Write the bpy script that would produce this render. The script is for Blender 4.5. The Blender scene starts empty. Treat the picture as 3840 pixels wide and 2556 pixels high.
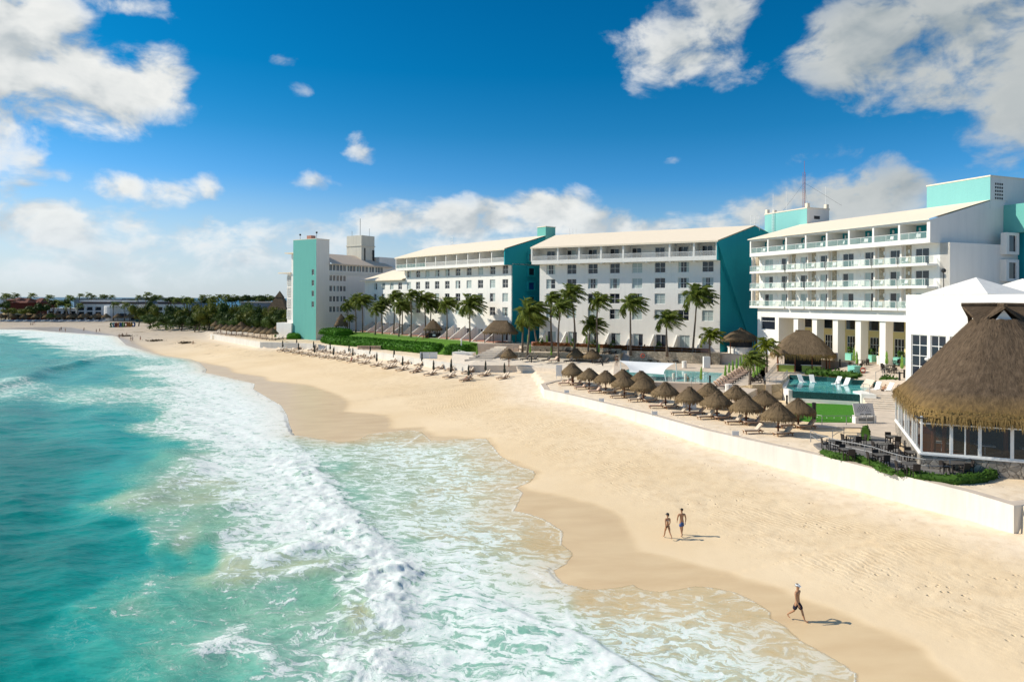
import bpy, bmesh, math, random
import numpy as np
from mathutils import Vector, Matrix
random.seed(7); RNG = np.random.default_rng(11)
R = math.radians; PI = math.pi
sc = bpy.context.scene
col = sc.collection

# ---------------------------------------------------------------- camera model
F, H, ROLL, CX, V0 = 2592.0, 16.0, 0.005, 1920.0, 1122.0
def ray(u, v):
    dx, dy = u-CX, v-V0
    return dx+dy*ROLL, dy-dx*ROLL
def P(u, v, z=0.0):
    a, b = ray(u, v); Y = F*(H-z)/b
    return Vector((a*Y/F, Y, z))
def PY(u, v, Y):
    a, b = ray(u, v)
    return Vector((a*Y/F, Y, H-b*Y/F))
# measured details: each entry maps a crop of the reference to reference coordinates
def zz(x0, y0, s): return lambda x, y: (x0+x/s, y0+y/s)
z1=zz(0,1000,2.945); z2=zz(700,1000,2.945); z3=zz(1050,840,3.409); z4=zz(1400,840,3.074); z5=zz(2000,840,2.772)
z6=zz(2780,600,2.2226); z7=zz(2000,1200,2.945); z8=zz(2600,1150,2.851); z9=zz(2990,1100,2.0906); z10=zz(2400,1850,2.618)
z11=zz(1000,1260,4.712); z12=zz(1450,1230,3.927); z13=zz(1850,1240,3.927); z14=zz(0,1200,1.1563); z15=zz(900,1500,1.4847)
z16=zz(2400,1700,1.636); z17=zz(3100,1400,3.1365); z18=zz(0,1060,5.61); z19=zz(400,1060,5.61); z20=zz(780,1120,5.61)

# ---------------------------------------------------------------- object helpers
def tag(o, label=None, cat=None, group=None, kind=None):
    if label: o['label'] = label
    if cat: o['category'] = cat
    if group: o['group'] = group
    if kind: o['kind'] = kind
    return o
def thing(name, label, cat, loc=(0,0,0), rz=0.0, group=None):
    o = bpy.data.objects.new(name, None); col.objects.link(o)
    o.empty_display_size = .3
    o.location = loc; o.rotation_euler = (0,0,rz)
    return tag(o, label, cat, group)
def dup(root, loc, rz=None, label=None, group=None, scale=None):
    r = root.copy(); col.objects.link(r); r.location = loc
    if rz is not None: r.rotation_euler = (0,0,rz)
    if scale is not None: r.scale = (scale,)*3 if not hasattr(scale,'__len__') else scale
    if label: r['label'] = label
    if group: r['group'] = group
    for ch in list(root.children):
        c = ch.copy(); col.objects.link(c); c.parent = r
        for g in list(ch.children):
            d = g.copy(); col.objects.link(d); d.parent = c
    return r
ORD = ['first','second','third','fourth','fifth','sixth','seventh','eighth','ninth','tenth','eleventh','twelfth','thirteenth','fourteenth','fifteenth','sixteenth','seventeenth','eighteenth','nineteenth','twentieth']
def ordw(i):
    if i < 20: return ORD[i]
    t = {2:'twenty',3:'thirty',4:'forty',5:'fifty',6:'sixty',7:'seventy'}[(i+1)//10]
    return (t+'-'+ORD[(i+1)%10-1]) if (i+1)%10 else {20:'twentieth',30:'thirtieth',40:'fortieth',50:'fiftieth'}[i+1]

class MB:
    def __init__(s): s.v=[]; s.f=[]; s.mi=[]; s.M=None
    def add(s, vs, fs, mi=0):
        b=len(s.v)
        if s.M is not None: vs=[tuple(s.M@Vector(p)) for p in vs]
        s.v+= [tuple(p) for p in vs]
        for f in fs: s.f.append(tuple(i+b for i in f)); s.mi.append(mi)
    def quad(s,a,b,c,d,mi=0): s.add([a,b,c,d],[(0,1,2,3)],mi)
    def poly(s,pts,mi=0): s.add(pts,[tuple(range(len(pts)))],mi)
    def box(s,x0,x1,y0,y1,z0,z1,mi=0):
        s.add([(x0,y0,z0),(x1,y0,z0),(x1,y1,z0),(x0,y1,z0),(x0,y0,z1),(x1,y0,z1),(x1,y1,z1),(x0,y1,z1)],
              [(3,2,1,0),(4,5,6,7),(0,1,5,4),(1,2,6,5),(2,3,7,6),(3,0,4,7)],mi)
    def obox(s,c,size,rz=0,ry=0,rx=0,mi=0):
        old=s.M; m=Matrix.Translation(c)@Matrix.Rotation(rz,4,'Z')@Matrix.Rotation(ry,4,'Y')@Matrix.Rotation(rx,4,'X')
        s.M = m if old is None else old@m
        a,b,c2=[q/2 for q in size]; s.box(-a,a,-b,b,-c2,c2,mi); s.M=old
    def prism(s,pts,z0,z1,mi=0,mtop=None):
        n=len(pts); vs=[(p[0],p[1],z0 if not hasattr(z0,'__len__') else z0[i]) for i,p in enumerate(pts)]
        vs+=[(p[0],p[1],z1 if not hasattr(z1,'__len__') else z1[i]) for i,p in enumerate(pts)]
        s.add(vs,[(i,(i+1)%n,n+(i+1)%n,n+i) for i in range(n)],mi)
        s.add(vs,[tuple(range(n-1,-1,-1))],mi)
        s.add(vs,[tuple(range(n,2*n))],mi if mtop is None else mtop)
    def tube(s,pts,rad,n=6,mi=0,cap=True):
        pts=[Vector(p) for p in pts]; m=len(pts)
        if not hasattr(rad,'__len__'): rad=[rad]*m
        vs=[]; up=None
        for i,p in enumerate(pts):
            d=(pts[min(i+1,m-1)]-pts[max(i-1,0)]).normalized()
            if up is None:
                up=Vector((0,0,1)) if abs(d.z)<.9 else Vector((1,0,0))
            a=d.cross(up).normalized(); b=a.cross(d); up=b
            for k in range(n):
                t=2*PI*k/n; vs.append(p+(a*math.cos(t)+b*math.sin(t))*rad[i])
        fs=[(i*n+k,i*n+(k+1)%n,(i+1)*n+(k+1)%n,(i+1)*n+k) for i in range(m-1) for k in range(n)]
        if cap: fs+=[tuple(range(n-1,-1,-1)),tuple((m-1)*n+k for k in range(n))]
        s.add(vs,fs,mi)
    def lathe(s,prof,n=12,c=(0,0,0),mi=0,jit=0):
        vs=[]
        for r,z in prof:
            for k in range(n):
                t=2*PI*k/n; rr=r*(1+random.uniform(-jit,jit)); vs.append((c[0]+rr*math.cos(t),c[1]+rr*math.sin(t),c[2]+z))
        m=len(prof)
        s.add(vs,[(i*n+k,i*n+(k+1)%n,(i+1)*n+(k+1)%n,(i+1)*n+k) for i in range(m-1) for k in range(n)]+[tuple(range(n-1,-1,-1)),tuple((m-1)*n+k for k in range(n))],mi)
    def sphere(s,c,r,n=10,m=7,mi=0):
        r=(r,)*3 if not hasattr(r,'__len__') else r
        vs=[(c[0],c[1],c[2]-r[2])]
        for i in range(1,m):
            ph=-PI/2+PI*i/m
            for k in range(n):
                t=2*PI*k/n; vs.append((c[0]+r[0]*math.cos(ph)*math.cos(t),c[1]+r[1]*math.cos(ph)*math.sin(t),c[2]+r[2]*math.sin(ph)))
        vs.append((c[0],c[1],c[2]+r[2]))
        fs=[(0,1+(k+1)%n,1+k) for k in range(n)]
        for i in range(m-2): fs+=[(1+i*n+k,1+i*n+(k+1)%n,1+(i+1)*n+(k+1)%n,1+(i+1)*n+k) for k in range(n)]
        e=len(vs)-1; b=1+(m-2)*n; fs+=[(b+k,b+(k+1)%n,e) for k in range(n)]
        s.add(vs,fs,mi)
    def wall(s,x0,x1,z0,z1,holes,y=0.0,rec=.25,mi=0,ref=None):
        """vertical wall in the plane y, outside towards -y, with recessed openings (a,b,c,d)"""
        hs=[h for h in holes if h[0]>=x0-1e-6 and h[1]<=x1+1e-6]
        xs=sorted(set([x0,x1]+[h[0] for h in hs]+[h[1] for h in hs])); zs=sorted(set([z0,z1]+[h[2] for h in hs]+[h[3] for h in hs]))
        for i in range(len(xs)-1):
            for j in range(len(zs)-1):
                cx,cz=(xs[i]+xs[i+1])/2,(zs[j]+zs[j+1])/2
                if any(h[0]<cx<h[1] and h[2]<cz<h[3] for h in hs): continue
                s.quad((xs[i],y,zs[j]),(xs[i+1],y,zs[j]),(xs[i+1],y,zs[j+1]),(xs[i],y,zs[j+1]),mi)
        for a,b,c,d in hs:
            q=y+rec
            s.quad((a,y,c),(a,y,d),(a,q,d),(a,q,c),mi); s.quad((b,y,d),(b,y,c),(b,q,c),(b,q,d),mi)
            s.quad((a,y,d),(b,y,d),(b,q,d),(a,q,d),mi); s.quad((b,y,c),(a,y,c),(a,q,c),(b,q,c),mi)
    def mesh(s,name,mats,smooth=False):
        me=bpy.data.meshes.new(name); me.from_pydata(s.v,[],s.f)
        if not isinstance(mats,(list,tuple)): mats=[mats]
        for m in mats: me.materials.append(m)
        if len(mats)>1: me.polygons.foreach_set('material_index',s.mi)
        if smooth: me.polygons.foreach_set('use_smooth',[True]*len(me.polygons))
        me.update(); return me
    def build(s,name,mats,parent=None,smooth=False,loc=None):
        return put(name,s.mesh(name,mats,smooth),parent,loc)
def put(name,me,parent=None,loc=None):
    o=bpy.data.objects.new(name,me); col.objects.link(o)
    if parent is not None: o.parent=parent
    if loc is not None: o.location=loc
    return o

# ---------------------------------------------------------------- material helper
class NT:
    def __init__(s,name):
        s.m=bpy.data.materials.new(name); s.m.use_nodes=True; s.t=s.m.node_tree; s.n=s.t.nodes; s.n.clear()
        s.out=s.n.new('ShaderNodeOutputMaterial'); s.b=s.n.new('ShaderNodeBsdfPrincipled')
        s.l(s.b.outputs[0],s.out.inputs[0])
    def l(s,a,b): s.t.links.new(a,b)
    def node(s,ty,ins={},**kw):
        n=s.n.new(ty)
        for k,v in kw.items(): setattr(n,k,v)
        for k,v in ins.items():
            sock=n.inputs[k]
            if hasattr(v,'is_output'): s.l(v,sock)
            else: sock.default_value=v
        return n
    def math(s,op,a,b=0.0,c=0.0,clamp=False):
        n=s.n.new('ShaderNodeMath'); n.operation=op; n.use_clamp=clamp
        for i,v in enumerate((a,b,c)):
            if hasattr(v,'is_output'): s.l(v,n.inputs[i])
            else: n.inputs[i].default_value=v
        return n.outputs[0]
    def mix(s,f,a,b,bt='MIX'):
        n=s.n.new('ShaderNodeMix'); n.data_type='RGBA'; n.blend_type=bt
        for k,v in ((0,f),(6,a),(7,b)):
            if hasattr(v,'is_output'): s.l(v,n.inputs[k])
            else: n.inputs[k].default_value=v if k==0 else (tuple(v)+(1,) if len(v)==3 else v)
        return n.outputs[2]
    def noise(s,vec,scale,detail=4,rough=.55,dist=0.0):
        n=s.node('ShaderNodeTexNoise',{'Scale':scale,'Detail':detail,'Roughness':rough,'Distortion':dist})
        if vec is not None: s.l(vec,n.inputs['Vector'])
        return n.outputs[0]
    def coord(s,which='Object'): return s.n.new('ShaderNodeTexCoord').outputs[which]
    def pos(s): return s.n.new('ShaderNodeNewGeometry').outputs['Position']
    def mapr(s,v,a,b,c=0.0,d=1.0,smooth=False):
        n=s.node('ShaderNodeMapRange',{'From Min':a,'From Max':b,'To Min':c,'To Max':d,'Value':v})
        if smooth: n.interpolation_type='SMOOTHSTEP'
        return n.outputs[0]
    def scale(s,vec,v):
        n=s.n.new('ShaderNodeVectorMath'); n.operation='MULTIPLY'; s.l(vec,n.inputs[0]); n.inputs[1].default_value=v; return n.outputs[0]
    def attr(s,name): 
        n=s.n.new('ShaderNodeAttribute'); n.attribute_name=name; return n.outputs['Fac']
    def bump(s,h,strength=.3,dist=.05,normal=None):
        n=s.node('ShaderNodeBump',{'Strength':strength,'Distance':dist,'Height':h})
        if normal is not None: s.l(normal,n.inputs['Normal'])
        s.l(n.outputs[0],s.b.inputs['Normal']); return n.outputs[0]
    def set(s,**kw):
        for k,v in kw.items():
            sock=s.b.inputs[{'base':'Base Color','rough':'Roughness','metal':'Metallic','spec':'Specular IOR Level','trans':'Transmission Weight','alpha':'Alpha','sub':'Subsurface Weight'}[k]]
            if hasattr(v,'is_output'): s.l(v,sock)
            else: sock.default_value=(tuple(v)+(1,)) if hasattr(v,'__len__') and len(v)==3 else v
        return s
def c3(c,k): return tuple(min(1,max(0,x*k)) for x in c)
def M_plain(name,c,rough=.6,var=.12,sc_=3.0,metal=0.0,bump=0.0,bs=20,spec=.3):
    t=NT(name); p=t.coord(); n=t.noise(p,sc_,5)
    t.set(base=t.mix(t.mapr(n,.3,.7),c3(c,1-var),c3(c,1+var)),rough=rough,metal=metal,spec=spec)
    if bump: t.bump(t.noise(p,bs,4),bump,.05)
    return t.m
def M_stucco(name,c,stain=.12,rough=.85):
    """painted render: fine trowel bump, faint streaks running down"""
    t=NT(name); p=t.coord(); st=t.noise(t.scale(p,(1.2,1.2,.12)),1.0,5,.6); bl=t.noise(p,.25,4)
    base=t.mix(t.mapr(st,.45,.8,0,stain*1.5),c,c3(c,.72)); base=t.mix(t.mapr(bl,.35,.7,0,stain),base,c3(c,.85))
    t.set(base=base,rough=rough,spec=.2); t.bump(t.noise(p,2.4,6,.7),.35,.08); return t.m
def M_leaf(name,dark,light,sc_=1.2,tr=.25):
    t=NT(name); p=t.pos(); g=t.n.new('ShaderNodeNewGeometry'); oi=t.n.new('ShaderNodeObjectInfo')
    n=t.noise(p,sc_,3); f=t.math('ADD',t.math('MULTIPLY',g.outputs['Random Per Island'],.55),t.math('MULTIPLY',n,.6))
    f=t.math('ADD',f,t.math('MULTIPLY',t.math('SUBTRACT',oi.outputs['Random'],.5),.2))
    base=t.mix(t.mapr(f,.15,1.0),dark,light); t.set(base=base,rough=.65,spec=.15)
    tr_=t.node('ShaderNodeBsdfTranslucent',{'Color':base}); mx=t.node('ShaderNodeMixShader',{'Fac':tr})
    t.l(t.b.outputs[0],mx.inputs[1]); t.l(tr_.outputs[0],mx.inputs[2]); t.l(mx.outputs[0],t.out.inputs[0]); return t.m
def M_thatch(name,top,edge,zs=(0,1)):
    """dry palm thatch: straw running down the slope, paler and browner by tufts"""
    t=NT(name); p=t.coord(); x=t.node('ShaderNodeSeparateXYZ',{'Vector':p})
    ang=t.math('ARCTAN2',x.outputs[1],x.outputs[0]); rad=t.math('SQRT',t.math('ADD',t.math('MULTIPLY',x.outputs[0],x.outputs[0]),t.math('MULTIPLY',x.outputs[1],x.outputs[1])))
    cv=t.node('ShaderNodeCombineXYZ',{0:t.math('MULTIPLY',ang,14.0),1:t.math('MULTIPLY',rad,.9),2:t.math('MULTIPLY',x.outputs[2],.9)}).outputs[0]
    n=t.noise(cv,1.6,6,.75); n2=t.noise(p,1.1,4); g=t.n.new('ShaderNodeNewGeometry')
    base=t.mix(t.mapr(n,.32,.7),c3(top,.45),c3(top,1.5)); base=t.mix(t.mapr(n2,.4,.75,0,.6),base,c3(top,.65))
    base=t.mix(t.math('MULTIPLY',t.mapr(x.outputs[2],zs[1],zs[0]),t.mapr(n,.2,.7)),base,edge)
    t.set(base=base,rough=.95,spec=.1); t.bump(n,.9,.12); return t.m
def M_stone(name,c,sc_=2.5,grout=.5):
    t=NT(name); p=t.coord(); w=t.node('ShaderNodeVectorMath',{0:p,1:t.scale(t.node('ShaderNodeTexNoise',{'Vector':p,'Scale':3.0}).outputs[1],(.18,.18,.18))}).outputs[0]
    v=t.node('ShaderNodeTexVoronoi',{'Vector':w,'Scale':sc_}); e=t.node('ShaderNodeTexVoronoi',{'Vector':w,'Scale':sc_},feature='DISTANCE_TO_EDGE')
    hs=t.node('ShaderNodeSeparateColor',{'Color':v.outputs['Color']})
    base=t.mix(hs.outputs[0],c3(c,.65),c3(c,1.25)); base=t.mix(t.mapr(t.noise(p,9,5),.3,.75,0,.5),base,c3(c,.6))
    m=t.mapr(e.outputs['Distance'],0,.07); base=t.mix(m,c3(c,grout),base); t.set(base=base,rough=.9,spec=.15); t.bump(m,.6,.06); return t.m
def M_glass(name,c,rough=.06,alpha=1.0,spec=.6):
    t=NT(name); n=t.noise(t.coord(),.6,3); t.set(base=t.mix(n,c3(c,.7),c3(c,1.3)),rough=rough,spec=spec,alpha=alpha); return t.m
# ---------------------------------------------------------------- beach relief (plan in metres, heights from the photo's geometry)
def PN(l,z=0.0,f=lambda x,y:(x,y)): return [P(*f(*p),z).to_2d() for p in l]
D=lambda x,y:(x*1.63,y*1.63)
ML=[Vector((9,-20)),Vector((10.5,5))]+PN([(1800,1600),(1390,1345),(1130,1190),(930,1040),(705,960),(560,865),(470,828),(340,797),(200,775),(0,757),(-260,748)],0,D)
BL_=[(3800,1996,1.5),(3622,1944,1.35),(3329,1868,1.25),(3048,1789,1.25),(2795,1713,1.55),(2645,1669,1.7),(2441,1597,1.95),(2340,1565,2.05),(2170,1516,2.2),(2044,1492,2.0),(1985,1390,2.8),(1908,1393,2.6),(1763,1393,2.6),(1628,1376,2.6),(1454,1347,2.6),(1348,1330,2.6),(1229,1313,2.6),(1125,1306,2.6),(980,1302,2.6),(794,1269,2.6),(760,1240,2.6),(560,1216,2.8),(400,1208,2.8),(0,1209,2.8),(-400,1209,2.8)]
BL=[Vector((52,-20)),Vector((41,22))]+[P(*p).to_2d() for p in BL_]; BLZ=[1.5,1.5]+[p[2] for p in BL_]
LANDZ=[3.2]*11+[3.2,3.0,3.3,3.6,3.8,3.8,3.8,3.85,3.9,3.95,3.95,2.75]+[2.8]*5
def polydist(X,Y,pts,closed=False):
    """distance to a polyline, arc parameter of the nearest point and side (+ = right of travel)"""
    n=len(pts); best=np.full(X.shape,1e18); par=np.zeros(X.shape); side=np.zeros(X.shape)
    for i in range(n if closed else n-1):
        ax,ay=pts[i]; bx,by=pts[(i+1)%n]; dx,dy=bx-ax,by-ay; L=dx*dx+dy*dy+1e-12
        t=np.clip(((X-ax)*dx+(Y-ay)*dy)/L,0,1); ex,ey=X-ax-t*dx,Y-ay-t*dy; d=ex*ex+ey*ey
        m=d<best; best=np.where(m,d,best); par=np.where(m,i+t,par); side=np.where(m,np.sign(ex*dy-ey*dx),side)
    return np.sqrt(best),par,side
def zsand_np(X,Y):
    d,_,s=polydist(X,Y,ML); dS=d*s                        # + = landward (right of near-to-far travel)
    dW,par,_=polydist(X,Y,BL)
    zW=np.interp(par,np.arange(len(BLZ)),BLZ); r=np.clip(dS/(dS+dW+1e-6),0,1)
    z=np.where(dS<0,np.maximum(dS*.055,-3.0),zW*(.35*r+.65*r**1.25))
    d2,p2,s2=polydist(X,Y,BL); land=np.interp(p2,np.arange(len(LANDZ)),LANDZ)
    return np.where((s2>0)&(dS>3)&(d2>.38),np.maximum(z,land),z)
def zsand(x,y): return float(zsand_np(np.array([x]),np.array([y]))[0])
def PG(u,v,z=1.0,n=6):
    for _ in range(n):
        p=P(u,v,z); z=.5*z+.5*zsand(p.x,p.y)
    return P(u,v,z)
def PGs(l,f=lambda x,y:(x,y)): return [PG(*f(*p)).to_2d() for p in l]
def vnoise(X,Y,seed=0):
    """value noise, smooth, about -1..1"""
    r=np.random.default_rng(seed); T=r.uniform(-1,1,(256,256)); xi=np.floor(X).astype(int); yi=np.floor(Y).astype(int)
    fx,fy=X-xi,Y-yi; fx=fx*fx*(3-2*fx); fy=fy*fy*(3-2*fy)
    a=T[xi&255,yi&255]; b=T[(xi+1)&255,yi&255]; c=T[xi&255,(yi+1)&255]; d=T[(xi+1)&255,(yi+1)&255]
    return (a*(1-fx)+b*fx)*(1-fy)+(c*(1-fx)+d*fx)*fy
def fbm(X,Y,o=4,seed=0): 
    s=0;a=1;t=0
    for k in range(o): s=s+a*vnoise(X*2**k+17*k,Y*2**k-9*k,seed+k); t+=a; a*=.5
    return s/t
def fan(t0,t1,nt,y0,y1,ny):
    t=np.linspace(t0,t1,nt); y=np.exp(np.linspace(math.log(y0),math.log(y1),ny)); T,Yg=np.meshgrid(t,y); return T*Yg,Yg
def grid_obj(name,X,Y,Z,mat,attrs={},keep=None):
    ny,nt=X.shape; co=np.stack([X,Y,Z],-1).reshape(-1,3).astype(np.float32)
    i=np.arange(ny*nt).reshape(ny,nt); q=np.stack([i[:-1,:-1],i[:-1,1:],i[1:,1:],i[1:,:-1]],-1)
    if keep is not None:
        k=keep[:-1,:-1]|keep[:-1,1:]|keep[1:,1:]|keep[1:,:-1]; q=q[k]
    q=q.reshape(-1,4); used=np.zeros(len(co),bool); used[q.ravel()]=True; rem=np.cumsum(used)-1; q=rem[q]; co=co[used]
    me=bpy.data.meshes.new(name); me.vertices.add(len(co)); me.vertices.foreach_set('co',co.ravel())
    me.loops.add(q.size); me.loops.foreach_set('vertex_index',q.ravel().astype(np.int32))
    me.polygons.add(len(q)); me.polygons.foreach_set('loop_start',(np.arange(len(q))*4).astype(np.int32)); me.polygons.foreach_set('loop_total',np.full(len(q),4,np.int32))
    me.polygons.foreach_set('use_smooth',np.ones(len(q),bool)); me.update(calc_edges=True); me.validate()
    for k,v in attrs.items():
        a=me.attributes.new(k,'FLOAT','POINT'); a.data.foreach_set('value',v.reshape(-1)[used].astype(np.float32))
    me.materials.append(mat); return put(name,me)
def inpoly(X,Y,pts):
    c=np.zeros(X.shape,bool); n=len(pts)
    for i in range(n):
        ax,ay=pts[i]; bx,by=pts[i-1]
        c^=((ay>Y)!=(by>Y))&(X<(bx-ax)*(Y-ay)/((by-ay) if abs(by-ay)>1e-9 else 1e-9)+ax)
    return c
def sm(x,a,b):
    t=np.clip((x-a)/(b-a),0,1); return t*t*(3-2*t)

# traced lines: edge of the swash, edge of the wet sand
S1=[(0,1228),(125,1236),(196,1243),(330,1252),(420,1258),(441,1262),(475,1295),(557,1319),(611,1334),(713,1346),(747,1358),(775,1385),(770,1399),(856,1416),(956,1438),(951,1459),(1055,1520),(1077,1555),(1085,1590),(1098,1624),(1110,1637),(1183,1645),(1277,1658),(1344,1648),(1385,1627),(1459,1620),(1530,1612),(1580,1619),(1614,1650),(1660,1652),(1708,1645),(1823,1645),(1850,1675),(1877,1709),(1937,1746),(2000,1764),(2008,1778),(1990,1806),(1937,1827),(1961,1847),(1945,1880),(1927,1914),(1980,1925),(2038,1944),(2112,1992),(2106,2039),(2150,2075),(2120,2115),(2072,2140),(2112,2185),(2213,2210),(2300,2205),(2375,2190),(2400,2207),(2473,2219),(2602,2198),(2680,2203),(2754,2219),(2828,2253),(2889,2293),(2892,2320),(2938,2342),(2996,2397),(3097,2452),(3160,2490),(3213,2525),(3216,2560),(3330,2650),(3560,2900)]
S1w=[Vector((p.x,p.y)) for p in PGs(S1)]
S1w=[Vector((-480,S1w[0].y+10))]+S1w+[Vector((24,5)),Vector((24,-30))]
SEA=S1w+[Vector((-600,-30)),Vector((-600,S1w[0].y+10))]
WLp=[z14(*p) for p in [(0,18),(300,30),(480,62),(560,85),(700,150),(880,183),(1000,205),(1015,225),(1150,245),(1165,262),(1340,280),(1480,328),(1512,350),(1500,395),(1680,412),(1700,445),(1700,470),(1830,465),(1885,500),(2060,510)]]+[z15(*p) for p in [(1385,210),(1460,318),(1540,343),(1665,402),(1645,435),(1565,478),(1600,495),(1800,538),(1980,580),(2100,640),(2160,720),(2200,800)]]+[z16(*p) for p in [(0,600),(200,650),(560,740),(850,830),(1100,925),(1300,1000),(1500,1090),(1700,1190),(1950,1400),(2200,1600)]]
WLw=[Vector((p.x,p.y)) for p in PGs(WLp)]
WET=[Vector((-480,WLw[0].y+4))]+WLw+[Vector((30,8)),Vector((26,-30)),Vector((-600,-30)),Vector((-600,WLw[0].y+4))]

def M_sand():
    t=NT('sand'); p=t.pos(); wet=t.attr('wet'); up=t.attr('upper'); rough_=t.attr('track')
    big=t.noise(p,.08,4); med=t.noise(p,.9,5,.6); fine=t.noise(p,14,4,.7)
    dry=t.mix(t.mapr(big,.35,.65),(.755,.58,.365),(.815,.645,.43)); dry=t.mix(up,dry,(.84,.70,.53)); dry=t.mix(t.attr('farshade'),dry,t.mix(t.mapr(med,.3,.7),(.44,.38,.31),(.54,.47,.385)))
    dry=t.mix(t.mapr(t.math('MULTIPLY',t.mapr(med,.45,.75),rough_),0,.8,0,.35),dry,(.60,.43,.25))
    wetc=t.mix(t.mapr(t.noise(t.scale(p,(.3,.9,1)),.7,4),.3,.7),(.645,.465,.265),(.74,.56,.335))
    far=t.attr('farshade'); wetc=t.mix(far,wetc,(.37,.32,.27))
    base=t.mix(wet,dry,wetc)
    # footprints and raked machine tracks
    vo=t.node('ShaderNodeTexVoronoi',{'Vector':t.scale(p,(1,.8,1)),'Scale':2.1,'Randomness':1.0}); dent=t.mapr(vo.outputs['Distance'],.04,.22)
    sel=t.mapr(t.noise(p,.35,3),.5,.62); dent=t.math('SUBTRACT',1.0,t.math('MULTIPLY',t.math('SUBTRACT',1.0,dent),t.math('MULTIPLY',sel,rough_)))
    base=t.mix(t.math('MULTIPLY',t.math('SUBTRACT',1.0,dent),.50),base,(.48,.33,.18))
    tr=t.attr('lane'); wv=t.node('ShaderNodeTexWave',{'Scale':1.0,'Distortion':0.0}); 
    rk=t.math('SINE',t.math('ADD',t.math('MULTIPLY',tr,15.0),t.math('ADD',t.math('MULTIPLY',t.noise(p,.8,4,.65),16.0),t.math('MULTIPLY',t.noise(p,.07,3),40.0))))
    rk=t.math('MULTIPLY',rk,t.math('MULTIPLY',t.attr('rake'),t.mapr(t.noise(t.scale(p,(.25,.6,1)),.5,4),.42,.66)))
    base=t.mix(t.math('MULTIPLY',t.mapr(rk,.1,1.0),.34),base,(.60,.43,.24))
    weed=t.math('MULTIPLY',t.attr('weed'),t.mapr(t.noise(t.scale(p,(.5,1.0,1)),.35,6,.75),.56,.68)); base=t.mix(weed,base,(.17,.125,.08))
    t.n.remove(wv)
    t.set(base=base,rough=t.math('SUBTRACT',.95,t.math('MULTIPLY',wet,.62)),spec=t.math('ADD',.08,t.math('MULTIPLY',wet,.12)))
    h=t.math('ADD',t.math('MULTIPLY',med,.6),t.math('MULTIPLY',fine,.22)); h=t.math('ADD',h,t.math('MULTIPLY',rk,.12)); h=t.math('ADD',h,t.math('MULTIPLY',dent,.7))
    h=t.math('MULTIPLY',h,t.math('ADD',.03,t.math('MULTIPLY',t.math('SUBTRACT',1.0,wet),t.math('ADD',.14,t.math('MULTIPLY',rough_,.60))))); t.bump(h,.8,.12)
    return t.m
def make_sand():
    X,Y=fan(-1.05,1.15,620,9,520,620); Z=zsand_np(X,Y)
    dw,_,_=polydist(X,Y,WLw); inside=inpoly(X,Y,WET); sd=np.where(inside,dw,-dw)
    nz=fbm(X*.8,Y*.8,3,5); wet=sm(sd+nz*.30,-.40-.005*Y,.22+.004*Y)
    d,_,s=polydist(X,Y,ML); dS=d*s; dW,par,_=polydist(X,Y,BL); r=np.clip(dS/(dS+dW),0,1)
    d2,_,s2=polydist(X,Y,BL)
    upper=sm(r,.72,.97)
    track=sm(r,.34,.5)*(1-wet)*.9+sm(r,.2,.34)*.25*(1-wet)
    rake=sm(r,.36,.46)*(1-sm(r,.74,.86))*(1-wet)
    farshade=sm(Y,165,290); weed=sm(Y,150,210)*sm(r,.12,.3)*(1-sm(r,.72,.95))  # far sand tinted greyer: cloud shade put into the colour
    Z=Z+(1-wet)*(.035*fbm(X*1.3,Y*1.3,4,21)*track+.03*fbm(X*.25,Y*.25,3,9))
    Z=np.where(dS>0,Z,np.minimum(Z,0))
    o=grid_obj('sand_beach',X,Y,Z,M_sand(),dict(wet=wet,upper=upper,track=track,lane=dW,rake=rake,farshade=farshade,weed=weed)); tag(o,kind='structure')
    return o
make_sand()

# ---------------------------------------------------------------- sea: crest of the breaking bore, foam and tone painted on the plan
CR=[P(*z14(*p),.4).to_2d() for p in [(1130,330),(1180,420),(1250,500),(1300,560),(1360,620),(1420,700),(1470,770),(1540,850),(1600,910),(1680,980),(1735,1050),(1740,1110),(1700,1165),(1705,1240),(1655,1330),(1670,1420),(1700,1500),(1740,1600)]]
CR=[CR[-1]+Vector((3,-14))]+CR[::-1]
B2=[P(*z15(*p),.2).to_2d() for p in [(880,985),(1000,1000),(1100,1015),(1300,1060),(1450,1112),(1600,1200),(1800,1268),(1900,1310),(2050,1400),(2230,1500),(2500,1680)]][::-1]
LIP=[P(*z15(*p),.15).to_2d() for p in [(1350,830),(1440,890),(1540,905),(1640,945),(1720,1000),(1790,1070),(1830,1200),(1885,1262)]]
LIP2=[PG(*z15(*p)).to_2d() for p in [(640,305),(800,285),(880,270),(960,225),(1005,190)]]
LIP3=[PG(*z15(*p)).to_2d() for p in [(1090,350),(1180,325),(1300,265),(1375,235)]]
LIP4=[PG(*z15(*p)).to_2d() for p in [(1200,550),(1290,520),(1450,495),(1540,480),(1600,450)]]
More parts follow.
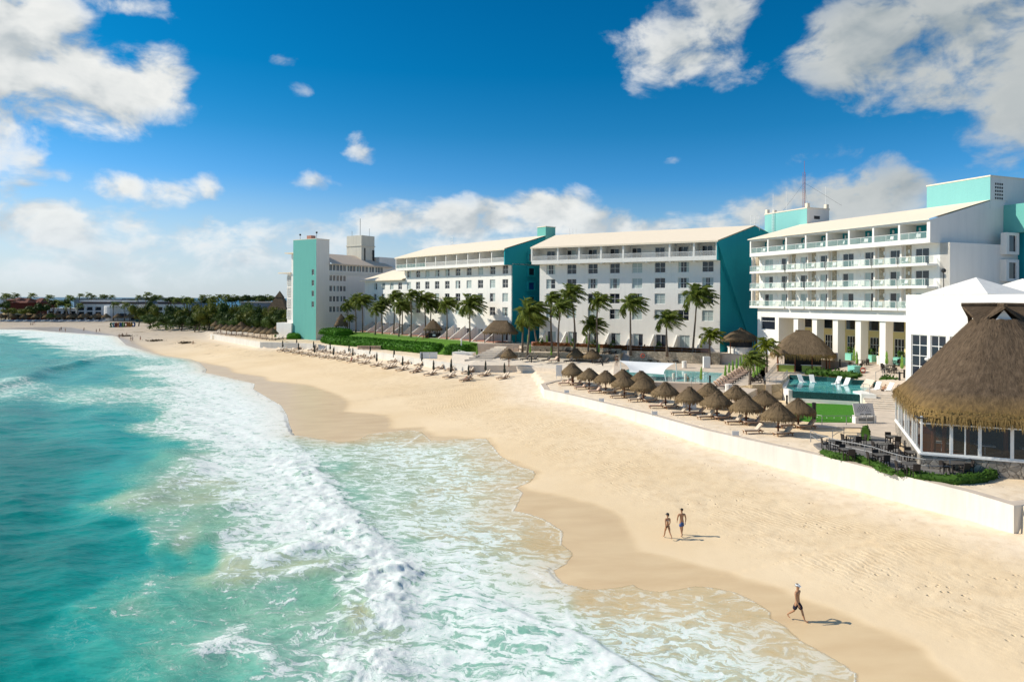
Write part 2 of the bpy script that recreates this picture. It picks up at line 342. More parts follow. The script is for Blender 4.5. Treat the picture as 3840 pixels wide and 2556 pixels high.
PT14=[(0,40,.7,1.2),(200,60,.75,1.3),(0,75,.15,1),(100,100,.05,1),(300,85,.75,1.5),(400,110,.75,1.5),(250,130,.1,1.2),(0,150,0,.9),(150,160,0,1),(350,140,.5,1.2),(320,170,.3,.6),(500,120,.8,1.8),(560,150,.75,1.8),(450,165,.35,1.2),(300,205,.1,.8),(100,230,.15,.7),(0,285,.55,1),(180,215,.3,.6),(500,200,.15,1.1),(620,190,.5,1.5),(750,200,.85,2),(850,240,.95,2),(400,250,.02,.9),(600,260,.4,1.4),(480,330,.5,1.4),(620,320,.6,1.7),(800,300,.85,2),(1000,290,.95,2),(1000,400,.92,2),(850,400,.85,2),(720,420,.6,2),(1150,350,.92,2.3),(1200,450,.92,2.3),(0,400,0,.4),(200,400,0,.5),(400,420,.02,.8),(600,400,.2,1.2),(550,500,.03,.9),(700,520,.1,1.3),(820,520,.5,1.8),(950,500,.82,2),(1100,500,.88,2),(0,600,0,.1),(200,600,0,.2),(400,600,0,.5),(600,600,.03,1),(750,600,.12,1.7),(880,620,.5,2.2),(1000,620,.82,2),(1150,620,.7,2),(1250,620,.92,2.2),
(1330,520,.55,2.5),(1500,520,.35,2.8),(1700,490,.35,3),(1900,500,.4,3),(1400,560,.55,2.4),(1600,570,.5,2.6),(1850,560,.55,2.8),(2100,560,.5,3),(1450,650,.4,2.0),(1600,650,.45,2.3),(1800,650,.5,2.6),(2000,650,.5,3),(2150,650,.45,3),(640,760,.35,2.3),(800,760,.35,2.4),(900,700,.5,2.6),(500,720,.05,1),(300,750,0,.4),(0,800,0,.1),(150,800,0,.2),(1000,740,.75,2.4),(1100,800,.75,2.1),(1250,750,.85,2),(1350,750,.92,2),(1500,750,.45,2),(1700,750,.5,2.3),(1900,750,.5,2.8),(2150,760,.5,3),(400,880,.0,.6),(650,900,.35,2),(800,920,.35,2.3),(950,880,.15,2),(1100,900,.65,2.2),(1200,880,.85,2),(1300,870,.8,2),(1450,870,.92,2),(1600,870,.4,1.9),(1750,850,.55,2.3),(1950,850,.6,2.7),(2150,850,.55,3),(2190,930,.5,3),
(0,1000,0,0),(200,1000,0,.2),(500,1000,0,.6),(750,1000,.05,1.1),(950,980,.05,1.3),(1100,1000,.45,2.6),(1250,990,.6,2.6),(1400,980,.7,2.3),(1550,980,.92,2),(1680,970,.9,2),(1800,970,.5,2),(1950,980,.65,2.3),(2100,970,.65,2.7),(300,1130,.03,.5),(550,1130,.12,1.2),(700,1120,.35,1.6),(850,1100,.2,1.8),(1000,1090,.25,2.2),(1150,1080,.25,2.6),(1350,1070,.35,2.6),(1500,1100,.6,2.2),(1650,1090,.95,2),(1800,1090,.7,2.2),(2000,1090,.75,2.4),(2190,1090,.7,2.6),(0,1250,0,.1),(200,1250,0,.4),(450,1230,.12,1.3),(650,1220,.3,1.8),(800,1200,.15,1.6),(1000,1200,.18,1.7),(1250,1190,.35,1.8),(1400,1200,.15,1.9),(1550,1180,.7,2.2),(1680,1230,.95,2),(1800,1200,.68,2),(2000,1200,.62,1.9),(2190,1200,.62,2),(350,1340,.15,1),(600,1350,.12,1.4),(900,1300,.22,1.7),(1050,1370,.5,1.8),(1200,1330,.3,1.8),(1400,1330,.4,2),(1550,1280,.3,2.7),(1700,1330,.6,2.4),(1900,1330,.62,2.0),(2100,1350,.62,1.8),(0,1450,0,.2),(200,1450,.02,.6),(500,1460,.06,1.2),(800,1450,.22,1.7),(1050,1460,.3,1.7),(1300,1450,.5,1.8),(1500,1450,.7,2),(1700,1450,.66,2),(1900,1450,.64,1.8),(2150,1470,.64,1.8),(0,1560,0,.2),(300,1560,.03,.7),(700,1560,.17,1.5),(1000,1560,.22,1.6),(1300,1560,.55,1.8),(1600,1560,.7,2)]
PT15=[(1400,750,.45,3),(1500,800,.35,3),(1650,800,.3,3.1),(1300,850,.6,2.8),(1200,700,.5,3),(1400,950,.72,2.5),(1600,1000,.72,2.4),(1700,1100,.75,2.4),(1500,1100,.8,2.1),(1800,1200,.75,2.2),(1600,1300,.66,1.8),(2000,1400,.72,2.0),(1800,1450,.66,1.8),(2100,1530,.72,2.0),(1900,1100,.35,3.1),(2050,1200,.45,3),(2150,1100,.3,3.1),(2150,1300,.5,3),(2200,1400,.55,3)]
PT16=[(0,900,.5,3),(300,900,.4,3.1),(600,950,.4,3.1),(700,1050,.5,3),(300,1100,.55,3),(900,1200,.5,3),(600,1250,.55,3),(100,1300,.6,2.8),(1100,1330,.5,3)]
def make_sea():
    X,Y=fan(-1.2,1.0,760,10,430,860); Zs=zsand_np(X,Y)
    ctl=[(*P(*z14(a,b),.2).to_2d(),f,d) for a,b,f,d in PT14]+[(*P(*z15(a,b),.2).to_2d(),f,d) for a,b,f,d in PT15]+[(*P(*z16(a,b),.3).to_2d(),f,d) for a,b,f,d in PT16]
    ctl=np.array(ctl); nx=fbm(X*.12+3,Y*.12,3,31); ny=fbm(X*.12-8,Y*.12+5,3,37)
    Xw=X+nx*(.8+.03*Y); Yw=Y+ny*(.8+.05*Y)
    q=lambda x,y:(x/y*3.2,np.log(y)*2.1)
    qa,qb=q(Xw,Yw); ca,cb=q(ctl[:,0],ctl[:,1]); W=np.zeros(X.shape); Fm=np.zeros(X.shape); Tn=np.zeros(X.shape)
    for i in range(len(ctl)):
        w=1/((qa-ca[i])**2+(qb-cb[i])**2+.004)**2.2; W+=w; Fm+=w*ctl[i,2]; Tn+=w*ctl[i,3]
    Fm/=W; Tn/=W
    dS1,_,_=polydist(X,Y,S1w); ins=inpoly(X,Y,SEA); sd=np.where(ins,dS1,-dS1)         # + = in the water
    # swell + chop
    d,_,s=polydist(X,Y,ML); off=-d*s
    Z=np.zeros(X.shape); amp=sm(off,2,30)
    Z+=amp*.22*np.sin(off/11*2*PI+2.2*nx)*(.6+.4*ny)
    for lam,dr,a in [(7.5,.35,.085),(5.1,-.25,.06),(3.4,.8,.045),(2.5,.1,.032),(1.7,-.6,.020),(1.2,.5,.014),(.8,-.1,.008)]:
        ph=(X*math.sin(dr)+Y*math.cos(dr))*2*PI/lam; res=np.clip((lam/(.0035*Y))/4,0,1)
        wv=1-2*np.abs(np.sin(ph*.5+1.8*fbm(X/lam*.28,Y/lam*.28,2,int(lam*10)))); Z+=res*a*wv*(.35+.65*sm(off,1,14))*(.6+.5*fbm(X*.06,Y*.06,2,77))
    # open swell crest out on the left
    SW=[P(*z14(*p),.3).to_2d() for p in [(-250,330),(0,282),(90,262),(190,215),(330,192)]]
    ds,_,ss=polydist(X,Y,SW); ee=ds*ss; Z+=.85*np.exp(-(np.where(ee>0,ee/2.4,ee/5.0))**2)
    for pts,hh,fo in [([(330,190),(420,160),(560,150)],.4,.2),([(720,560),(800,600),(840,640)],.35,0),([(620,770),(720,795),(980,800)],.35,0),([(630,910),(740,940),(960,915)],.4,.1),([(1060,1020),(1160,1030),(1300,990)],.45,.2),([(980,1110),(1200,1110),(1430,1062)],.4,.2),([(900,1420),(1000,1390),(1110,1400),(1180,1450)],.35,.25)]:
        pl=[P(*z14(*p),.2).to_2d() for p in pts]; dd,_,_=polydist(X,Y,pl); g=np.exp(-(dd/(.9+.012*Y))**2); Z+=hh*g; Fm=Fm+fo*np.exp(-(dd/(.35+.006*Y))**2)
    # the bore: steep shoreward face, long torn back
    dc,par,sc_=polydist(X,Y,CR); e=dc*sc_                                               # + = shoreward side
    lump=fbm(X*1.0,Y*1.0,5,51); lump2=fbm(X*2.6,Y*2.6,3,57)
    e2=e+.9*lump+.35*lump2+.25*fbm(X*5.5,Y*5.5,3,59); along=.55+.45*fbm(par*.9,par*0+3,2,63)
    hgt=np.interp(par,[0,1,4,6,7,8,9,12,14,16,18],[.26,.26,.28,.36,.58,.64,.42,.36,.30,.2,.06])*(.75+.5*fbm(par*1.3,par*0+9,2,64))
    prof=np.where(e2>0,np.exp(-(e2/.8)**2),np.exp(-(e2/2.6)**2)); Z+=hgt*prof*(.8+.4*lump)
    front=np.where(e2>0,np.exp(-(e2/.7)**2),np.exp(-(e2/(1.1+.012*Y))**2)); Fm=np.maximum(Fm,front*1.02*np.clip(hgt*4,0,1))
    Z+=(.08*lump+.05*lump2+.03*fbm(X*5.5,Y*5.5,3,59))*np.clip(Fm*1.6-.55,0,1)
    # hollow at the plunging section
    # second bore front and the thin foam lips
    d2,_,s2=polydist(X,Y,B2); e3=d2*s2+.25*lump+.12*lump2; st=np.exp(-(np.where(e3>0,e3/.35,e3/4.0))**2)
    Z+=.22*st; Fm=np.maximum(Fm,.92*np.exp(-(np.where(e3>0,e3/.25,e3/.9))**2))
    for L,wd in ((LIP,.14),(LIP2,.10),(LIP3,.11),(LIP4,.10)):
        dl,_,_=polydist(X,Y,L); Fm=np.maximum(Fm,.95*np.exp(-((dl+.1*lump2)/wd)**2)); Z+=.05*np.exp(-(dl/(wd*1.5))**2)
    lipm=np.exp(-((sd-.08+.05*lump2)/(.06+.0014*Y))**2); Fm=np.maximum(Fm,.86*lipm*sm(fbm(X*.35,Y*.35,2,91),-.55,.05))
    thin=1-sm(sd,0,5.5)
    sheet=Zs+.008+.04*sm(sd,.2,3)+.012*lipm
    Z=np.where(sd<8,np.maximum(Z*sm(sd,1.0,7.0),sheet),np.maximum(Z,Zs+.05))
    Z=np.where(sd<.25,Zs+.006+.02*np.clip(sd,0,.25),Z)
    Tn=np.maximum(Tn,3.0-sm(sd,0.3,6)*3.0); 
    Fm=Fm*(1-.15*sm(Y,80,150)+.25*sm(Y,160,260))
    o=grid_obj('sea_water',X,Y,Z,M_sea(),dict(flat=sm(e,.5,3.0),edge=sd+.06*lump2+.05*fbm(X*5.5,Y*5.5,2,97),foam=np.clip(Fm,0,1.1),tone=np.clip(Tn,0,3.2),swash=thin),keep=sd>-.45); tag(o,kind='structure')
    # open sea beyond, one sheet to the horizon
    X2,Y2=fan(-2.2,2.2,60,430,60000,80); ins2=(Y2>430); 
    m=MB()
    o2=grid_obj('open_sea',X2,Y2,np.full(X2.shape,-.3),M_open_sea()); tag(o2,kind='structure')
def M_open_sea():
    t=NT('open_sea'); p=t.pos(); n=t.noise(t.scale(p,(.02,.05,1)),1,4); t.set(base=t.mix(n,(.012,.085,.14),(.022,.125,.175)),rough=.35,spec=.3)
    t.bump(t.noise(t.scale(p,(.3,.8,1)),1,5),.3,.4); return t.m
def M_sea():
    t=NT('sea_water'); p=t.pos(); fo=t.attr('foam'); tn=t.attr('tone'); sw=t.attr('swash')
    wn=t.node('ShaderNodeTexNoise',{'Vector':p,'Scale':.55,'Detail':4}); 
    off=t.node('ShaderNodeVectorMath',{0:wn.outputs[1],1:(.5,.5,.5)},operation='SUBTRACT').outputs[0]
    wp=t.node('ShaderNodeVectorMath',{0:p,1:t.scale(off,(2.4,2.4,0))},operation='ADD').outputs[0]
    ph0=t.node('ShaderNodeVectorRotate',{'Vector':p,'Angle':.18},rotation_type='Z_AXIS').outputs[0]
    tonev=t.math('ADD',tn,t.math('MULTIPLY',t.math('SUBTRACT',t.noise(t.scale(p,(.10,.16,0)),1,5,.6),.5),.9))
    cr=t.node('ShaderNodeValToRGB',{'Fac':t.mapr(tonev,-.15,3.25)}); e=cr.color_ramp.elements
    for i,(pos_,c) in enumerate([(0.0,(.000,.170,.155)),(.18,(.000,.225,.205)),(.34,(.010,.33,.295)),(.48,(.075,.40,.31)),(.62,(.20,.43,.295)),(.78,(.38,.43,.25)),(.92,(.58,.44,.23)),(1.0,(.66,.47,.24))]):
        el=e[i] if i<2 else e.new(pos_); el.position=pos_; el.color=c+(1,)
    water=t.mix(t.mapr(t.noise(t.scale(p,(.5,1.3,0)),.9,5,.65),.3,.72,0,.45),cr.outputs[0],t.mix(.5,cr.outputs[0],(.25,.45,.5),'MULTIPLY'))
    water=t.mix(t.mapr(t.noise(t.scale(ph0,(1.1,3.4,0)),1.0,6,.65),.48,.66,0,.55),water,t.mix(.75,water,(.30,.48,.52),'MULTIPLY'))  # darker ripples: chop shading put into the water colour
    water=t.mix(t.math('MULTIPLY',sw,.55),water,(.62,.44,.23))
    # lace: thin-walled cells torn by a warp, two sizes, plus wisps
    v1=t.node('ShaderNodeTexVoronoi',{'Vector':t.scale(wp,(.75,1.25,0)),'Scale':1.0},feature='DISTANCE_TO_EDGE').outputs['Distance']
    v2=t.node('ShaderNodeTexVoronoi',{'Vector':t.scale(wp,(1.8,2.7,0)),'Scale':1.0},feature='DISTANCE_TO_EDGE').outputs['Distance']
    n1=t.noise(t.scale(wp,(.55,1.2,0)),1.0,8,.68); n2=t.noise(wp,3.0,6,.7)
    def ridge(n,w): return t.mapr(t.math('ABSOLUTE',t.math('SUBTRACT',n,.5)),0,w,1,0)
    ph=t.node('ShaderNodeVectorRotate',{'Vector':wp,'Angle':.35},rotation_type='Z_AXIS').outputs[0]
    r1=ridge(t.noise(t.scale(ph,(.34,1.15,0)),1.0,7,.62,.5),.13); r2=ridge(t.noise(t.scale(ph,(1.1,2.6,0)),1.0,5,.6,.6),.15)
    lace=t.math('ADD',t.math('MULTIPLY',t.mapr(v1,0,.32,1,0),.14),t.math('MULTIPLY',t.mapr(v2,0,.34,1,0),.10))
    lace=t.math('ADD',lace,t.math('ADD',t.math('MULTIPLY',r1,.26),t.math('MULTIPLY',r2,.16)))
    lace=t.math('ADD',lace,t.math('MULTIPLY',t.mapr(n1,.26,.74),.42)); lace=t.math('ADD',lace,t.math('MULTIPLY',t.math('SUBTRACT',n2,.5),.40))
    th=t.math('SUBTRACT',1.0,t.math('MULTIPLY',t.math('POWER',fo,.85),.76))
    f=t.mapr(t.math('SUBTRACT',lace,th),-.05,.13,0,1,True); veil=t.mapr(t.math('SUBTRACT',lace,th),-.48,.25,0,.60)
    f=t.math('MAXIMUM',f,t.math('MULTIPLY',veil,t.mapr(fo,.15,.5)))
    r3=ridge(t.noise(t.scale(ph,(.42,1.5,0)),1.3,6,.6,.7),.035); r4=ridge(t.noise(t.scale(wp,(.9,1.9,0)),1.2,5,.6,.8),.04)
    ln=t.math('MULTIPLY',t.math('MAXIMUM',r3,t.math('MULTIPLY',r4,.7)),t.math('MULTIPLY',t.mapr(fo,.05,.30),t.mapr(n2,.40,.62)))
    f=t.math('MAXIMUM',f,t.math('MULTIPLY',ln,.75))
    f=t.math('MULTIPLY',f,t.mapr(fo,.0,.07))
    f=t.math('MULTIPLY',f,t.math('SUBTRACT',1.0,t.math('MULTIPLY',t.math('MULTIPLY',sw,.45),t.mapr(fo,.9,.6))))
    n4=t.noise(wp,8.0,5,.7); fw=t.mix(t.mapr(t.math('ADD',t.math('SUBTRACT',lace,th),t.math('MULTIPLY',t.math('SUBTRACT',n4,.5),.4)),-.10,.30),(.52,.69,.61),(.88,.88,.86)); fine=t.math('ADD',t.math('MULTIPLY',t.mapr(t.noise(t.scale(ph0,(2.2,4.5,2)),1.0,7,.72,.4),.30,.62),.8),t.math('MULTIPLY',t.mapr(t.noise(wp,16.0,3,.7),.3,.7),.3)); fw=t.mix(t.math('MULTIPLY',t.math('SUBTRACT',1.0,fine,0,True),.62,0,True),fw,(.50,.68,.60)); fw=t.mix(t.math('MULTIPLY',sw,.5),fw,(.82,.76,.66))
    t.set(base=t.mix(f,water,fw),rough=t.mapr(f,0,1,.22,.9),spec=t.mapr(f,0,1,.10,.04))
    h=t.math('ADD',t.math('MULTIPLY',t.noise(t.scale(p,(1.0,2.0,1)),1.1,6,.62),.55),t.math('MULTIPLY',t.noise(p,5.0,3),.10))
    hf=t.math('ADD',t.math('ADD',t.math('MULTIPLY',n2,.55),t.math('MULTIPLY',fine,.14)),t.math('MULTIPLY',f,.20)); hh=t.node('ShaderNodeMix',{0:f,2:t.math('MULTIPLY',h,t.mapr(sw,0,1,1,.08)),3:t.math('MULTIPLY',hf,t.mapr(t.attr('flat'),0,1,1,.28))}).outputs[0]
    t.b.inputs['Specular Tint'].default_value=(.25,.75,.80,1); t.b.inputs['IOR'].default_value=1.33
    t.bump(hh,.7,.18); t.set(alpha=t.math('MULTIPLY',t.mapr(t.attr('edge'),-.10,.12,0,1,True),1.0)); return t.m
make_sea()
# ---------------------------------------------------------------- shared materials
WHITE=M_stucco('white_stucco',(.84,.815,.76),.22); GREYW=M_stucco('grey_white_stucco',(.83,.77,.70),.2); TEAL=M_stucco('teal_stucco',(.012,.28,.325),.2); AQUA=M_stucco('aqua_stucco',(.155,.46,.40),.16); PALEAQ=M_stucco('pale_aqua_stucco',(.23,.53,.50),.12)
CREAMROOF=M_stucco('cream_roof',(.84,.72,.56),.10); YELLOWW=M_stucco('yellow_stucco',(.72,.60,.28),.08); OLDWHITE=M_stucco('weathered_white',(.68,.64,.54),.5); DULLROOF=M_stucco('dull_roof',(.66,.54,.42),.2)
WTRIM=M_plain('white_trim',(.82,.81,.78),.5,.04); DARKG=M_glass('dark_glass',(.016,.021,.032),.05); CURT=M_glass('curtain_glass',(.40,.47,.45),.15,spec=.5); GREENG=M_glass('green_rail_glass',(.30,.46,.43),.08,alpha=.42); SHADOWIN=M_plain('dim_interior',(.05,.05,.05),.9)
BLUEG=M_glass('blue_glass',(.01,.05,.20),.05); STONE=M_stone('coral_stone',(.56,.47,.34),2.6); STONEY=M_stone('yellow_stone',(.66,.51,.31),1.3); STONEG=M_stone('grey_rubble',(.37,.33,.28),2.0,.4); TILEW=M_plain('pale_paving',(.74,.64,.52),.8,.10,1.5); PAVE=M_plain('beige_paving',(.60,.50,.40),.85,.12,.8)
CHROME=M_plain('brushed_steel',(.30,.30,.30),.6,.08,8,metal=.4); BLACKM=M_plain('black_metal',(.02,.02,.02),.45,.2); REDM=M_plain('red_mast_paint',(.36,.09,.07),.5); REDRAIL=M_plain('terracotta_wall',(.52,.24,.17),.9,.2)
def frame_thing(name,label,cat,o,d):
    """building frame: x along the facade, y into the building"""
    t=thing(name,label,cat,(o[0],o[1],0),math.atan2(d[1],d[0])); t['ox']=float(o[0]); t['oy']=float(o[1]); del t['ox'],t['oy']
    return t,(Vector(o),Vector(d).normalized())
def onpl(fr,u,v,y=0.0):
    """local x and z where a sight line meets the facade plane at depth y"""
    o,d=fr; n=Vector((-d.y,d.x)); a,b=ray(u,v); r=Vector((a/F,1.0)); s=(o.dot(n)+y)/r.dot(n); return (r*s-o).dot(d),H-b/F*s
def wloc(fr,x,y,z): o,d=fr; n=Vector((-d.y,d.x)); q=o+d*x+n*y; return Vector((q.x,q.y,z))
# window kinds share meshes: frame with muntins, and a pane child with glass and drawn curtains
_wc={}
def win_mesh(w,h,nx,nz,fr=.07):
    k=('f',round(w,2),round(h,2),nx,nz,fr)
    if k not in _wc:
        m=MB(); a,b=w/2,h/2
        m.box(-a,a,0,.09,-b,-b+fr); m.box(-a,a,0,.09,b-fr,b); m.box(-a,-a+fr,.002,.088,-b+fr,b-fr); m.box(a-fr,a,.002,.088,-b+fr,b-fr)
        for i in range(1,nx): x=-a+w*i/nx; m.box(x-fr*.4,x+fr*.4,.01,.08,-b+fr,b-fr)
        for j in range(1,nz): z=-b+h*j/nz; m.box(-a+fr,a-fr,.012,.078,z-fr*.4,z+fr*.4)
        _wc[k]=m.mesh('window',WTRIM)
    return _wc[k]
def pane_mesh(w,h,segs):
    k=('p',round(w,2),round(h,2),tuple(segs))
    if k not in _wc:
        m=MB(); n=len(segs); mats=[DARKG,CURT,BLUEG]
        for i,sg in enumerate(segs):
            x0,x1=-w/2+w*i/n,-w/2+w*(i+1)/n; m.quad((x0,.05,-h/2),(x1,.05,-h/2),(x1,.05,h/2),(x0,.05,h/2),sg)
        _wc[k]=m.mesh('pane',mats)
    return _wc[k]
def window(par,x,z,w,h,y=.14,nx=2,nz=2,segs=(0,0),name='window',fr=.07,rz=0.0):
    o=put(name,win_mesh(w,h,nx,nz,fr),par,(x,y,z)); o.rotation_euler[2]=rz
    put('pane',pane_mesh(w-.02,h-.02,segs),o); return o
SEGS=[(0,0),(0,0),(1,1),(1,1),(1,0,0,1),(0,1),(1,0),(1,0,1)]
def railing_mb(x0,x1,y,z0,h=1.0,step=.16):
    m=MB(); m.box(x0,x1,y,y+.06,z0+h-.06,z0+h); m.box(x0,x1,y+.005,y+.055,z0+.05,z0+.10); n=max(2,int((x1-x0)/step))
    for i in range(n+1): x=x0+.02+(x1-x0-.04)*i/n; m.box(x-.022,x+.022,y+.01,y+.05,z0+.1,z0+h-.06)
    return m
def glass_rail(par,x0,x1,y,z0,h=1.0,ret=0.0):
    m=MB(); m.box(x0,x1,y-.02,y+.05,z0+h-.05,z0+h); m.box(x0,x1,y-.01,y+.04,z0,z0+.05)
    n=max(1,round((x1-x0)/1.6))
    for i in range(n+1): x=x0+.02+(x1-x0-.04)*i/n; m.box(x-.02,x+.02,y-.005,y+.035,z0+.05,z0+h-.05)
    if ret: m.box(x1-.06,x1,y+.05,y+ret,z0+h-.05,z0+h)
    o=m.build('balcony_railing',WTRIM,par); g=MB(); g.quad((x0,y+.01,z0+.05),(x1,y+.01,z0+.05),(x1,y+.01,z0+h-.05),(x0,y+.01,z0+h-.05))
    if ret: g.quad((x1-.03,y+.05,z0+.05),(x1-.03,y+ret,z0+.05),(x1-.03,y+ret,z0+h-.05),(x1-.03,y+.05,z0+h-.05))
    g.build('glass_panel',GREENG,o); return o

# ================================================================ hotel wing with ten window columns (behind the lawn)
def wing_a():
    t,fr=frame_thing('hotel_wing','white six-storey hotel wing with ten window columns, behind the lawn and palms','hotel building',(-29.2,187.5),(.635,-.772))
    L=46.0; zb,zt,ze=5.2,23.9,27.1; rows=[22.6,19.5,16.4,13.25]; wx=[onpl(fr,*z4(x,697))[0] for x in (410,515,622,735,852,975,1103,1235,1374,1520)]
    ax=[onpl(fr,*z4(x,750))[0] for x in (25,115,212,308)]; w,h=2.0,1.95
    holes=[(x-w/2,x+w/2,z-h/2,z+h/2) for x in wx for z in rows]; dz0,dz1=6.8,9.1
    doors=wx+ax; holes+=[(x-1,x+1,dz0,dz1) for x in wx]
    m=MB(); m.wall(0,L,zb,zt,holes); m.box(0.02,L-.3,.4,17,zb,zt-.3); 
    m.poly([(0,0,zb),(0,0,zt),(0,17,zt),(0,17,zb)]); m.box(0,L,-.0,17.5,zt-.29,zt-.002)
    m.build('wall',WHITE,t)
    # annex on the left, two storeys lower
    m=MB(); hs=[(x-w/2,x+w/2,z-h/2,z+h/2) for x in ax for z in rows[1:]]+[(x-1,x+1,dz0,dz1) for x in ax]
    m.wall(-22.9,-.004,zb,21.3,hs); m.box(-22.88,-.01,.4,13,zb,21.2); m.quad((-22.9,0,zb),(-22.9,13,zb),(-22.9,13,21.3),(-22.9,0,21.3)); m.build('annex_wall',WHITE,t)
    m=MB(); e0,e1=-24.0,.6
    m.add([(e0,-1.1,21.3),(e1,-1.1,21.3),(e1,8,24.6),(e0+4,8,24.6),(e0,14,21.3),(e1,14,21.3)],[(0,1,2,3),(0,3,4),(3,2,5,4),(1,5,2)]); m.add([(e0,-1.1,21.05),(e1,-1.1,21.05),(e1,-1.1,21.297),(e0,-1.1,21.297)],[(0,1,2,3)]); m.quad((e0,-1.1,21.05),(e0,14,21.05),(e1,14,21.05),(e1,-1.1,21.05)); m.build('annex_roof',CREAMROOF,t)
    # loggia floor, dividing walls, ceiling
    dv=[onpl(fr,*z4(x,420),-2.1)[0] for x in (285,383,490,600,716,835,958,1087,1223,1362,1510)]; dv[0]=-1.0; dv[-1]=L-.1
    m=MB(); m.box(dv[0],L-.004,-2.1,-.004,23.5,24.0); m.box(dv[0],L-.004,-2.1,-1.95,24.002,24.15)
    for x in dv[:-1]: m.box(x-.12,x+.12,-2.08,1.5,24.0,26.85)
    m.box(dv[0],L-.02,-2.09,1.5,26.852,27.05); m.box(dv[0]+.1,L-.02,1.5,1.7,24.0,26.85)
    for x in dv[1:-1]: m.box(x-.1,x+.1,-2.0,-.1,23.25,23.498)
    m.build('loggia',WHITE,t)
    for i in range(10):
        a,b=dv[i]+.14,dv[i+1]-.14
        if i<3: glass_rail(t,a,b,-2.05,24.15,1.0)
        else: railing_mb(a,b,-2.05,24.15).build('balcony_railing',WTRIM,t)
        c=(a+b)/2+.6; window(t,c,25.2,1.9,2.1,1.37,2,1,(0,0),'sliding_door')
        if i<3: mm=MB(); mm.box(c-1.9,c-1.0,1.4,1.49,24.1,26.8); mm.build('door_panel',AQUA,t)
    # roof, hipped at the left, gable at the right
    m=MB(); r0=(-1.6,10,30.7); r1=(L+.25,10,30.7); a=(-1.15,-2.45,27.06); b=(L+.25,-2.45,27.06); c=(-1.15,18,28.2); d=(L+.25,18,28.2)
    m.add([a,b,r1,r0,c,d],[(0,1,2,3),(3,2,5,4),(0,3,4)]); m.quad((-1.15,-2.45,26.75),b[:2]+(26.75,),b,a); m.build('roof',CREAMROOF,t)
    # teal end wall with five box windows
    m=MB(); pts=[(0,zb),(17.5,zb),(17.5,28.0),(10,30.45),(-2.12,26.9),(-2.12,23.5),(0,23.5)]
    m.add([(L,y,z) for y,z in pts]+[(L-.29,y,z) for y,z in pts],[tuple(range(7))]+[(i,i+7,(i+1)%7+7,(i+1)%7) for i in range(7)]+[tuple(range(13,6,-1))]); m.build('end_wall',TEAL,t)
    fy=5.3
    for z in (25.4,22.2,19.0,15.8,12.6):
        q=MB(); hs=[(-.8,.8,-.75,.75)]; q.wall(-1.15,1.15,-1.1,1.1,hs,0,.3); q.quad((-1.15,0,-1.1),(-1.15,.5,-1.1),(-1.15,.5,1.1),(-1.15,0,1.1)); q.quad((1.15,.5,-1.1),(1.15,0,-1.1),(1.15,0,1.1),(1.15,.5,1.1)); q.quad((-1.15,0,1.1),(1.15,0,1.1),(1.15,.5,1.1),(-1.15,.5,1.1)); q.quad((-1.15,.5,-1.1),(1.15,.5,-1.1),(1.15,0,-1.1),(-1.15,0,-1.1))
        o=q.build('box_window',TEAL,t,loc=(L+.5,fy,z)); o.rotation_euler[2]=PI/2
        put('pane',pane_mesh(1.6,1.5,(2,) if abs(z-19)<.1 else (0,)),o,(0,.2,0))
    m=MB(); m.box(L-2.6,L+.3,9.6,12.6,28,32.6); m.build('roof_tower',AQUA,t); m=MB(); m.box(L-2.7,L+.4,9.5,12.7,32.602,32.75); m.build('coping',CREAMROOF,t)
    k=0
    for x in wx:
        for z in rows: window(t,x,z,w,h,segs=random.choice(SEGS)); 
    for x in ax:
        for z in rows[1:]: window(t,x,z,w,h,segs=random.choice(SEGS))
    for x in wx: window(t,x,7.95,2.0,2.3,nx=2,nz=1,segs=random.choice([(0,1),(1,0)]),name='patio_door')
    for x in ax: window(t,x,7.95,2.0,2.3,nx=2,nz=1,segs=(1,0),name='patio_door')
    xs=ax+wx
    for x in xs:
        q=MB(); q.add([(0,-.004,6.0),(0,-4.6,6.0),(0,-4.6,6.6),(0,-.004,9.7),(.22,-.004,6.0),(.22,-4.6,6.0),(.22,-4.6,6.6),(.22,-.004,9.7)],[(0,1,2,3),(7,6,5,4),(1,5,6,2),(2,6,7,3),(0,4,5,1)]); q.build('patio_divider',WHITE,t,loc=(x-1.75,0,0))
    m=MB(); m.box(xs[0]-2.2,xs[-1]+2.6,-4.3,-.3,6.0,6.72); m.build('patio_floor',REDRAIL,t)
    m=MB()
    for dx in (0,.9): m.tube([(9+dx,9,30.4),(9+dx,9,32.6)],.05)
    for q in (31.2,32.0,32.6): m.tube([(9,9,q),(9.9,9,q)],.04)
    m.build('roof_ladder',WTRIM,t)
    return t
wing_a()
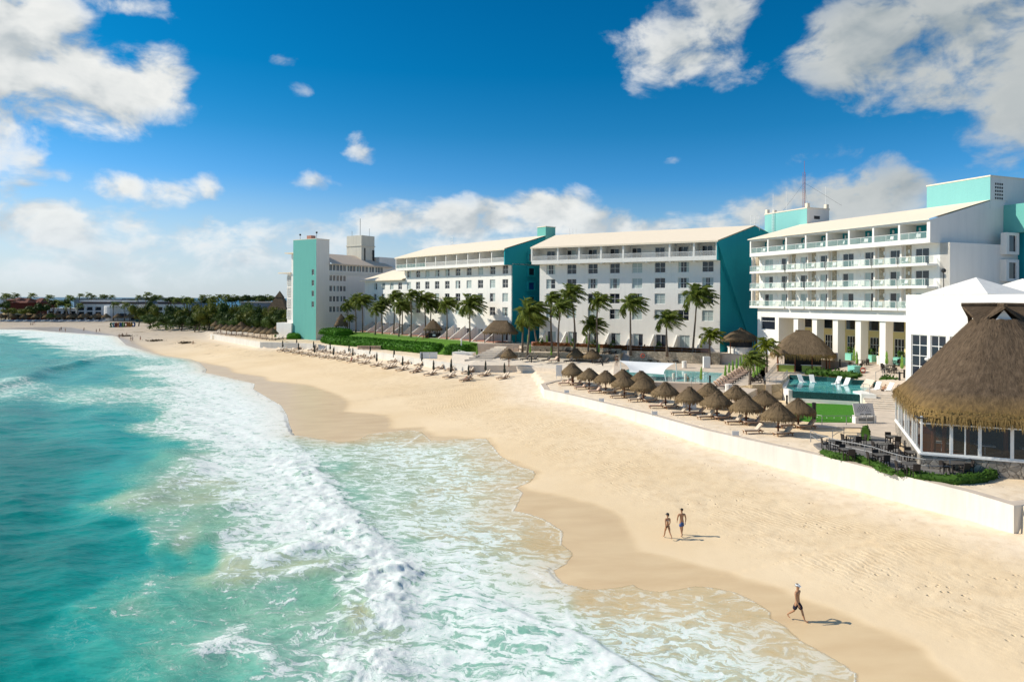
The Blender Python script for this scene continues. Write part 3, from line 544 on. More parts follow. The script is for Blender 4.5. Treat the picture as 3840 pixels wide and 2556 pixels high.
# ================================================================ front hotel wing with eight window columns
def wing_b():
    t,fr=frame_thing('hotel_wing','broad white hotel wing with eight window columns behind the pool terrace','hotel building',(5.94,148.65),(.858,-.513))
    L=38.3; zb,zt=5.5,23.8; rows=[22.35,19.3,16.25,13.1]; wx=[onpl(fr,*z5(x,700))[0] for x in (180,397,617,845,1078,1315,1560,1813)]; w,h=2.15,2.05
    doors=[x+.25 for x in wx[:-1]]
    holes=[(x-w/2,x+w/2,z-h/2,z+h/2) for x in wx for z in rows]+[(x-1.05,x+1.05,6.9,9.3) for x in doors]
    m=MB(); m.wall(0,L,zb,zt,holes); m.box(.02,L-.3,.4,9,zb,zt-.3); m.quad((0,9,zb),(0,0,zb),(0,0,zt),(0,9,zt)); m.box(0,L,0,9,zt-.29,zt-.004); m.build('wall',WHITE,t)
    dv=[onpl(fr,*z5(x,300),-2.1)[0] for x in (40,253,475,702,933,1415,1667,1880)]; dv[0]=-.85; dv[-1]=L-.1
    m=MB(); m.box(dv[0],L-.004,-2.1,-.004,23.45,24.0); m.box(dv[0],L-.004,-2.1,-1.95,24.002,24.2)
    for x in dv[:-1]: m.box(x-.17,x+.17,-2.08,1.5,24.0,26.85)
    m.box(L-.3,L-.02,-2.08,-.1,24.0,26.85)
    m.box(dv[0],L-.02,-2.09,1.5,26.852,27.05); m.box(dv[0]+.1,L-.3,1.5,1.7,24.0,26.85)
    for x in dv[1:-1]+[(dv[4]+dv[5])/2]: m.box(x-.12,x+.12,-2.0,-.1,23.2,23.448)
    m.build('loggia',WHITE,t)
    for i in range(7):
        a,b=dv[i]+.19,dv[i+1]-.19; railing_mb(a,b,-2.05,24.15).build('balcony_railing',WTRIM,t)
    for x in (187,400,620,848,1078,1318,1560,1810): window(t,onpl(fr,*z5(x,270),1.5)[0],25.3,2.0,2.2,1.37,2,1,(0,0) if x!=400 else (0,1),'sliding_door')
    m=MB(); xr=42.6; a=(-1.0,-2.45,27.06); b=(L+.2,-2.45,27.06); r0=(-1.0,9.4,30.65); r1=(xr,9.4,30.65); c=(-1,17,28.5); d=(L+8,19,28.3)
    m.add([a,b,r1,r0,c,d],[(0,1,2,3),(3,2,5,4),(0,3,4)]); m.quad((-1,-2.45,26.75),(L+.2,-2.45,26.75),b,a); m.build('roof',CREAMROOF,t)
    # teal right-hand end wall, splayed in plan
    def ep(s): return (L+.02+(xr-L)*max(0,s)/9.4 ,s)
    prof=[(0,zb),(9.4,zb),(19,zb),(19,27.9),(9.4,30.45),(-2.12,26.85),(-2.12,23.4),(0,23.4)]
    vs=[(*ep(s),z) for s,z in prof]; m=MB(); m.add(vs,[(0,1,4,5,6,7),(1,2,3,4)]); m.quad((L+.02,-2.11,23.4),(L-.12,-2.11,23.4),(L-.12,-2.11,26.85),(L+.02,-2.11,26.85))
    m.build('end_wall',TEAL,t)
    m=MB(); m.quad((0-.02,0,zb),(-.02,0,zt),(-.02,12,zt),(-.02,12,zb)); m.build('side_wall',TEAL,t)
    for z in (24.6,21.5,18.4,15.3):
        q=ep(15.6); o=window(t,q[0]+.02,z,1.8,1.5,0,1,1,(0,),'end_window'); o.location=(q[0]+.05,q[1],z); o.rotation_euler[2]=PI/2-.42
    k=0
    pat={(0,0):(1,0,0,1),(0,1):(0,0),(0,2):(0,0),(0,3):(0,0),(0,4):(1,1),(0,5):(0,0),(0,6):(1,0,0,1),(0,7):(0,0),(1,0):(1,0),(1,4):(1,1),(1,7):(1,0,1),(2,5):(1,1),(2,0):(1,0),(3,7):(1,1),(3,5):(1,1),(3,2):(1,1),(3,1):(1,1),(3,3):(0,1),(3,6):(0,0)}
    for j,z in enumerate(rows):
        for i,x in enumerate(wx): window(t,x,z,w,h,segs=pat.get((j,i),random.choice(SEGS)))
    for i,x in enumerate(doors):
        window(t,x,8.1,2.1,2.4,nx=2,nz=1,segs=[(0,1),(1,0),(1,0),(0,1),(1,0),(0,0),(1,1)][i],name='patio_door',fr=.1)
    for x in wx:
        q=MB(); q.add([(0,-.004,5.6),(0,-3.6,5.6),(0,-3.6,6.2),(0,-.004,9.3),(.25,-.004,5.6),(.25,-3.6,5.6),(.25,-3.6,6.2),(.25,-.004,9.3)],[(0,1,2,3),(7,6,5,4),(1,5,6,2),(2,6,7,3),(0,4,5,1)]); q.build('patio_divider',WHITE,t,loc=(x-1.35,0,0))
    m=MB()
    for x in (2.5,3.3,4.1): m.tube([(x,9.3,30.5),(x,9.3,32.3-.1*x)],.04)
    m.build('roof_antenna',WTRIM,t)
    m=MB()
    for dx in (0,.8,1.6): m.tube([(xr-.8+dx,9.6,29.6),(xr-.8+dx,9.6,32.6)],.05)
    for z in (31.2,31.9,32.6): m.tube([(xr-.8,9.6,z),(xr+.8,9.6,z)],.045)
    m.build('roof_ladder',WTRIM,t)
    return t
wing_b()
# ================================================================ left block with the aqua stair tower
def block_c():
    t,fr=frame_thing('hotel_block','grey-white hotel block with aqua stair tower beside the thatched beach umbrellas','hotel building',(-56.7,200),(.57,.82))
    zb=3.6
    # tower: x along the shaded side, y across the aqua front
    m=MB(); m.wall(0,4.8,zb,33.2,[]); m.quad((4.8,0,24),(4.8,10.4,24),(4.8,10.4,33.2),(4.8,0,33.2)); m.quad((0,10.4,zb),(0.0,10.4,33.2),(4.8,10.4,33.2),(4.8,10.4,zb)); m.quad((0,0,33.0),(4.8,0,33.0),(4.8,10.4,33.0),(0,10.4,33.0)); m.build('tower_wall',GREYW,t)
    q=MB(); ys=[1.35]; zs=[z for z in (24.8,21.0,17.2,13.4)]; zs=[onpl((Vector((-56.7,200)),Vector((.57,.82))),*z3(428,yy))[1] for yy in (612,750,887,1025)]
    # aqua face lies in the plane x=0: draw it in a turned frame
    hs=[(-2.0,-.9,z-.85,z+.85) for z in zs]; q.wall(-10.4,0,zb,33.2,hs,0,.25); o=q.build('aqua_wall',AQUA,t,loc=(-.004,0,0)); o.rotation_euler[2]=-PI/2
    for z in zs: window(o,-1.45,z,1.1,1.7,.12,2,1,(0,0))
    m=MB(); m.box(-.02,4.9,-.06,.2,33.202,33.36); m.box(-.02,.2,.2,10.45,33.202,33.36); m.build('coping',CREAMROOF,t)
    # long wing going back
    nrow=[onpl(fr,*z3(650,y))[1] for y in (556,690,822,955,1088)]; cx=[onpl(fr,*z3(x,690))[0] for x in (651,695,740,784,827)]
    L=36; top=[onpl(fr,*z3(x,556))[0] for x in (651,695,740,784,827,872,912,952,990,1023,1068,1110,1152,1190,1228,1265,1300)]
    hs=[(x-.5,x+.5,z-.85,z+.85) for x in cx for z in nrow[1:]]+[(x-.55,x+.55,nrow[0]-.9,nrow[0]+.9) for x in top]
    m=MB(); m.wall(4.8,L,zb,26.2,hs,0,.2); m.box(4.82,L,.35,12,zb,26.1); m.build('wall',GREYW,t)
    for x in cx:
        for z in nrow[1:]: window(t,x,z,1.0,1.7,.1,2,1,random.choice([(0,0),(0,0),(1,0)]))
    for x in top: window(t,x,nrow[0],1.1,1.8,.1,2,1,random.choice([(0,0),(1,0),(0,0)]))
    m=MB()
    for i in range(90): x=5.0+i*.30; m.box(x,x+.14,-.12,-.004,nrow[0]-2.2,nrow[0]-1.15)
    m.box(5,32,-.14,-.003,nrow[0]-1.148,nrow[0]-1.03); m.build('balustrade',WHITE,t)
    m=MB(); m.add([(4.8,-1.1,26.3),(30,-1.1,26.3),(27,6,29.6),(4.8,6,29.6),(4.8,-1.1,26.0),(30,-1.1,26.0),(30,6,26.3)],[(0,1,2,3),(4,5,1,0),(1,6,2)]); m.quad((4.8,-1.1,26.0),(4.8,0,26.0),(30,0,26.0),(30,-1.1,26.0)); m.build('roof',DULLROOF,t)
    m=MB(); m.box(26.5,40,1.5,12,26,29.4); m.build('penthouse_wall',GREYW,t)
    # weathered water tower on the roof
    m=MB(); m.box(20.2,25.8,3,9.8,25,32.6); m.box(20.0,26.0,2.8,10.0,32.602,32.9); m.box(20.2,25.8,3,9.8,32.902,36.0); m.build('water_tower',OLDWHITE,t)
    m=MB(); m.tube([(21.5,5,36),(21.5,5,41.5)],.07); m.tube([(20.8,8,36),(20.8,8,37.6)],.05); m.tube([(25,4.5,36),(25,4.5,38.6)],.04); m.build('antenna',BLACKM,t)
    m=MB(); m.box(24.9,25.6,2.75,2.98,25,31.5); m.box(21.4,21.7,2.75,2.98,26,32); m.build('downpipe',BLACKM,t)
    for y,z in ((8,34.6),(.6,34.9)):
        m=MB(); m.tube([(.6,y,33),(.6,y,z)],.05); m.sphere((.6,y,z+.2),.3,8,5); m.build('roof_lamp',BLACKM,t)
    m=MB(); m.box(.6,2.2,3,5,33.1,34.4); m.build('vent_box',REDRAIL,t)
    # stepped volumes with lattice balconies left of the tower
    m=MB(); m.box(1.5,14,10.45,13.2,zb,29.3); m.build('side_wall',WHITE,t)
    m=MB(); m.box(.3,15,9.9+.6,14.9,29.4,29.7); m.build('side_roof',CREAMROOF,t)
    m=MB(); m.box(2.5,15,13.25,16.4,zb,23.2); m.build('rear_wall',GREYW,t)
    m=MB(); m.box(1.0,16,13.3,19.0,23.5,23.8); m.build('rear_roof',CREAMROOF,t)
    for z in (21.3,17.9,14.5,11.1):
        q=MB()
        for i in range(7): q.box(2.3,2.45,13.4+i*.48,13.48+i*.48,z-1.3,z+1.3)
        for j in range(6): q.box(2.27,2.42,13.3,16.4,z-1.25+j*.5,z-1.13+j*.5)
        q.build('lattice_screen',WTRIM,t)
    m=MB(); m.box(-.5,2.4,10.46,17.5,zb,8.6); m.build('low_wall',WHITE,t)
    return t
block_c()
# ================================================================ right hotel wing with glass balconies
def wing_e():
    o=Vector((42.95,125.0)); d=Vector((.366,-.93)).normalized(); L=(Vector((55.7,92.5))-o).length
    t,fr=frame_thing('hotel_wing','white hotel wing with glass balconies on the right, antenna mast on its roof','hotel building',o,d)
    yb=1.9; zs=[23.86,20.85,17.8,14.7]; zc=26.9
    x6=lambda x,y,dep=0: onpl(fr,*z6(x,y),dep)[0]
    xw0=x6(105,900,yb); xr=L+1.6
    # recessed back wall with sliding doors
    doorx=[x6(x,1000,yb) for x in (228,368,530,698,888,1075,1290,1505)]
    hs=[(x-1.05,x+1.05,z+.25,z+2.5) for x in doorx for z in zs[1:]]
    m=MB(); m.wall(xw0,xr,14.7,zs[0],hs,yb,.2); m.quad((xw0,15.5,14.7),(xw0,yb,14.7),(xw0,yb,26.8),(xw0,15.5,26.8)); m.build('wall',WHITE,t)
    for j,z in enumerate(zs[1:]):
        for x in doorx: window(t,x,z+1.37,2.1,2.25,yb+.08,2,1,random.choice([(1,0),(0,1),(1,1),(0,0)]),'sliding_door')
    # balconies: separate slabs with glass rails
    segs=[(75,362),(375,527),(537,705),(712,1088),(1097,1308),(1315,1552)]
    for z in zs[1:]:
        for a,b in segs:
            xa,xb=x6(a,900),x6(b,900); q=MB(); q.box(xa,xb,-.15,yb-.004,z-.02,z+.25); q.box(xa,xb,-.15,0.0,z+.252,z+.33); q.build('balcony_slab',WHITE,t); glass_rail(t,xa+.04,xb-.3,-.1,z+.30,1.0,1.7)
    dvs=[x6(x,1000,yb) for x in (105,405,570,740,1128,1348)]
    for x in dvs:
        m=MB(); m.box(x-.14,x+.14,yb-.5,yb-.004,14.96,zs[0]-.004); m.build('party_wall',GREYW,t)
        m=MB(); m.box(x+.5,x+1.3,yb-.10,yb-.006,14.97,zs[0]-.01); m.build('stone_pier',STONE,t)
    # top loggia
    dv=[x6(x,650) for x in (72,220,372,535,710,895,1097,1313,1555)]; dv[0]=0.15; dv[-1]=L-.15
    m=MB(); m.box(0,L,0,yb,zs[0],zs[0]+.5); m.box(0,L,0,.15,zs[0]+.502,zs[0]+.62)
    for x in dv: m.box(x-.15,x+.15,0.02,3.2,zs[0]+.5,zc-.25)
    m.box(0,L,0.01,3.2,zc-.248,zc); m.build('loggia',WHITE,t)
    m=MB(); m.box(.3,L-.3,3.2,3.4,zs[0]+.5,zc-.25); m.build('loggia_back_wall',TEAL,t)
    for i in range(8):
        a,b=dv[i]+.17,dv[i+1]-.17; glass_rail(t,a,b,.05,zs[0]+.6,.95); window(t,b-1.0,zs[0]+1.7,1.6,2.2,3.05,2,1,random.choice([(0,1),(1,0),(0,0)]),'sliding_door')
        q=MB(); q.box(a+.5,a+.72,3.05,3.19,zs[0]+2.0,zs[0]+2.5); q.build('wall_lamp',WTRIM,t)
    for z in zs[1:]:
        for x in doorx: q=MB(); q.box(x-2.0,x-1.8,yb-.14,yb-.006,z+1.9,z+2.4); q.build('wall_lamp',WTRIM,t)
    global BALC
    BALC=[(fr,x-1.75,.75,z+.26,f"{['upper','middle','lower'][j]} glass-balcony floor, {ordw(i)} door from left") for j,z in enumerate(zs[1:]) for i,x in enumerate(doorx)]+[(fr,(dv[i]+dv[i+1])/2,.9,zs[0]+.51,f'top-floor loggia, {ordw(i)} bay from left') for i in range(8)]
    # roof slope
    m=MB(); a=(-.25,-.3,zc+.15); b=(L+.25,-.3,zc+.15); r0=(-.25,11.8,30.25); r1=(L+.25,11.8,30.25); c=(-.25,15.5,30.25); d2=(L+.25,15.5,30.25)
    m.add([a,b,r1,r0,c,d2],[(0,1,2,3),(3,2,5,4)]); m.add([(-.25,-.3,zc-.1),(L+.25,-.3,zc-.1)],[]); m.quad((-.25,-.3,zc+.002),(L+.25,-.3,zc+.002),b,a); m.build('roof',CREAMROOF,t)
    # right end wall
    prof=[(0.02,zs[0]),(yb,zs[0]),(yb,5.5),(15.5,5.5),(15.5,30.1),(11.8,30.1),(0.02,zc)]
    m=MB(); m.add([(L+.18,y,z) for y,z in prof],[tuple(range(7))]); m.quad((L+.18,yb,5.5),(xr,yb,5.5),(xr,yb,zs[0]),(L+.18,yb,zs[0])); m.quad((xr,yb,5.5),(xr,15.5,5.5),(xr,15.5,zs[0]),(xr,yb,zs[0])); m.quad((L+.18,yb,zs[0]),(xr,yb,zs[0]),(xr,15.5,zs[0]),(L+.18,15.5,zs[0])); m.quad((L+.0,0.02,zs[0]),(L+.18,.02,zs[0]),(L+.18,0.02,zc),(L,.02,zc)); m.build('end_wall',GREYW,t)
    for z in (21.6,17.9,14.2):
        q=MB(); q.wall(-1.3,1.3,-1.5,1.5,[(-.75,.75,-1.1,1.1)],0,.25)
        for s in (-1,1): q.quad((1.3*s,0,-1.5),(1.3*s,.8,-1.5),(1.3*s,.8,1.5),(1.3*s,0,1.5))
        q.quad((-1.3,0,1.5),(1.3,0,1.5),(1.3,.8,1.5),(-1.3,.8,1.5)); q.quad((-1.3,.8,-1.5),(1.3,.8,-1.5),(1.3,0,-1.5),(-1.3,0,-1.5))
        w_=q.build('bay_window',GREYW,t,loc=(xr+.8,13.2,z+2.4)); w_.rotation_euler[2]=PI/2; put('pane',pane_mesh(1.5,2.2,(0,)),w_,(0,.15,0))
    m=MB(); m.box(xr-6,xr+1.5,15.52,34,5.5,27.5); m.build('rear_block',TEAL,t)
    m=MB(); m.box(xr-4,xr+3.4,14.6,21.5,25.6,29.6); m.build('aqua_box',AQUA,t)
    # roof penthouses
    def pent(xa,xb,y1,z1,name):
        m=MB(); m.box(xa,xb,11.82,y1,29,z1); o=m.build(name,GREYW,t); q=MB(); q.quad((xa,11.81,29),(xb,11.81,29),(xb,11.81,z1),(xa,11.81,z1)); q.build('aqua_front',PALEAQ,o)
        q=MB(); q.box(xa-.06,xb+.06,11.75,12.1,z1+.002,z1+.2); q.box(xb-.25,xb+.06,12.1,y1+.1,z1+.002,z1+.2); q.build('coping',CREAMROOF,o); return o
    x0=L+.2-9.6; o1=pent(x0,L+.2,30,33.5,'penthouse')
    for i in range(4):
        for j in range(5): q=MB(); q.box(L+.19,L+.24,12.8+i*.45,13.05+i*.45,30.4+j*.5,30.68+j*.5); q.build('vent_hole',SHADOWIN,o1)
    xa,xb=onpl(fr,2867.7,800,11.8)[0],onpl(fr,3026,800,11.8)[0]; o2=pent(xa,xb,17.2,33.1,'penthouse')
    for x,y in ((xa+.3,12.2),(xa+.3,14),(xa+.3,16.8),(xb-.3,12.2),(xb-.3,16.8)): q=MB(); q.box(x-.3,x+.3,y-.3,y+.3,33.1,34.1); q.build('parapet_post',CREAMROOF,o2)
    q=MB(); q.box(xb,xb+.02,13.5,14.9,31.2,31.8); q.build('vent',SHADOWIN,o2)
    q=MB()
    for s in (0,.5): q.tube([(xa+2.3+s,11.6,29.5),(xa+2.3+s,11.6,34.2)],.04)
    for i in range(15): q.tube([(xa+2.3,11.6,29.6+i*.3),(xa+2.8,11.6,29.6+i*.3)],.025)
    q.build('ladder',WTRIM,o2)
    q=MB(); mx,my=onpl(fr,3016,700,14.0)[0],14.0; zt=40.4
    tri=[(mx-.22,my-.13),(mx+.22,my-.13),(mx,my+.25)]
    for p in tri: q.tube([(p[0],p[1],33),(p[0],p[1],zt)],.028,5)
    for i in range(19):
        z=33+i*.37
        for k in range(3): a,b=tri[k],tri[(k+1)%3]; q.tube([(a[0],a[1],z),(b[0],b[1],z+.37)],.012,4)
    q.tube([(mx,my,zt-.2),(mx,my,zt+2.2)],.03); q.build('antenna_mast',REDM,t)
    q=MB()
    for ex,ey in ((-6,0),(7,2),(2,-1)): q.tube([(mx,my,zt-2),(mx+ex,my+ey,33.3)],.015,4)
    q.build('guy_wire',BLACKM,t)
    q=MB()
    for x,y,h in ((xa+1.0,13,4.2),(xa+4.6,13,4.2),(xb-.2,16.5,4.4)): q.tube([(x,y,33),(x,y,33+h)],.04)
    q.build('whip_antenna',WTRIM,t)
    # colonnade, cream wall behind with tall windows
    cols=[(435,515),(590,680),(762,862),(950,1050),(1152,1255)]; cy=.9
    m=MB(); xl=x6(135,1400,.6); xl2=x6(312,1400,.6); m.wall(xl,xl2,5.5,14.7,[(xl+.9,xl2-.9,10.9,13.9)],.6,.3); m.quad((xl,8,5.5),(xl,.6,5.5),(xl,.6,14.7),(xl,8,14.7)); m.quad((xl2,.6,5.5),(xl2,6,5.5),(xl2,6,14.7),(xl2,.6,14.7)); m.box(xl,xr,.62,yb-.01,13.1,14.68); m.build('corner_pavilion',WHITE,t)
    window(t,(xl+xl2)/2,12.4,xl2-xl-1.8,3.0,.75,1,2,(0,),'window')
    for a,b in cols:
        xa=x6(a,1400,cy); m=MB(); m.box(xa,xa+1.0,cy,cy+1.5,5.5,13.1); m.build('column',WHITE,t)
    backy=5.6; hs=[]; bw=[]
    for a,b in ((520,588),(683,760),(866,948),(1055,1148),(1258,1360)):
        xa,xb=x6(a,1400,backy),x6(b,1400,backy); bw.append((xa,xb))
        hs+= [(xa,xb-.05,11.4,13.0)]
        hs+= [(xa+.3,xb-.05,6.9,10.4)]
    m=MB(); m.wall(xl2,xr,5.5,13.1,hs,backy,.25); m.build('cream_back_wall',YELLOWW,t)
    m=MB(); m.quad((xl2,backy,13.1),(xr,backy,13.1),(xr,yb-.02,13.1),(xl2,yb-.02,13.1)); m.build('portico_ceiling',WHITE,t)
    for xa,xb in bw:
        window(t,(xa+xb)/2,12.2,xb-xa-.05,1.6,backy+.1,1,1,(0,),'clerestory_window'); window(t,(xa+xb)/2+.12,8.65,xb-xa-.35,3.5,backy+.1,3,3,(0,0,0),'tall_window')
    return t
wing_e()
# ================================================================ white restaurant hall with pyramid roofs
def hall_f():
    t,fr=frame_thing('restaurant_hall','plain white hall with pyramid roofs behind the big thatched restaurant','restaurant',(48.1,84.4),(.38,-.925))
    wxs=[(893,1018),(1043,1165),(1195,1320)]; hs=[]
    for a,b in wxs:
        xa,za=onpl(fr,*z9(a,300)); xb,_=onpl(fr,*z9(b,300)); hs.append((xa,xb,7.0,12.0))
    m=MB(); m.wall(0,26,4.0,16.8,hs,0,.3); m.quad((0,20,4),(0,0,4),(0,0,16.8),(0,20,16.8)); m.quad((0,0,16.5),(26,0,16.5),(26,20,16.5),(0,20,16.5)); m.build('wall',WHITE,t)
    for a,b,c,d in hs: window(t,(a+b)/2,(c+d)/2,b-a,d-c,.12,2,4,(0,0),'tall_window',.1)
    for xc,yc,hw,zt in ((4.4,6.2,4.1,18.9),(4.4,14.9,4.1,18.9),(13.0,14.9,4.1,18.9)):
        m=MB(); m.add([(xc-hw,yc-hw,16.85),(xc+hw,yc-hw,16.85),(xc+hw,yc+hw,16.85),(xc-hw,yc+hw,16.85),(xc,yc,zt)],[(0,1,4),(1,2,4),(2,3,4),(3,0,4)]); m.build('pyramid_roof',WHITE,t)
    m=MB(); m.tube([(1.2,5,16.5),(1.2,5,19.6)],.05); m.sphere((1.2,5,19.8),.28,8,6); m.build('roof_lamp',BLACKM,t)
    m=MB(); m.sphere((hs[0][1]+.2,-.25,9.2),(.3,.25,.2),8,6); m.build('wall_lamp',WTRIM,t)
hall_f()
# ---------------------------------------------------------------- leaf work
LEAFH=M_leaf('hedge_leaf',(.010,.050,.004),(.085,.25,.015)); LEAFD=M_leaf('dark_leaf',(.014,.034,.008),(.075,.115,.022)); LEAFY=M_leaf('olive_leaf',(.034,.055,.008),(.19,.20,.03)); LEAFG=M_leaf('scrub_leaf',(.022,.055,.010),(.12,.17,.035)); LEAFR=M_leaf('red_leaf',(.06,.025,.008),(.20,.07,.02)); LEAFB=M_leaf('lush_leaf',(.02,.06,.008),(.10,.20,.03)); LEAFBR=M_leaf('brown_scrub',(.05,.04,.02),(.14,.10,.05))
BARK=M_plain('bark',(.12,.095,.07),.95,.3,4,bump=.5); PALMBARK=M_plain('palm_bark',(.16,.125,.095),.95,.35,5,bump=.6)
def leaves(m,pts,size,n_per=1,flat=.4):
    """small leaf-sized faces, one island each, around the given points"""
    for (p,nrm) in pts:
        for _ in range(n_per):
            d=Vector((random.gauss(0,1),random.gauss(0,1),random.gauss(0,1))); d=(d.normalized()*(1-flat)+nrm*flat*1.5).normalized()
            a=d.orthogonal().normalized(); a.rotate(Matrix.Rotation(random.uniform(0,6.28),3,d)); b=d.cross(a); s=size*random.uniform(.6,1.3)
            q=p+nrm*random.uniform(-.3,.9)*size; tip=q+a*s
            m.add([q-a*s*.8,q+b*s*.42+d*s*.12,tip,q-b*s*.42+d*s*.12],[(0,1,2,3)])
def hedge(name,label,path,hw,h,mat,leaf=.12,dens=14,group=None,cat='hedge',top=.75,wob=.1):
    """clipped mass of leaves: rounded body along a path (x,y,z), half width hw, height h"""
    m=MB(); path=[Vector(p) for p in path]; pts=[]; fine=[path[0]]
    for a,b in zip(path,path[1:]):
        k=max(1,int((b-a).length/.7))
        for i in range(1,k+1): fine.append(a+(b-a)*i/k)
    prof=[(-1,0),(-1.04,.55),(-.85,.88),(-.45,1.0),(.1,1.03),(.55,.98),(.9,.85),(1.04,.5),(1,0)]
    n=len(fine); vs=[]
    for i,p in enumerate(fine):
        d=(fine[min(i+1,n-1)]-fine[max(i-1,0)]); d.z=0; d.normalize(); nn=Vector((-d.y,d.x,0)); e=min(1.0,(min(i,n-1-i)+.35)/1.6)
        W=hw(i/(n-1)) if callable(hw) else hw; HH=h(i/(n-1)) if callable(h) else h
        for a,b in prof: vs.append(p+nn*a*W*(.6+.4*e)+Vector((0,0,b*HH*(.55+.45*e)))+Vector((random.uniform(-wob,wob),random.uniform(-wob,wob),random.uniform(-wob,wob)*.6 if b>0 else 0)))
    k=len(prof); fs=[(i*k+j,(i+1)*k+j,(i+1)*k+j+1,i*k+j+1) for i in range(n-1) for j in range(k-1)]+[tuple(range(k)),tuple((n-1)*k+j for j in range(k-1,-1,-1))]
    m.add(vs,fs)
    lp=[]
    for f in fs[:-2]:
        a,b,c,d=[vs[q] for q in f]; ar=((c-a).cross(d-b)).length/2; nr=(c-a).cross(d-b).normalized()
        if nr.dot((a+b+c+d)/4-fine[min(f[0]//k,n-1)])<0: nr=-nr
        for _ in range(int(ar*dens+random.random())):
            s,t_=random.random(),random.random(); lp.append(((a*(1-s)+b*s)*(1-t_)+(d*(1-s)+c*s)*t_,nr))
    leaves(m,lp,leaf,1,.35)
    o=m.build(name,mat); return tag(o,label,cat,group)
# ---------------------------------------------------------------- flat ground pieces with level changes
from mathutils.geometry import tessellate_polygon
def slab(name,outer,z,z0,mat,holes=(),kind='structure',parent=None,smat=None):
    """flat terrace from z0 up to z, holes left open"""
    loops=[[Vector((p[0],p[1],z)) for p in outer]]+[[Vector((p[0],p[1],z)) for p in h] for h in holes]
    m=MB(); fl=[p for l in loops for p in l]; tr=tessellate_polygon(loops)
    fs=[]
    for t in tr:
        a,b,c=[fl[i] for i in t]; fs.append(t if (b-a).cross(c-a).z>0 else t[::-1])
    m.add(fl,fs,0)
    for l in loops:
        n=len(l)
        for i in range(n):
            a,b=l[i],l[(i+1)%n]; m.quad((a.x,a.y,z0),(b.x,b.y,z0),(b.x,b.y,z),(a.x,a.y,z),1 if smat else 0)
    o=m.build(name,[mat,smat] if smat else mat,parent)
    if kind and parent is None: tag(o,kind=kind)
    return o
def PZ(l,z,f=lambda x,y:(x,y)): return [P(*f(*p),z) for p in l]
def strip(name,rows,mat,kind='structure',skirt=None,lift=0):
    m=MB(); n=len(rows[0]); vs=[Vector(p)+Vector((0,0,lift)) for r in rows for p in r]
    fs=[(i*n+j,i*n+j+1,(i+1)*n+j+1,(i+1)*n+j) for i in range(len(rows)-1) for j in range(n-1)]
    m.add(vs,fs)
    if skirt is not None:
        ring=[vs[j] for j in range(n)]+[vs[i*n+n-1] for i in range(1,len(rows))]
        for a,b in zip(ring,ring[1:]): m.quad(a,b,(b.x,b.y,skirt),(a.x,a.y,skirt))
        ring=[vs[i*n] for i in range(len(rows))]
        for a,b in zip(ring,ring[1:]): m.quad(a,b,(b.x,b.y,skirt),(a.x,a.y,skirt))
    o=m.build(name,mat); 
    return tag(o,kind=kind) if kind else o
def wallrun(name,label,pts,z0,z1,th,mat,cap=None,cat='wall',group=None):
    """wall following a polyline with mitred thickness th to the right of travel"""
    pts=[Vector((p[0],p[1])) for p in pts]; n=len(pts); off=[]
    for i in range(n):
        d1=(pts[i]-pts[i-1]).normalized() if i else (pts[1]-pts[0]).normalized(); d2=(pts[i+1]-pts[i]).normalized() if i<n-1 else d1
        d=(d1+d2).normalized(); nn=Vector((d.y,-d.x)); off.append(pts[i]+nn*th/max(.4,d.dot(d1)))
    Z0=z0 if hasattr(z0,'__len__') else [z0]*n; Z1=z1 if hasattr(z1,'__len__') else [z1]*n
    m=MB()
    for i in range(n-1):
        a,b,c,d=pts[i],pts[i+1],off[i+1],off[i]; A,B=Z1[i],Z1[i+1]; E,G=Z0[i],Z0[i+1]
        m.quad((a.x,a.y,E),(b.x,b.y,G),(b.x,b.y,B),(a.x,a.y,A)); m.quad((d.x,d.y,A),(c.x,c.y,B),(c.x,c.y,G),(d.x,d.y,E)); m.quad((a.x,a.y,A),(b.x,b.y,B),(c.x,c.y,B),(d.x,d.y,A),1 if cap else 0)
    for i in (0,n-1): a,d=pts[i],off[i]; m.quad((a.x,a.y,Z0[i]),(d.x,d.y,Z0[i]),(d.x,d.y,Z1[i]),(a.x,a.y,Z1[i]))
    o=m.build(name,[mat,cap] if cap else mat); return tag(o,label,cat,group)
GRASS=M_plain('lawn_grass',(.085,.20,.012),.9,.35,2.2,bump=.6,bs=30); GRASS2=M_plain('artificial_turf',(.05,.21,.008),.9,.22,3,bump=.5,bs=40)
GREYC=M_stucco('grey_concrete',(.50,.48,.45),.2); WALLW=M_stucco('seawall_white',(.74,.70,.63),.55)
def M_poolw(name,a,b,sc_):
    t=NT(name); p=t.pos(); v=t.node('ShaderNodeTexVoronoi',{'Vector':p,'Scale':sc_,'Smoothness':.6},feature='SMOOTH_F1').outputs['Distance']; n=t.noise(p,.25,3)
    base=t.mix(t.mapr(n,.3,.7),a,b); base=t.mix(t.mapr(v,.35,.75,0,.5),base,c3(b,1.5)); t.set(base=base,rough=.08,spec=.45); t.bump(t.noise(p,2.2,3),.15,.06); return t.m  # paler cell rims: caustic light put into the water colour
POOLW=M_poolw('pool_water',(.10,.40,.40),(.20,.52,.50),2.0); POOLW2=M_poolw('infinity_pool_water',(.02,.27,.31),(.13,.46,.45),1.4); TILED=M_stone('dark_pool_tile',(.03,.11,.11),9.0,.5)

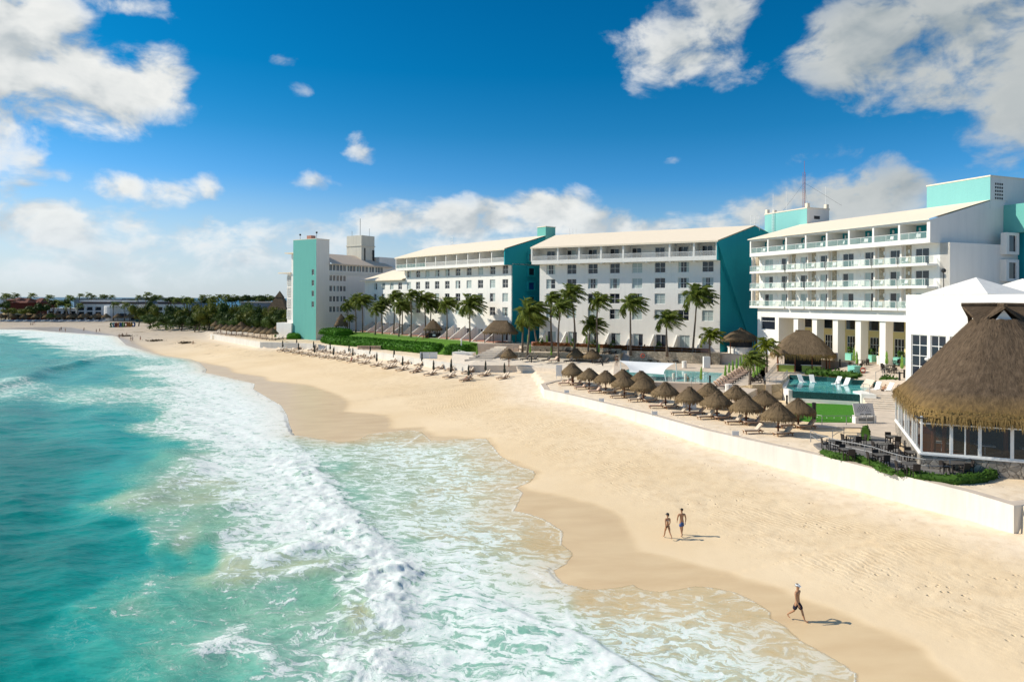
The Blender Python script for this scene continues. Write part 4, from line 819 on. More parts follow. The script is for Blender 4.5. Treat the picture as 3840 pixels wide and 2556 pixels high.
# seawalls
near=[p for p in BL_[:10]]
pts=[P(3800,1996,1.5).to_2d()+Vector((7.5,2.2))]+[P(*p).to_2d() for p in near]+[P(2027,1440,3.2).to_2d(),P(2062,1430,3.2).to_2d(),P(2105,1421,3.2).to_2d()]
pts=[p+Vector((-.12,-.2)) if i<11 else p for i,p in enumerate(pts)]
wallrun('seawall','long white retaining wall curving along the beach in front of the thatched umbrellas',pts,[.7]*(len(pts)-2)+[1.6,2.4],3.26,.8,WALLW,PAVE)
pts=[P(*p).to_2d() for p in ((794,1269,2.6),(980,1302,2.6),(1125,1306,2.6),(1186,1310,2.6))]
wallrun('seawall','low white wall below the far cluster of thatched umbrellas',pts,1.8,4.05,.4,WALLW)
pts=[P(*p).to_2d() for p in ((1222,1313,2.6),(1229,1313,2.6),(1348,1330,2.6),(1454,1347,2.6),(1628,1376,2.6),(1763,1393,2.6))]
wallrun('seawall','white wall behind the beach loungers, below the hedge',pts,1.8,[3.95,3.95,3.9,3.9,3.85,3.8],.4,WALLW)
# stairs through the wall
def stairs(name,label,a,b,c,d,n,mat,cat='stairs'):
    """a,b bottom left/right, c,d top right/left"""
    a,b,c,d=[Vector(p) for p in (a,b,c,d)]; m=MB()
    for i in range(n):
        s0,s1=i/n,(i+1)/n; zt=a.z+(d.z-a.z)*s1; p0,p1,p2,p3=a+(d-a)*s0,b+(c-b)*s0,b+(c-b)*s1,a+(d-a)*s1
        m.prism([(q.x,q.y) for q in (p0,p1,p2,p3)],a.z-.5,zt)
    return tag(m.build(name,mat),label,cat)
stairs('stairs','grey concrete steps through the white wall beside the hedge tip',P(1197,1313,2.65),P(1221,1314,2.65),P(1214,1291,3.9),P(1192,1291,3.9),7,GREYC)
# pale left deck and lawn in front of wing A
f=[(1690,1358,3.8),(1763,1369,3.8),(1934,1370,3.8),(2105,1384,3.75),(2275,1399,4.2),(2300,1402,4.55)]; b=[(1700,1325,4.9),(1800,1338,4.7),(1945,1341,4.6),(2107,1342,4.6),(2300,1352,4.57),(2330,1353,4.56)]
strip('pool_deck',[[P(*q) for q in f],[P(*q) for q in b]],TILEW,skirt=2.0)
AO=Vector((-29.2,187.5)); AX=Vector((.635,-.772)); AY=Vector((.772,.635))
def Aloc(x,y,z): q=AO+AX*x+AY*y; return Vector((q.x,q.y,z))
f=[(1200,1275,4.2),(1237,1291,3.9),(1344,1299,3.9),(1500,1314,3.9),(1640,1327,3.9),(1764,1333,3.9),(1885,1302,5.2)]
F_=[P(*q) for q in f]; B_=[Aloc(x,-4.4,6.6) for x in (-23,-14,0,14,26,36,46)]; M_=[a.lerp(b,.45) for a,b in zip(F_,B_)]
for q in M_: q.z=6.2
for a,b in zip(M_,F_): a.z=min(6.2,b.z+2.3)
strip('lawn',[F_,M_,B_],GRASS,skirt=2.0)
Bk=[Aloc(x,-4.4,6.19) for x in (-25,-23,46)]; 
slab('hotel_path',[(p.x,p.y) for p in [Aloc(-30,-6,0),Aloc(47.5,-5.2,0),Aloc(47.5,1,0),Aloc(-30,1,0)]],6.55,2,PAVE)
# terraces in front of wing B
w1=[P(1925,1337,4.6),P(2107,1341,4.6),P(2303,1351,4.6)]; w1=[p.to_2d() for p in w1]
BY=Vector((.513,.858)); w2=[p+BY*4.2 for p in w1]
wallrun('stone_wall','low coral-stone wall in front of the terrace loungers',w1,3.5,5.55,.35,STONE)
slab('lounger_terrace',[w1[0]+BY*.3,w1[1]+BY*.3,w1[2]+BY*.3,w2[2]+BY*.2,w2[1]+BY*.2,w2[0]+BY*.2],5.5,3,PAVE)
wallrun('stone_wall','coral-stone wall behind the terrace loungers, below the front wing',w2,4.5,6.55,.4,STONE)
w3=[P(2362,1353,4.6).to_2d(),P(2700,1364,4.6).to_2d()]
wallrun('stone_wall','long coral-stone wall behind the sail-shaded pool',w3,3.5,6.5,.4,STONE)
wallrun('stone_wall','coral-stone wall end beside the terrace steps',[P(2318,1354,4.6).to_2d(),w2[2]+Vector((.3,0))],3.5,6.0,.4,STONE)
up=[w2[0]+BY*.3,w2[1]+BY*.3,w2[2]+BY*.3,w3[0]+BY*.35+Vector((-.2,0)),w3[1]+BY*.35,P(2790,1333,6.3).to_2d(),Vector((44.3,126.0)),Vector((52,142)),Vector((30,160)),Vector((5,178)),Vector((-4,165)),Vector((-1,155))]
slab('upper_terrace',up,6.3,3,PAVE)
stairs('stairs','stone steps from the pool deck up to the terrace of the front wing',P(2322,1354,4.57),P(2358,1355,4.57),P(2358,1355,4.57)+Vector((1.2,3.6,1.73)),P(2322,1354,4.57)+Vector((1.2,3.6,1.73)),9,GREYC)
st=[P(1742,1352,4.2),P(1842,1352,4.2),P(1905,1299,6.45),P(1868,1297,6.45)]
stairs('stairs','wide pale steps climbing from the deck beside the lawn',*st,8,TILEW)
# left pool with its deck
outer=PZ([(2300,1402),(2441,1432),(2680,1440),(2690,1468),(2792,1483),(2868,1442),(2862,1362),(2775,1352),(2702,1364),(2362,1354),(2303,1354)],4.55)
pool=PZ([(2312,1399),(2441,1427),(2672,1434),(2714,1397),(2523,1386),(2365,1381)],4.55)
slab('pool_terrace',outer,4.55,2.8,PAVE,[pool])
pt=thing('swimming_pool','turquoise swimming pool under the white shade sail','swimming pool',(pool[0].x,pool[0].y,4.0))
lp=[p-pool[0] for p in pool]; slab('water',[(p.x,p.y) for p in lp],.46,0,POOLW,parent=pt,kind=None)
EO_=Vector((42.95,125)); EX_=Vector((.366,-.93)).normalized(); EY_=Vector((-EX_.y,EX_.x))
# yellow stone wall and raised bar deck
yw=[P(2770,1484,3.3),P(2824,1490,3.3),P(2932,1494,3.3)]; yw=[p.to_2d() for p in yw]
wallrun('stone_wall','yellow stone wall sloping up beside the right-hand pool',yw,2.8,[4.6,5.0,5.2],.5,STONEY)
slab('bar_deck',PZ([(2872,1443),(2925,1438),(2962,1404),(3014,1406),(3066,1408)],5.15)+[EO_+EX_*23+EY_*-6.2,EO_+EX_*23+EY_*-.4,EO_+EX_*2+EY_*-.4]+PZ([(2868,1352)],5.15),5.15,2.8,PAVE)
# infinity pool
ip=PZ([(2961,1421),(2947,1456),(2972,1465),(3221,1478),(3228,1473),(3262,1470),(3345,1466),(3366,1455),(3285,1452),(3249,1443),(3193,1441),(3100,1430),(3014,1426)],4.62)
it=thing('infinity_pool','blue infinity pool with dark tiled edge and white loungers standing in it','swimming pool',(ip[3].x,ip[3].y,3.0)); lp=[p-ip[3] for p in ip]
slab('water',[(p.x,p.y) for p in lp],1.62,.1,POOLW2,parent=it,kind=None)
def ring(name,idx,off,z0,z1,th,mat,parent,base):
    q=[Vector((lp[i].x,lp[i].y)) for i in idx]; c=Vector((sum(p.x for p in lp)/len(lp),sum(p.y for p in lp)/len(lp))); m=MB()
    for a,b in zip(q,q[1:]):
        d=(b-a).normalized(); n=Vector((d.y,-d.x)); n=n if n.dot((a+b)/2-c)>0 else -n; a2,b2=a+n*off,b+n*off; m.prism([a2,b2,b2+n*th,a2+n*th] if d.cross(n)>0 else [a2,a2+n*th,b2+n*th,b2],z0,z1)
    return m.build(name,mat,parent)
ring('tiled_edge',[2,3],.004,.75,1.60,.12,TILED,it,ip[3]); ring('front_wall',[2,3],-.3,-.3,.74,.55,WHITE,it,ip[3]); ring('corner_wall',[1,2],.0,-.3,1.72,.5,WHITE,it,ip[3]); ring('left_wall',[0,1],.0,-.3,1.72,.5,WHITE,it,ip[3])
m=MB(); a=lp[3]; m.prism([(a.x+.05,a.y-.5),(a.x+1.5,a.y-1.2),(a.x+1.9,a.y+3),(a.x+.25,a.y+2)],-.3,1.75); m.build('side_wall',WHITE,it)
bk=[8,9,10,11,12,0]; ring('tiled_back_wall',bk,0.0,.5,2.25,.25,TILED,it,ip[3])
# turf by the pool, paths on the right
slab('turf',PZ([(2985,1511),(3034,1513),(3231,1521),(3212,1584),(3062,1585),(2960,1570)],3.22),3.31,3.0,GRASS2)
slab('paving',PZ([(3232,1522),(3262,1538),(3385,1545),(3420,1560),(3400,1610),(3370,1665),(3330,1690),(3262,1640),(3240,1606),(3055,1606),(3050,1586),(3213,1587)],3.22),3.30,3.0,PAVE)
stairs('stairs','broad pale steps between the infinity pool and the big thatched restaurant',P(3266,1540,3.2),P(3388,1546,3.2),P(3388,1546,3.2)+Vector((1.0,4.6,1.45)),P(3266,1540,3.2)+Vector((1.0,4.6,1.45)),8,TILEW)
pd=[P(3266,1540,3.2)+Vector((.9,4.5,0)),P(3388,1546,3.2)+Vector((1.2,4.5,0)),P(3388,1546,3.2)+Vector((5,8,0)),P(3400,1440,5)+Vector((0,2,0)),P(3262,1452,4.65)]
slab('pool_landing',pd,4.64,3.0,PAVE)
# dining terrace below wing E
def Eloc(x,y,z): q=EO_+EX_*x+EY_*y; return Vector((q.x,q.y,z))
strip('dining_terrace',[[Eloc(x,-6.2,5.45) for x in (23,28,33,38.5)],[Eloc(x,.4,6.65) for x in (23,28,33,38.5)]],PAVE,skirt=3.5)
slab('portico_floor',[Eloc(x,y,0).to_2d() for x,y in ((-1,.4),(38.5,.4),(38.5,7.5),(-1,7.5))],6.652,3,PAVE)
def PD(u,v):
    z=6.0
    for _ in range(8):
        p=P(u,v,z); y=(p.to_2d()-EO_).dot(EY_); z=.4*z+.6*min(6.65,max(5.45,5.45+(y+6.2)/6.6*1.2))
    return P(u,v,z)
stairs('stairs','short flight from the infinity pool up to the dining terrace',P(3226,1452,4.6),P(3262,1456,4.6),P(3284,1424,5.44),P(3250,1418,5.44),5,TILEW)
# planters edging
hedge('planter_hedge','strip of spiky green plants behind the white pool loungers',[P(3022,1402,5.2),P(3100,1408,5.2),P(3170,1414,5.25),P(3228,1418,5.3)],.7,.75,LEAFB,.28,12,cat='plants',wob=.15)
hedge('planter_hedge','short strip of spiky green plants beside the big thatched roof',[P(3300,1425,5.4),P(3335,1427,5.4),P(3372,1430,5.4)],.5,.6,LEAFB,.28,12,cat='plants',wob=.15)
# restaurant terrace
rt=PZ([(3050,1662),(3068,1676),(3141,1703),(3212,1716),(3274,1730),(3320,1748),(3384,1767),(3471,1781),(3562,1784),(3639,1779),(3705,1772),(3755,1768)],3.42)
GREYT=M_plain('grey_terrace',(.19,.18,.17),.8,.15,1.2)
slab('restaurant_terrace',[(p.x,p.y) for p in rt]+[(36,53),(32.5,57),(34.5,63.5),(33,66),tuple(P(3262,1632,3.42).to_2d())],3.42,3.0,GREYT)
hp=[z17(*p) for p in [(-60,930),(20,955),(90,985),(200,1005),(330,1015),(430,1040),(560,1080),(690,1142),(800,1172)]]
hedge('terrace_hedge','low green hedge at the left end of the restaurant railing',[P(u,v+6,3.2) for u,v in hp],.30,.5,LEAFB,.13,34,wob=.14)
hp=[z17(*p) for p in [(815,1176),(960,1195),(1100,1222),(1300,1252),(1500,1275),(1700,1265),(1880,1232),(1990,1170),(2040,1120)]]
hedge('terrace_hedge','low green hedge below the restaurant railing, near the stone base',[P(u,v+6,3.2) for u,v in hp],.32,.55,LEAFB,.13,34,wob=.14)
hedge('hedge_column','tall narrow clipped hedge beside the terrace tables',[P(3243,1655,3.3),P(3250,1650,3.3)],.45,2.0,LEAFB,.1,30)
# hedges around the lawn
def hmix(i0,i1,t,n=6): return [F_[int(i0+(i1-i0)*k/n)].lerp(F_[min(6,int(i0+(i1-i0)*k/n)+1)],(i0+(i1-i0)*k/n)%1).lerp(M_[int(i0+(i1-i0)*k/n)].lerp(M_[min(6,int(i0+(i1-i0)*k/n)+1)],(i0+(i1-i0)*k/n)%1),t) for k in range(n+1)]
def lawnhedge(label,i0,i1):
    q=hmix(i0,i1,.38,10)
    for p in q: p.z-=1.1
    wd=(hmix(i0,i1,.75,10)[5]-hmix(i0,i1,0,10)[5]).length*.5
    return hedge('hedge',label,q,wd,2.15,LEAFH,.30,16,wob=.2)
lawnhedge('big dense green hedge left of the lifeguard hut steps',.35,4.05)
lawnhedge('dense green hedge right of the lifeguard hut steps',4.3,5.0)
pc=[P(*z3(560,1405),6.0),P(*z3(690,1405),6.1),P(*z3(830,1420),6.1)]
hedge('hedge','tall clipped hedge block at the left end of the lawn',pc,2.6,1.5,LEAFH,.28,16,wob=.15)
pc=[P(*z3(860,1440),5.4),P(*z3(1100,1450),5.4),P(*z3(1300,1460),5.4),P(*z3(1470,1470),5.4)]
hedge('hedge','long low clipped hedge across the lawn',pc,.7,.9,LEAFB,.14,22)
pc=[P(*z20(1790,850),4.0),P(*z20(1900,790),4.3),P(*z20(2050,735),4.8),P(*z20(2200,700),5.4)]
hedge('hedge','bright green hedge running up to the foot of the aqua tower',pc,2.0,1.6,LEAFH,.17,18)
pc=[P(*z20(1400,800),4.0),P(*z20(1600,800),4.0),P(*z20(1760,800),4.0)]
hedge('hedge','low green hedge behind the far thatched umbrellas',pc,.8,.8,LEAFH,.16,14)
# red-leaved planting below wing B
BO=Vector((5.94,148.65)); BX=Vector((.858,-.513))
def Bloc(x,y,z): q=BO+BX*x+BY*y; return Vector((q.x,q.y,z))
hedge('hedge','rust-coloured planting along the foot of the front wing',[Bloc(x,-4.6,6.3) for x in (1,9,18,28,36)],.55,.85,LEAFR,.16,12,wob=.2)
for i,(x,l) in enumerate([(3,'leftmost'),(10.5,'second'),(14.8,'third'),(19,'fourth'),(28.3,'rightmost')]):
    m=MB(); pp=[]
    for k in range(90):
        d=Vector((random.gauss(0,1),random.gauss(0,1),abs(random.gauss(0,1)))).normalized(); pp.append((Vector((d.x*.55,d.y*.55,d.z*1.2+.3)),d))
    leaves(m,pp,.22); o=m.build('shrub',LEAFB,loc=Bloc(x,-4.9,6.5)); tag(o,f'{l} of the yellow-green shrubs among the rust planting','shrub',group='shrubs below the front wing')
w=wallrun('planter_wall','low terracotta wall behind the rust planting of the front wing',[Bloc(.2,-3.7,0).to_2d(),Bloc(37.5,-3.7,0).to_2d()],6.0,7.15,.2,REDRAIL)
# ================================================================ thatch
TH=M_thatch('thatch',(.175,.125,.078),(.25,.17,.08),(1.2,2.8)); THB=M_thatch('thatch_big',(.125,.088,.058),(.30,.185,.05),(7.4,9.2)); THF=M_plain('thatch_fringe',(.25,.165,.06),.95,.45,9); THD=M_plain('thatch_fringe_dark',(.17,.12,.06),.95,.4,9)
WOOD=M_plain('teak_wood',(.30,.155,.07),.7,.25,6); WOODR=M_plain('red_brown_pole',(.22,.075,.035),.6,.25,5); CUSH=M_plain('beige_cushion',(.62,.50,.38),.85,.08,4); CUSHP=M_plain('pinkish_towel',(.66,.47,.36),.9,.08,4); SLATE=M_plain('dark_wicker',(.035,.028,.025),.6,.3,20); DKOLIVE=M_plain('dark_olive_canvas',(.055,.058,.042),.9,.2,6); LIME=M_plain('lime_canvas',(.20,.34,.06),.8,.2,5); WHITEP=M_plain('white_plastic',(.80,.80,.78),.35,.03)
def cone_mesh(rad,prof,n=40,jit=.04,ex=None):
    """thatched skirt: rings of (radius factor, height) around an outline"""
    m=MB(); vs=[]
    for r,z in prof:
        for k in range(n):
            t=2*PI*k/n; o=rad(t) if callable(rad) else rad; q=o*r*(1+random.uniform(-jit,jit)); vs.append((q*math.cos(t),q*math.sin(t),z+random.uniform(-jit,jit)*.5))
    k=len(prof); m.add(vs,[(i*n+j,i*n+(j+1)%n,(i+1)*n+(j+1)%n,(i+1)*n+j) for i in range(k-1) for j in range(n)]); m.add([vs[(k-1)*n+j] for j in range(n)],[tuple(range(n))]); return m
def fringe_mb(rad,z,ln,n,out=.05,w=.07):
    m=MB()
    for k in range(n):
        t=2*PI*(k+random.random())/n; o=(rad(t) if callable(rad) else rad)*random.uniform(.94,1.02); L=ln*random.uniform(.55,1.35); a=Vector((o*math.cos(t),o*math.sin(t),z+random.uniform(0,.25)*ln)); tg=Vector((-math.sin(t),math.cos(t),0))*w*random.uniform(.5,1.2); d=Vector((math.cos(t)*out*random.uniform(-.6,1.6),math.sin(t)*out*random.uniform(-.6,1.6),-L))+tg*random.uniform(-1,1)
        m.add([a-tg,a+tg,a+d+tg*.25,a+d-tg*.25],[(0,1,2,3)])
    return m
_pal=[]
for v in range(3):
    random.seed(40+v); prof=[(1.0,1.55),(.96,1.66),(.72,2.05),(.42,2.45),(.16,2.78),(.05,2.9)]
    m=cone_mesh(1.5,prof,36,.05); me1=m.mesh('thatch_canopy',TH,True); fm=fringe_mb(1.48,1.62,.42,260,.08,.06); fm.v+=[]
    g=fringe_mb(1.2,1.9,.4,120,.12,.05); fm.add(g.v,g.f)
    for rr,zz_,nn in ((1.0,2.02,110),(.75,2.3,90),(.5,2.58,70),(.25,2.85,40)): g=fringe_mb(rr,zz_,.36,nn,.34,.035); fm.add(g.v,g.f)
    me2=fm.mesh('thatch_fringe',[TH]); _pal.append((me1,me2))
m=MB(); m.tube([(0,0,-.3),(.02,0,1.4),(0,0,2.6)],[.085,.075,.06],8); _pole=m.mesh('pole',WOODR)
m=MB(); m.lathe([(.26,.60),(.28,.63),(.26,.66)],14); _ptab=m.mesh('tray_table',WOODR)
def palapa(loc,label,group,s=1.0,k=0,tray=True):
    t=thing('thatched_umbrella',label,'thatched umbrella',loc,random.uniform(0,6.28),group); w_=s*random.uniform(1.06,1.16); t.scale=(w_,w_,s*random.uniform(.97,1.04))
    o=put('thatch_canopy',_pal[k][0],t); put('thatch_fringe',_pal[k][1],o); put('pole',_pole,t)
    if tray: put('tray_table',_ptab,t)
    return t
# near cluster: measured pole feet
NEARP=[(z7,428,690,'rearmost-left'),(z7,440,712,''),(z7,617,757,''),(z7,800,802,''),(z7,990,770,''),(z7,1005,852,''),(z7,1190,800,''),(z7,1220,892,''),(z7,1460,967,''),(z7,1945,968,''),(z7,1727,1042,''),(z7,2235,995,''),(z7,2028,1090,''),(z8,760,1190,''),(z8,565,1250,''),(z8,908,1362,''),(z8,1120,1292,'')]
NPL=['leftmost thatched umbrella behind the curved wall, half hidden by its neighbour','leftmost full thatched umbrella on the sand, just right of the wall corner','third thatched umbrella from left in the near front row, pink towels below','thatched umbrella fourth from left in the front row','left one of two thatched umbrellas standing against the pool edge','thatched umbrella before the two standing against the pool edge','right one of two thatched umbrellas standing against the pool edge','thatched umbrella in front of the pool sail, person sitting beneath it','thatched umbrella below the two pale bollards of the pool wall','thatched umbrella standing back below the pool stair rail','thatched umbrella with a pale sign board behind its pole','thatched umbrella standing back before the yellow stone wall, left one','front-row thatched umbrella between the two that stand farther back','thatched umbrella below the white corner of the infinity pool','second thatched umbrella from right in the near front row','nearest thatched umbrella, lowest in the photo, two cream loungers at its foot','rightmost thatched umbrella, at the edge of the artificial turf']
NEARL=[]
for i,(f_,x,y,_) in enumerate(NEARP):
    p=P(*f_(x,y),3.2); NEARL.append(p); palapa(p,NPL[i],'thatched umbrellas on the sand behind the white wall',1.03,i%3)
for f_,x,y,l,zb in [(z13,1220,505,'left one of two thatched umbrellas at the edge of the pale deck by the pool',3.6),(z13,1455,512,'right one of two thatched umbrellas at the edge of the pale deck by the pool',3.7),(z12,1800,540,'lone thatched umbrella on the pale deck in front of the wide steps',4.0)]:
    p=P(*f_(x,y),zb); p.z=zb; palapa(p,l,'thatched umbrellas on the pale deck',1.05 if 'lone' not in l else .98,1)
FARP=[(265,722),(390,738),(497,762),(600,770),(718,785),(840,790),(968,815),(1097,830),(1228,840),(1350,850),(1560,810),(1705,815)]; FARB=[(165,640),(330,650),(440,655),(540,660),(700,665),(1470,740)]
for i,(x,y) in enumerate(FARP): palapa(P(*z20(x,y),3.95),f'{ordw(i)} from left in the front row of far thatched umbrellas','far thatched umbrellas',1.12,i%3,False)
for i,(x,y) in enumerate(FARB): palapa(P(*z20(x,y+10),4.0),f'{ordw(i)} from the left in the back row of far thatched umbrellas','far thatched umbrellas',1.12,i%3,False)
# ================================================================ sun loungers
def lounger_mesh():
    fr=MB()
    for s in (-.3,.3): fr.box(-1.0,.95,s-.035,s+.035,.24,.31)
    for i in range(12): x=-.95+i*.165; fr.box(x,x+.06,-.262,.262,.25,.29)
    leg=MB(); leg.box(-.035,.035,-.035,.035,0,.238)
    sm_=MB(); sm_.box(-1.0,.33,-.29,.29,.31,.40)
    bk=MB(); bk.M=Matrix.Translation((.33,0,.34))@Matrix.Rotation(-R(48),4,'Y'); bk.box(0,.78,-.29,.29,0,.09); bk.box(0,.78,-.33,-.295,-.05,.02); bk.box(0,.78,.295,.33,-.05,.02); 
    return fr,leg,sm_,bk
def make_lounger(name,label,cat,fm,cm,group):
    t=thing(name,label,cat,(0,0,-50),0,group); fr,leg,s_,bk=lounger_mesh()
    fr.build('frame',fm,t); s_.build('seat_cushion',cm,t); bk.build('backrest',cm,t); lm=leg.mesh('leg',fm)
    for x in (-.85,.75):
        for y in (-.3,.3): put('leg',lm,t,(x,y,0))
    return t
PROTO={}
def lounger(kind,loc,rz,label,group,s=1.0):
    if kind not in PROTO:
        fm,cm={'sand':(WOOD,CUSH),'towel':(WOOD,CUSHP),'dark':(SLATE,SLATE),'darktowel':(SLATE,CUSHP)}[kind]; t=make_lounger('sun_lounger',label,'sun lounger',fm,cm,group); PROTO[kind]=t
        t.location=loc; t.rotation_euler[2]=rz; t.scale=(s,)*3; return t
    return dup(PROTO[kind],loc,rz,label,group,s)
# furled umbrellas
def furled_mesh(h,r,seed):
    random.seed(seed); c=MB(); prof=[(r*.55,h*.26),(r*1.0,h*.34),(r*.95,h*.5),(r*.62,h*.62),(r*.80,h*.72),(r*.55,h*.88),(.03,h)]
    n=14; vs=[]
    for i,(q,z) in enumerate(prof):
        for k in range(n): t=2*PI*k/n; g=q*(1.12 if k%2 else .72); vs.append((g*math.cos(t)+.02*math.sin(i),g*math.sin(t),z))
    c.add(vs,[(i*n+k,i*n+(k+1)%n,(i+1)*n+(k+1)%n,(i+1)*n+k) for i in range(len(prof)-1) for k in range(n)]); return c
def make_furled(label,mat,h,r,group,cat='closed umbrella'):
    t=thing('closed_umbrella',label,cat,(0,0,-50),0,group); furled_mesh(h,r,3).build('folded_canopy',mat,t); m=MB(); m.tube([(0,0,-.2),(0,0,h+.08)],.03,6); m.build('pole',WOOD if mat is DKOLIVE else CHROME,t)
    m=MB(); m.lathe([(.24,0),(.24,.06),(.05,.09)],12); m.build('base',BLACKM,t); return t
def furled(kind,loc,label,group,s=1.0):
    if kind not in PROTO:
        t=make_furled(label,DKOLIVE if kind=='uo' else LIME,2.5 if kind=='uo' else 2.35,.20 if kind=='uo' else .19,group); PROTO[kind]=t; t.location=loc; return t
    return dup(PROTO[kind],loc,random.uniform(0,6),label,group,s)
SEAWARD=R(28)
def pairs(f_,pts,row,zb=None):
    for i,(x,y) in enumerate(pts):
        p=PG(*f_(x,y),2.4) if zb is None else P(*f_(x,y),zb); 
        for k,off in enumerate((Vector((-.25,-.62,0)),Vector((.25,.62,0)))):
            q=p+off; q.z=(zsand(q.x,q.y) if zb is None else zb)+.01; q.z=min(q.z,p.z+.15)
            lounger('sand',q,SEAWARD+random.uniform(-.06,.06),f"{'nearer' if k==0 else 'farther'} lounger of the {ordw(i)} pair from left, {row}",'wooden loungers set in pairs on the open beach')
BG='front row on the open beach'; BB='back row along the white wall'
pairs(z11,[(275,258),(410,283),(555,308),(710,332),(850,357),(1025,382),(1180,398),(1340,420),(1520,452),(1725,488),(1940,528),(2150,562)],'front row of far beach loungers')
pairs(z11,[(570,232),(820,257),(965,282),(1105,302),(1280,318),(1440,345),(1690,368),(1820,398),(2240,458)],'back row below the hedge wall')
pairs(z12,[(60,588),(225,620),(435,648),(645,690),(925,725),(1175,772),(1440,698),(1715,742)],'front row of nearer beach loungers')
pairs(z12,[(100,500),(290,528),(495,552),(790,598),(940,622),(1195,662)],'back row near the grey slab')
for i,(f_,x,y) in enumerate(sorted([(z11,283,238),(z11,530,210),(z11,565,288),(z11,830,255),(z11,847,336),(z11,1122,280),(z11,1178,380),(z11,1455,318),(z11,1522,395),(z11,1830,368),(z11,1945,498),(z11,2250,435),(z12,110,480),(z12,235,598),(z12,520,535),(z12,690,668),(z12,950,640),(z12,945,708),(z12,1205,752),(z12,1455,678),(z12,1735,715)],key=lambda q:q[0](q[1],q[2])[0])):
    furled('uo',PG(*f_(x,y),2.4),f'{ordw(i)} from the left of the dark furled umbrellas among the beach loungers','dark furled umbrellas on the beach')
# under the near thatched umbrellas
DESC=[d.replace('thatched umbrella','the thatched umbrella',1) for d in NPL]
EXT={1:[(-1.3,-.6,'towel'),(.5,-.9,'towel')],2:[(-1.2,-.5,'towel'),(.7,-.7,'towel')],3:[(-1.5,-.3,'towel'),(.4,-1.0,'sand')],5:[(-1.0,-.6,'sand'),(.9,-.2,'sand')],6:[(1.1,-.6,'sand')],4:[(-.8,-.9,'sand')],7:[(-1.1,-.6,'sand'),(.8,-.9,'sand')],8:[(-1.1,-.4,'towel'),(.6,-.7,'sand')],10:[(-1.2,-.3,'sand'),(.7,-.5,'towel')],9:[(.2,-1.0,'sand')],12:[(-1.2,-.2,'sand'),(.6,-.6,'towel')],11:[(.4,-.9,'sand')],14:[(-1.3,-.2,'sand'),(.5,-.7,'towel')],13:[(-.2,-1.0,'sand')],15:[(-2.3,.3,'sand'),(.2,-.8,'sand')],16:[(-1.1,.0,'sand'),(.6,-.6,'sand')],0:[(-.5,.5,'sand')]}
for i,l in EXT.items():
    for k,(dx,dy,kd) in enumerate(l):
        q=NEARL[i]+Vector((dx,dy,.02)); s=('pink-towelled' if kd=='towel' else 'wooden cream-cushioned')
        short=['far-left hidden','leftmost','third front','fourth front','left poolside','front-of-poolside','right poolside','sail-side','bollard-side','stair-side','sign-board','left stone-wall','middle front','pool-corner','second-right front','nearest','rightmost'][i]
        lounger(kd,q,R(10)+random.uniform(-.12,.12),f"{s} lounger {'left' if k==0 else 'right'} of the {short} thatched umbrella pole",'loungers under the near thatched umbrellas')
for i,(x,y) in enumerate(sorted([(180,735),(250,745),(330,760),(430,770),(520,775),(640,790),(760,800),(880,815),(990,825),(1090,840),(1200,850),(1290,870),(1360,875),(1440,860),(1530,850),(1620,845),(1720,840),(230,700),(700,760),(1150,800)])):
    lounger('sand',P(*z20(x,y),3.97),SEAWARD,f'{ordw(i)} of the wooden loungers below the far thatched umbrellas, counted from the left','loungers under the far thatched umbrellas')
# terrace loungers, dark wicker
for i,(x,y) in enumerate([(440,292),(550,294),(735,298),(825,300),(1025,312),(1130,314),(1315,308),(1420,310),(1670,340),(1770,342)]):
    lounger('dark',P(*z13(x,y),5.51),R(35),f'{ordw(i)} from the left of the dark loungers on the narrow stone-walled terrace','dark loungers on the stone-walled terrace')
for i,(x,y,k) in enumerate([(170,425,'dark'),(290,428,'dark'),(470,440,'dark'),(595,440,'dark'),(785,455,'dark'),(890,460,'darktowel'),(1110,470,'dark'),(1530,485,'dark'),(1640,480,'dark')]):
    p=P(*z13(x,y),4.35); p.z=4.4; lounger(k,p,R(35),f'{ordw(i)} from left of the dark loungers on the pale deck' if k=='dark' else 'dark lounger with a pink towel on the pale deck','dark loungers on the pale deck')
for i,(x,y,k) in enumerate([(1320,460,'dark'),(1400,462,'dark'),(1520,465,'dark'),(1600,470,'dark')]):
    lounger(k,P(*z7(x,y),4.57),R(30),f'{ordw(i)} from the left of the dark loungers between stone wall and sail','dark loungers behind the sail')
for i in range(11):
    s=i/10; a,b=P(*z7(2065,752),4.57),P(*z7(2345,575),4.57); lounger('darktowel',a.lerp(b,s),R(200),f'{ordw(i)} from the front in the diagonal row of towelled loungers along the pool edge','towelled loungers along the right pool edge')
for i in range(6):
    s=i/5; a,b=P(*z8(660,810),4.57),P(*z8(765,705),4.57); lounger('dark',a.lerp(b,s),R(200),f'{ordw(i)} from the front in the short row of dark loungers by the ramp railing','dark loungers by the ramp')
G1='lime furled umbrellas on the terraces'
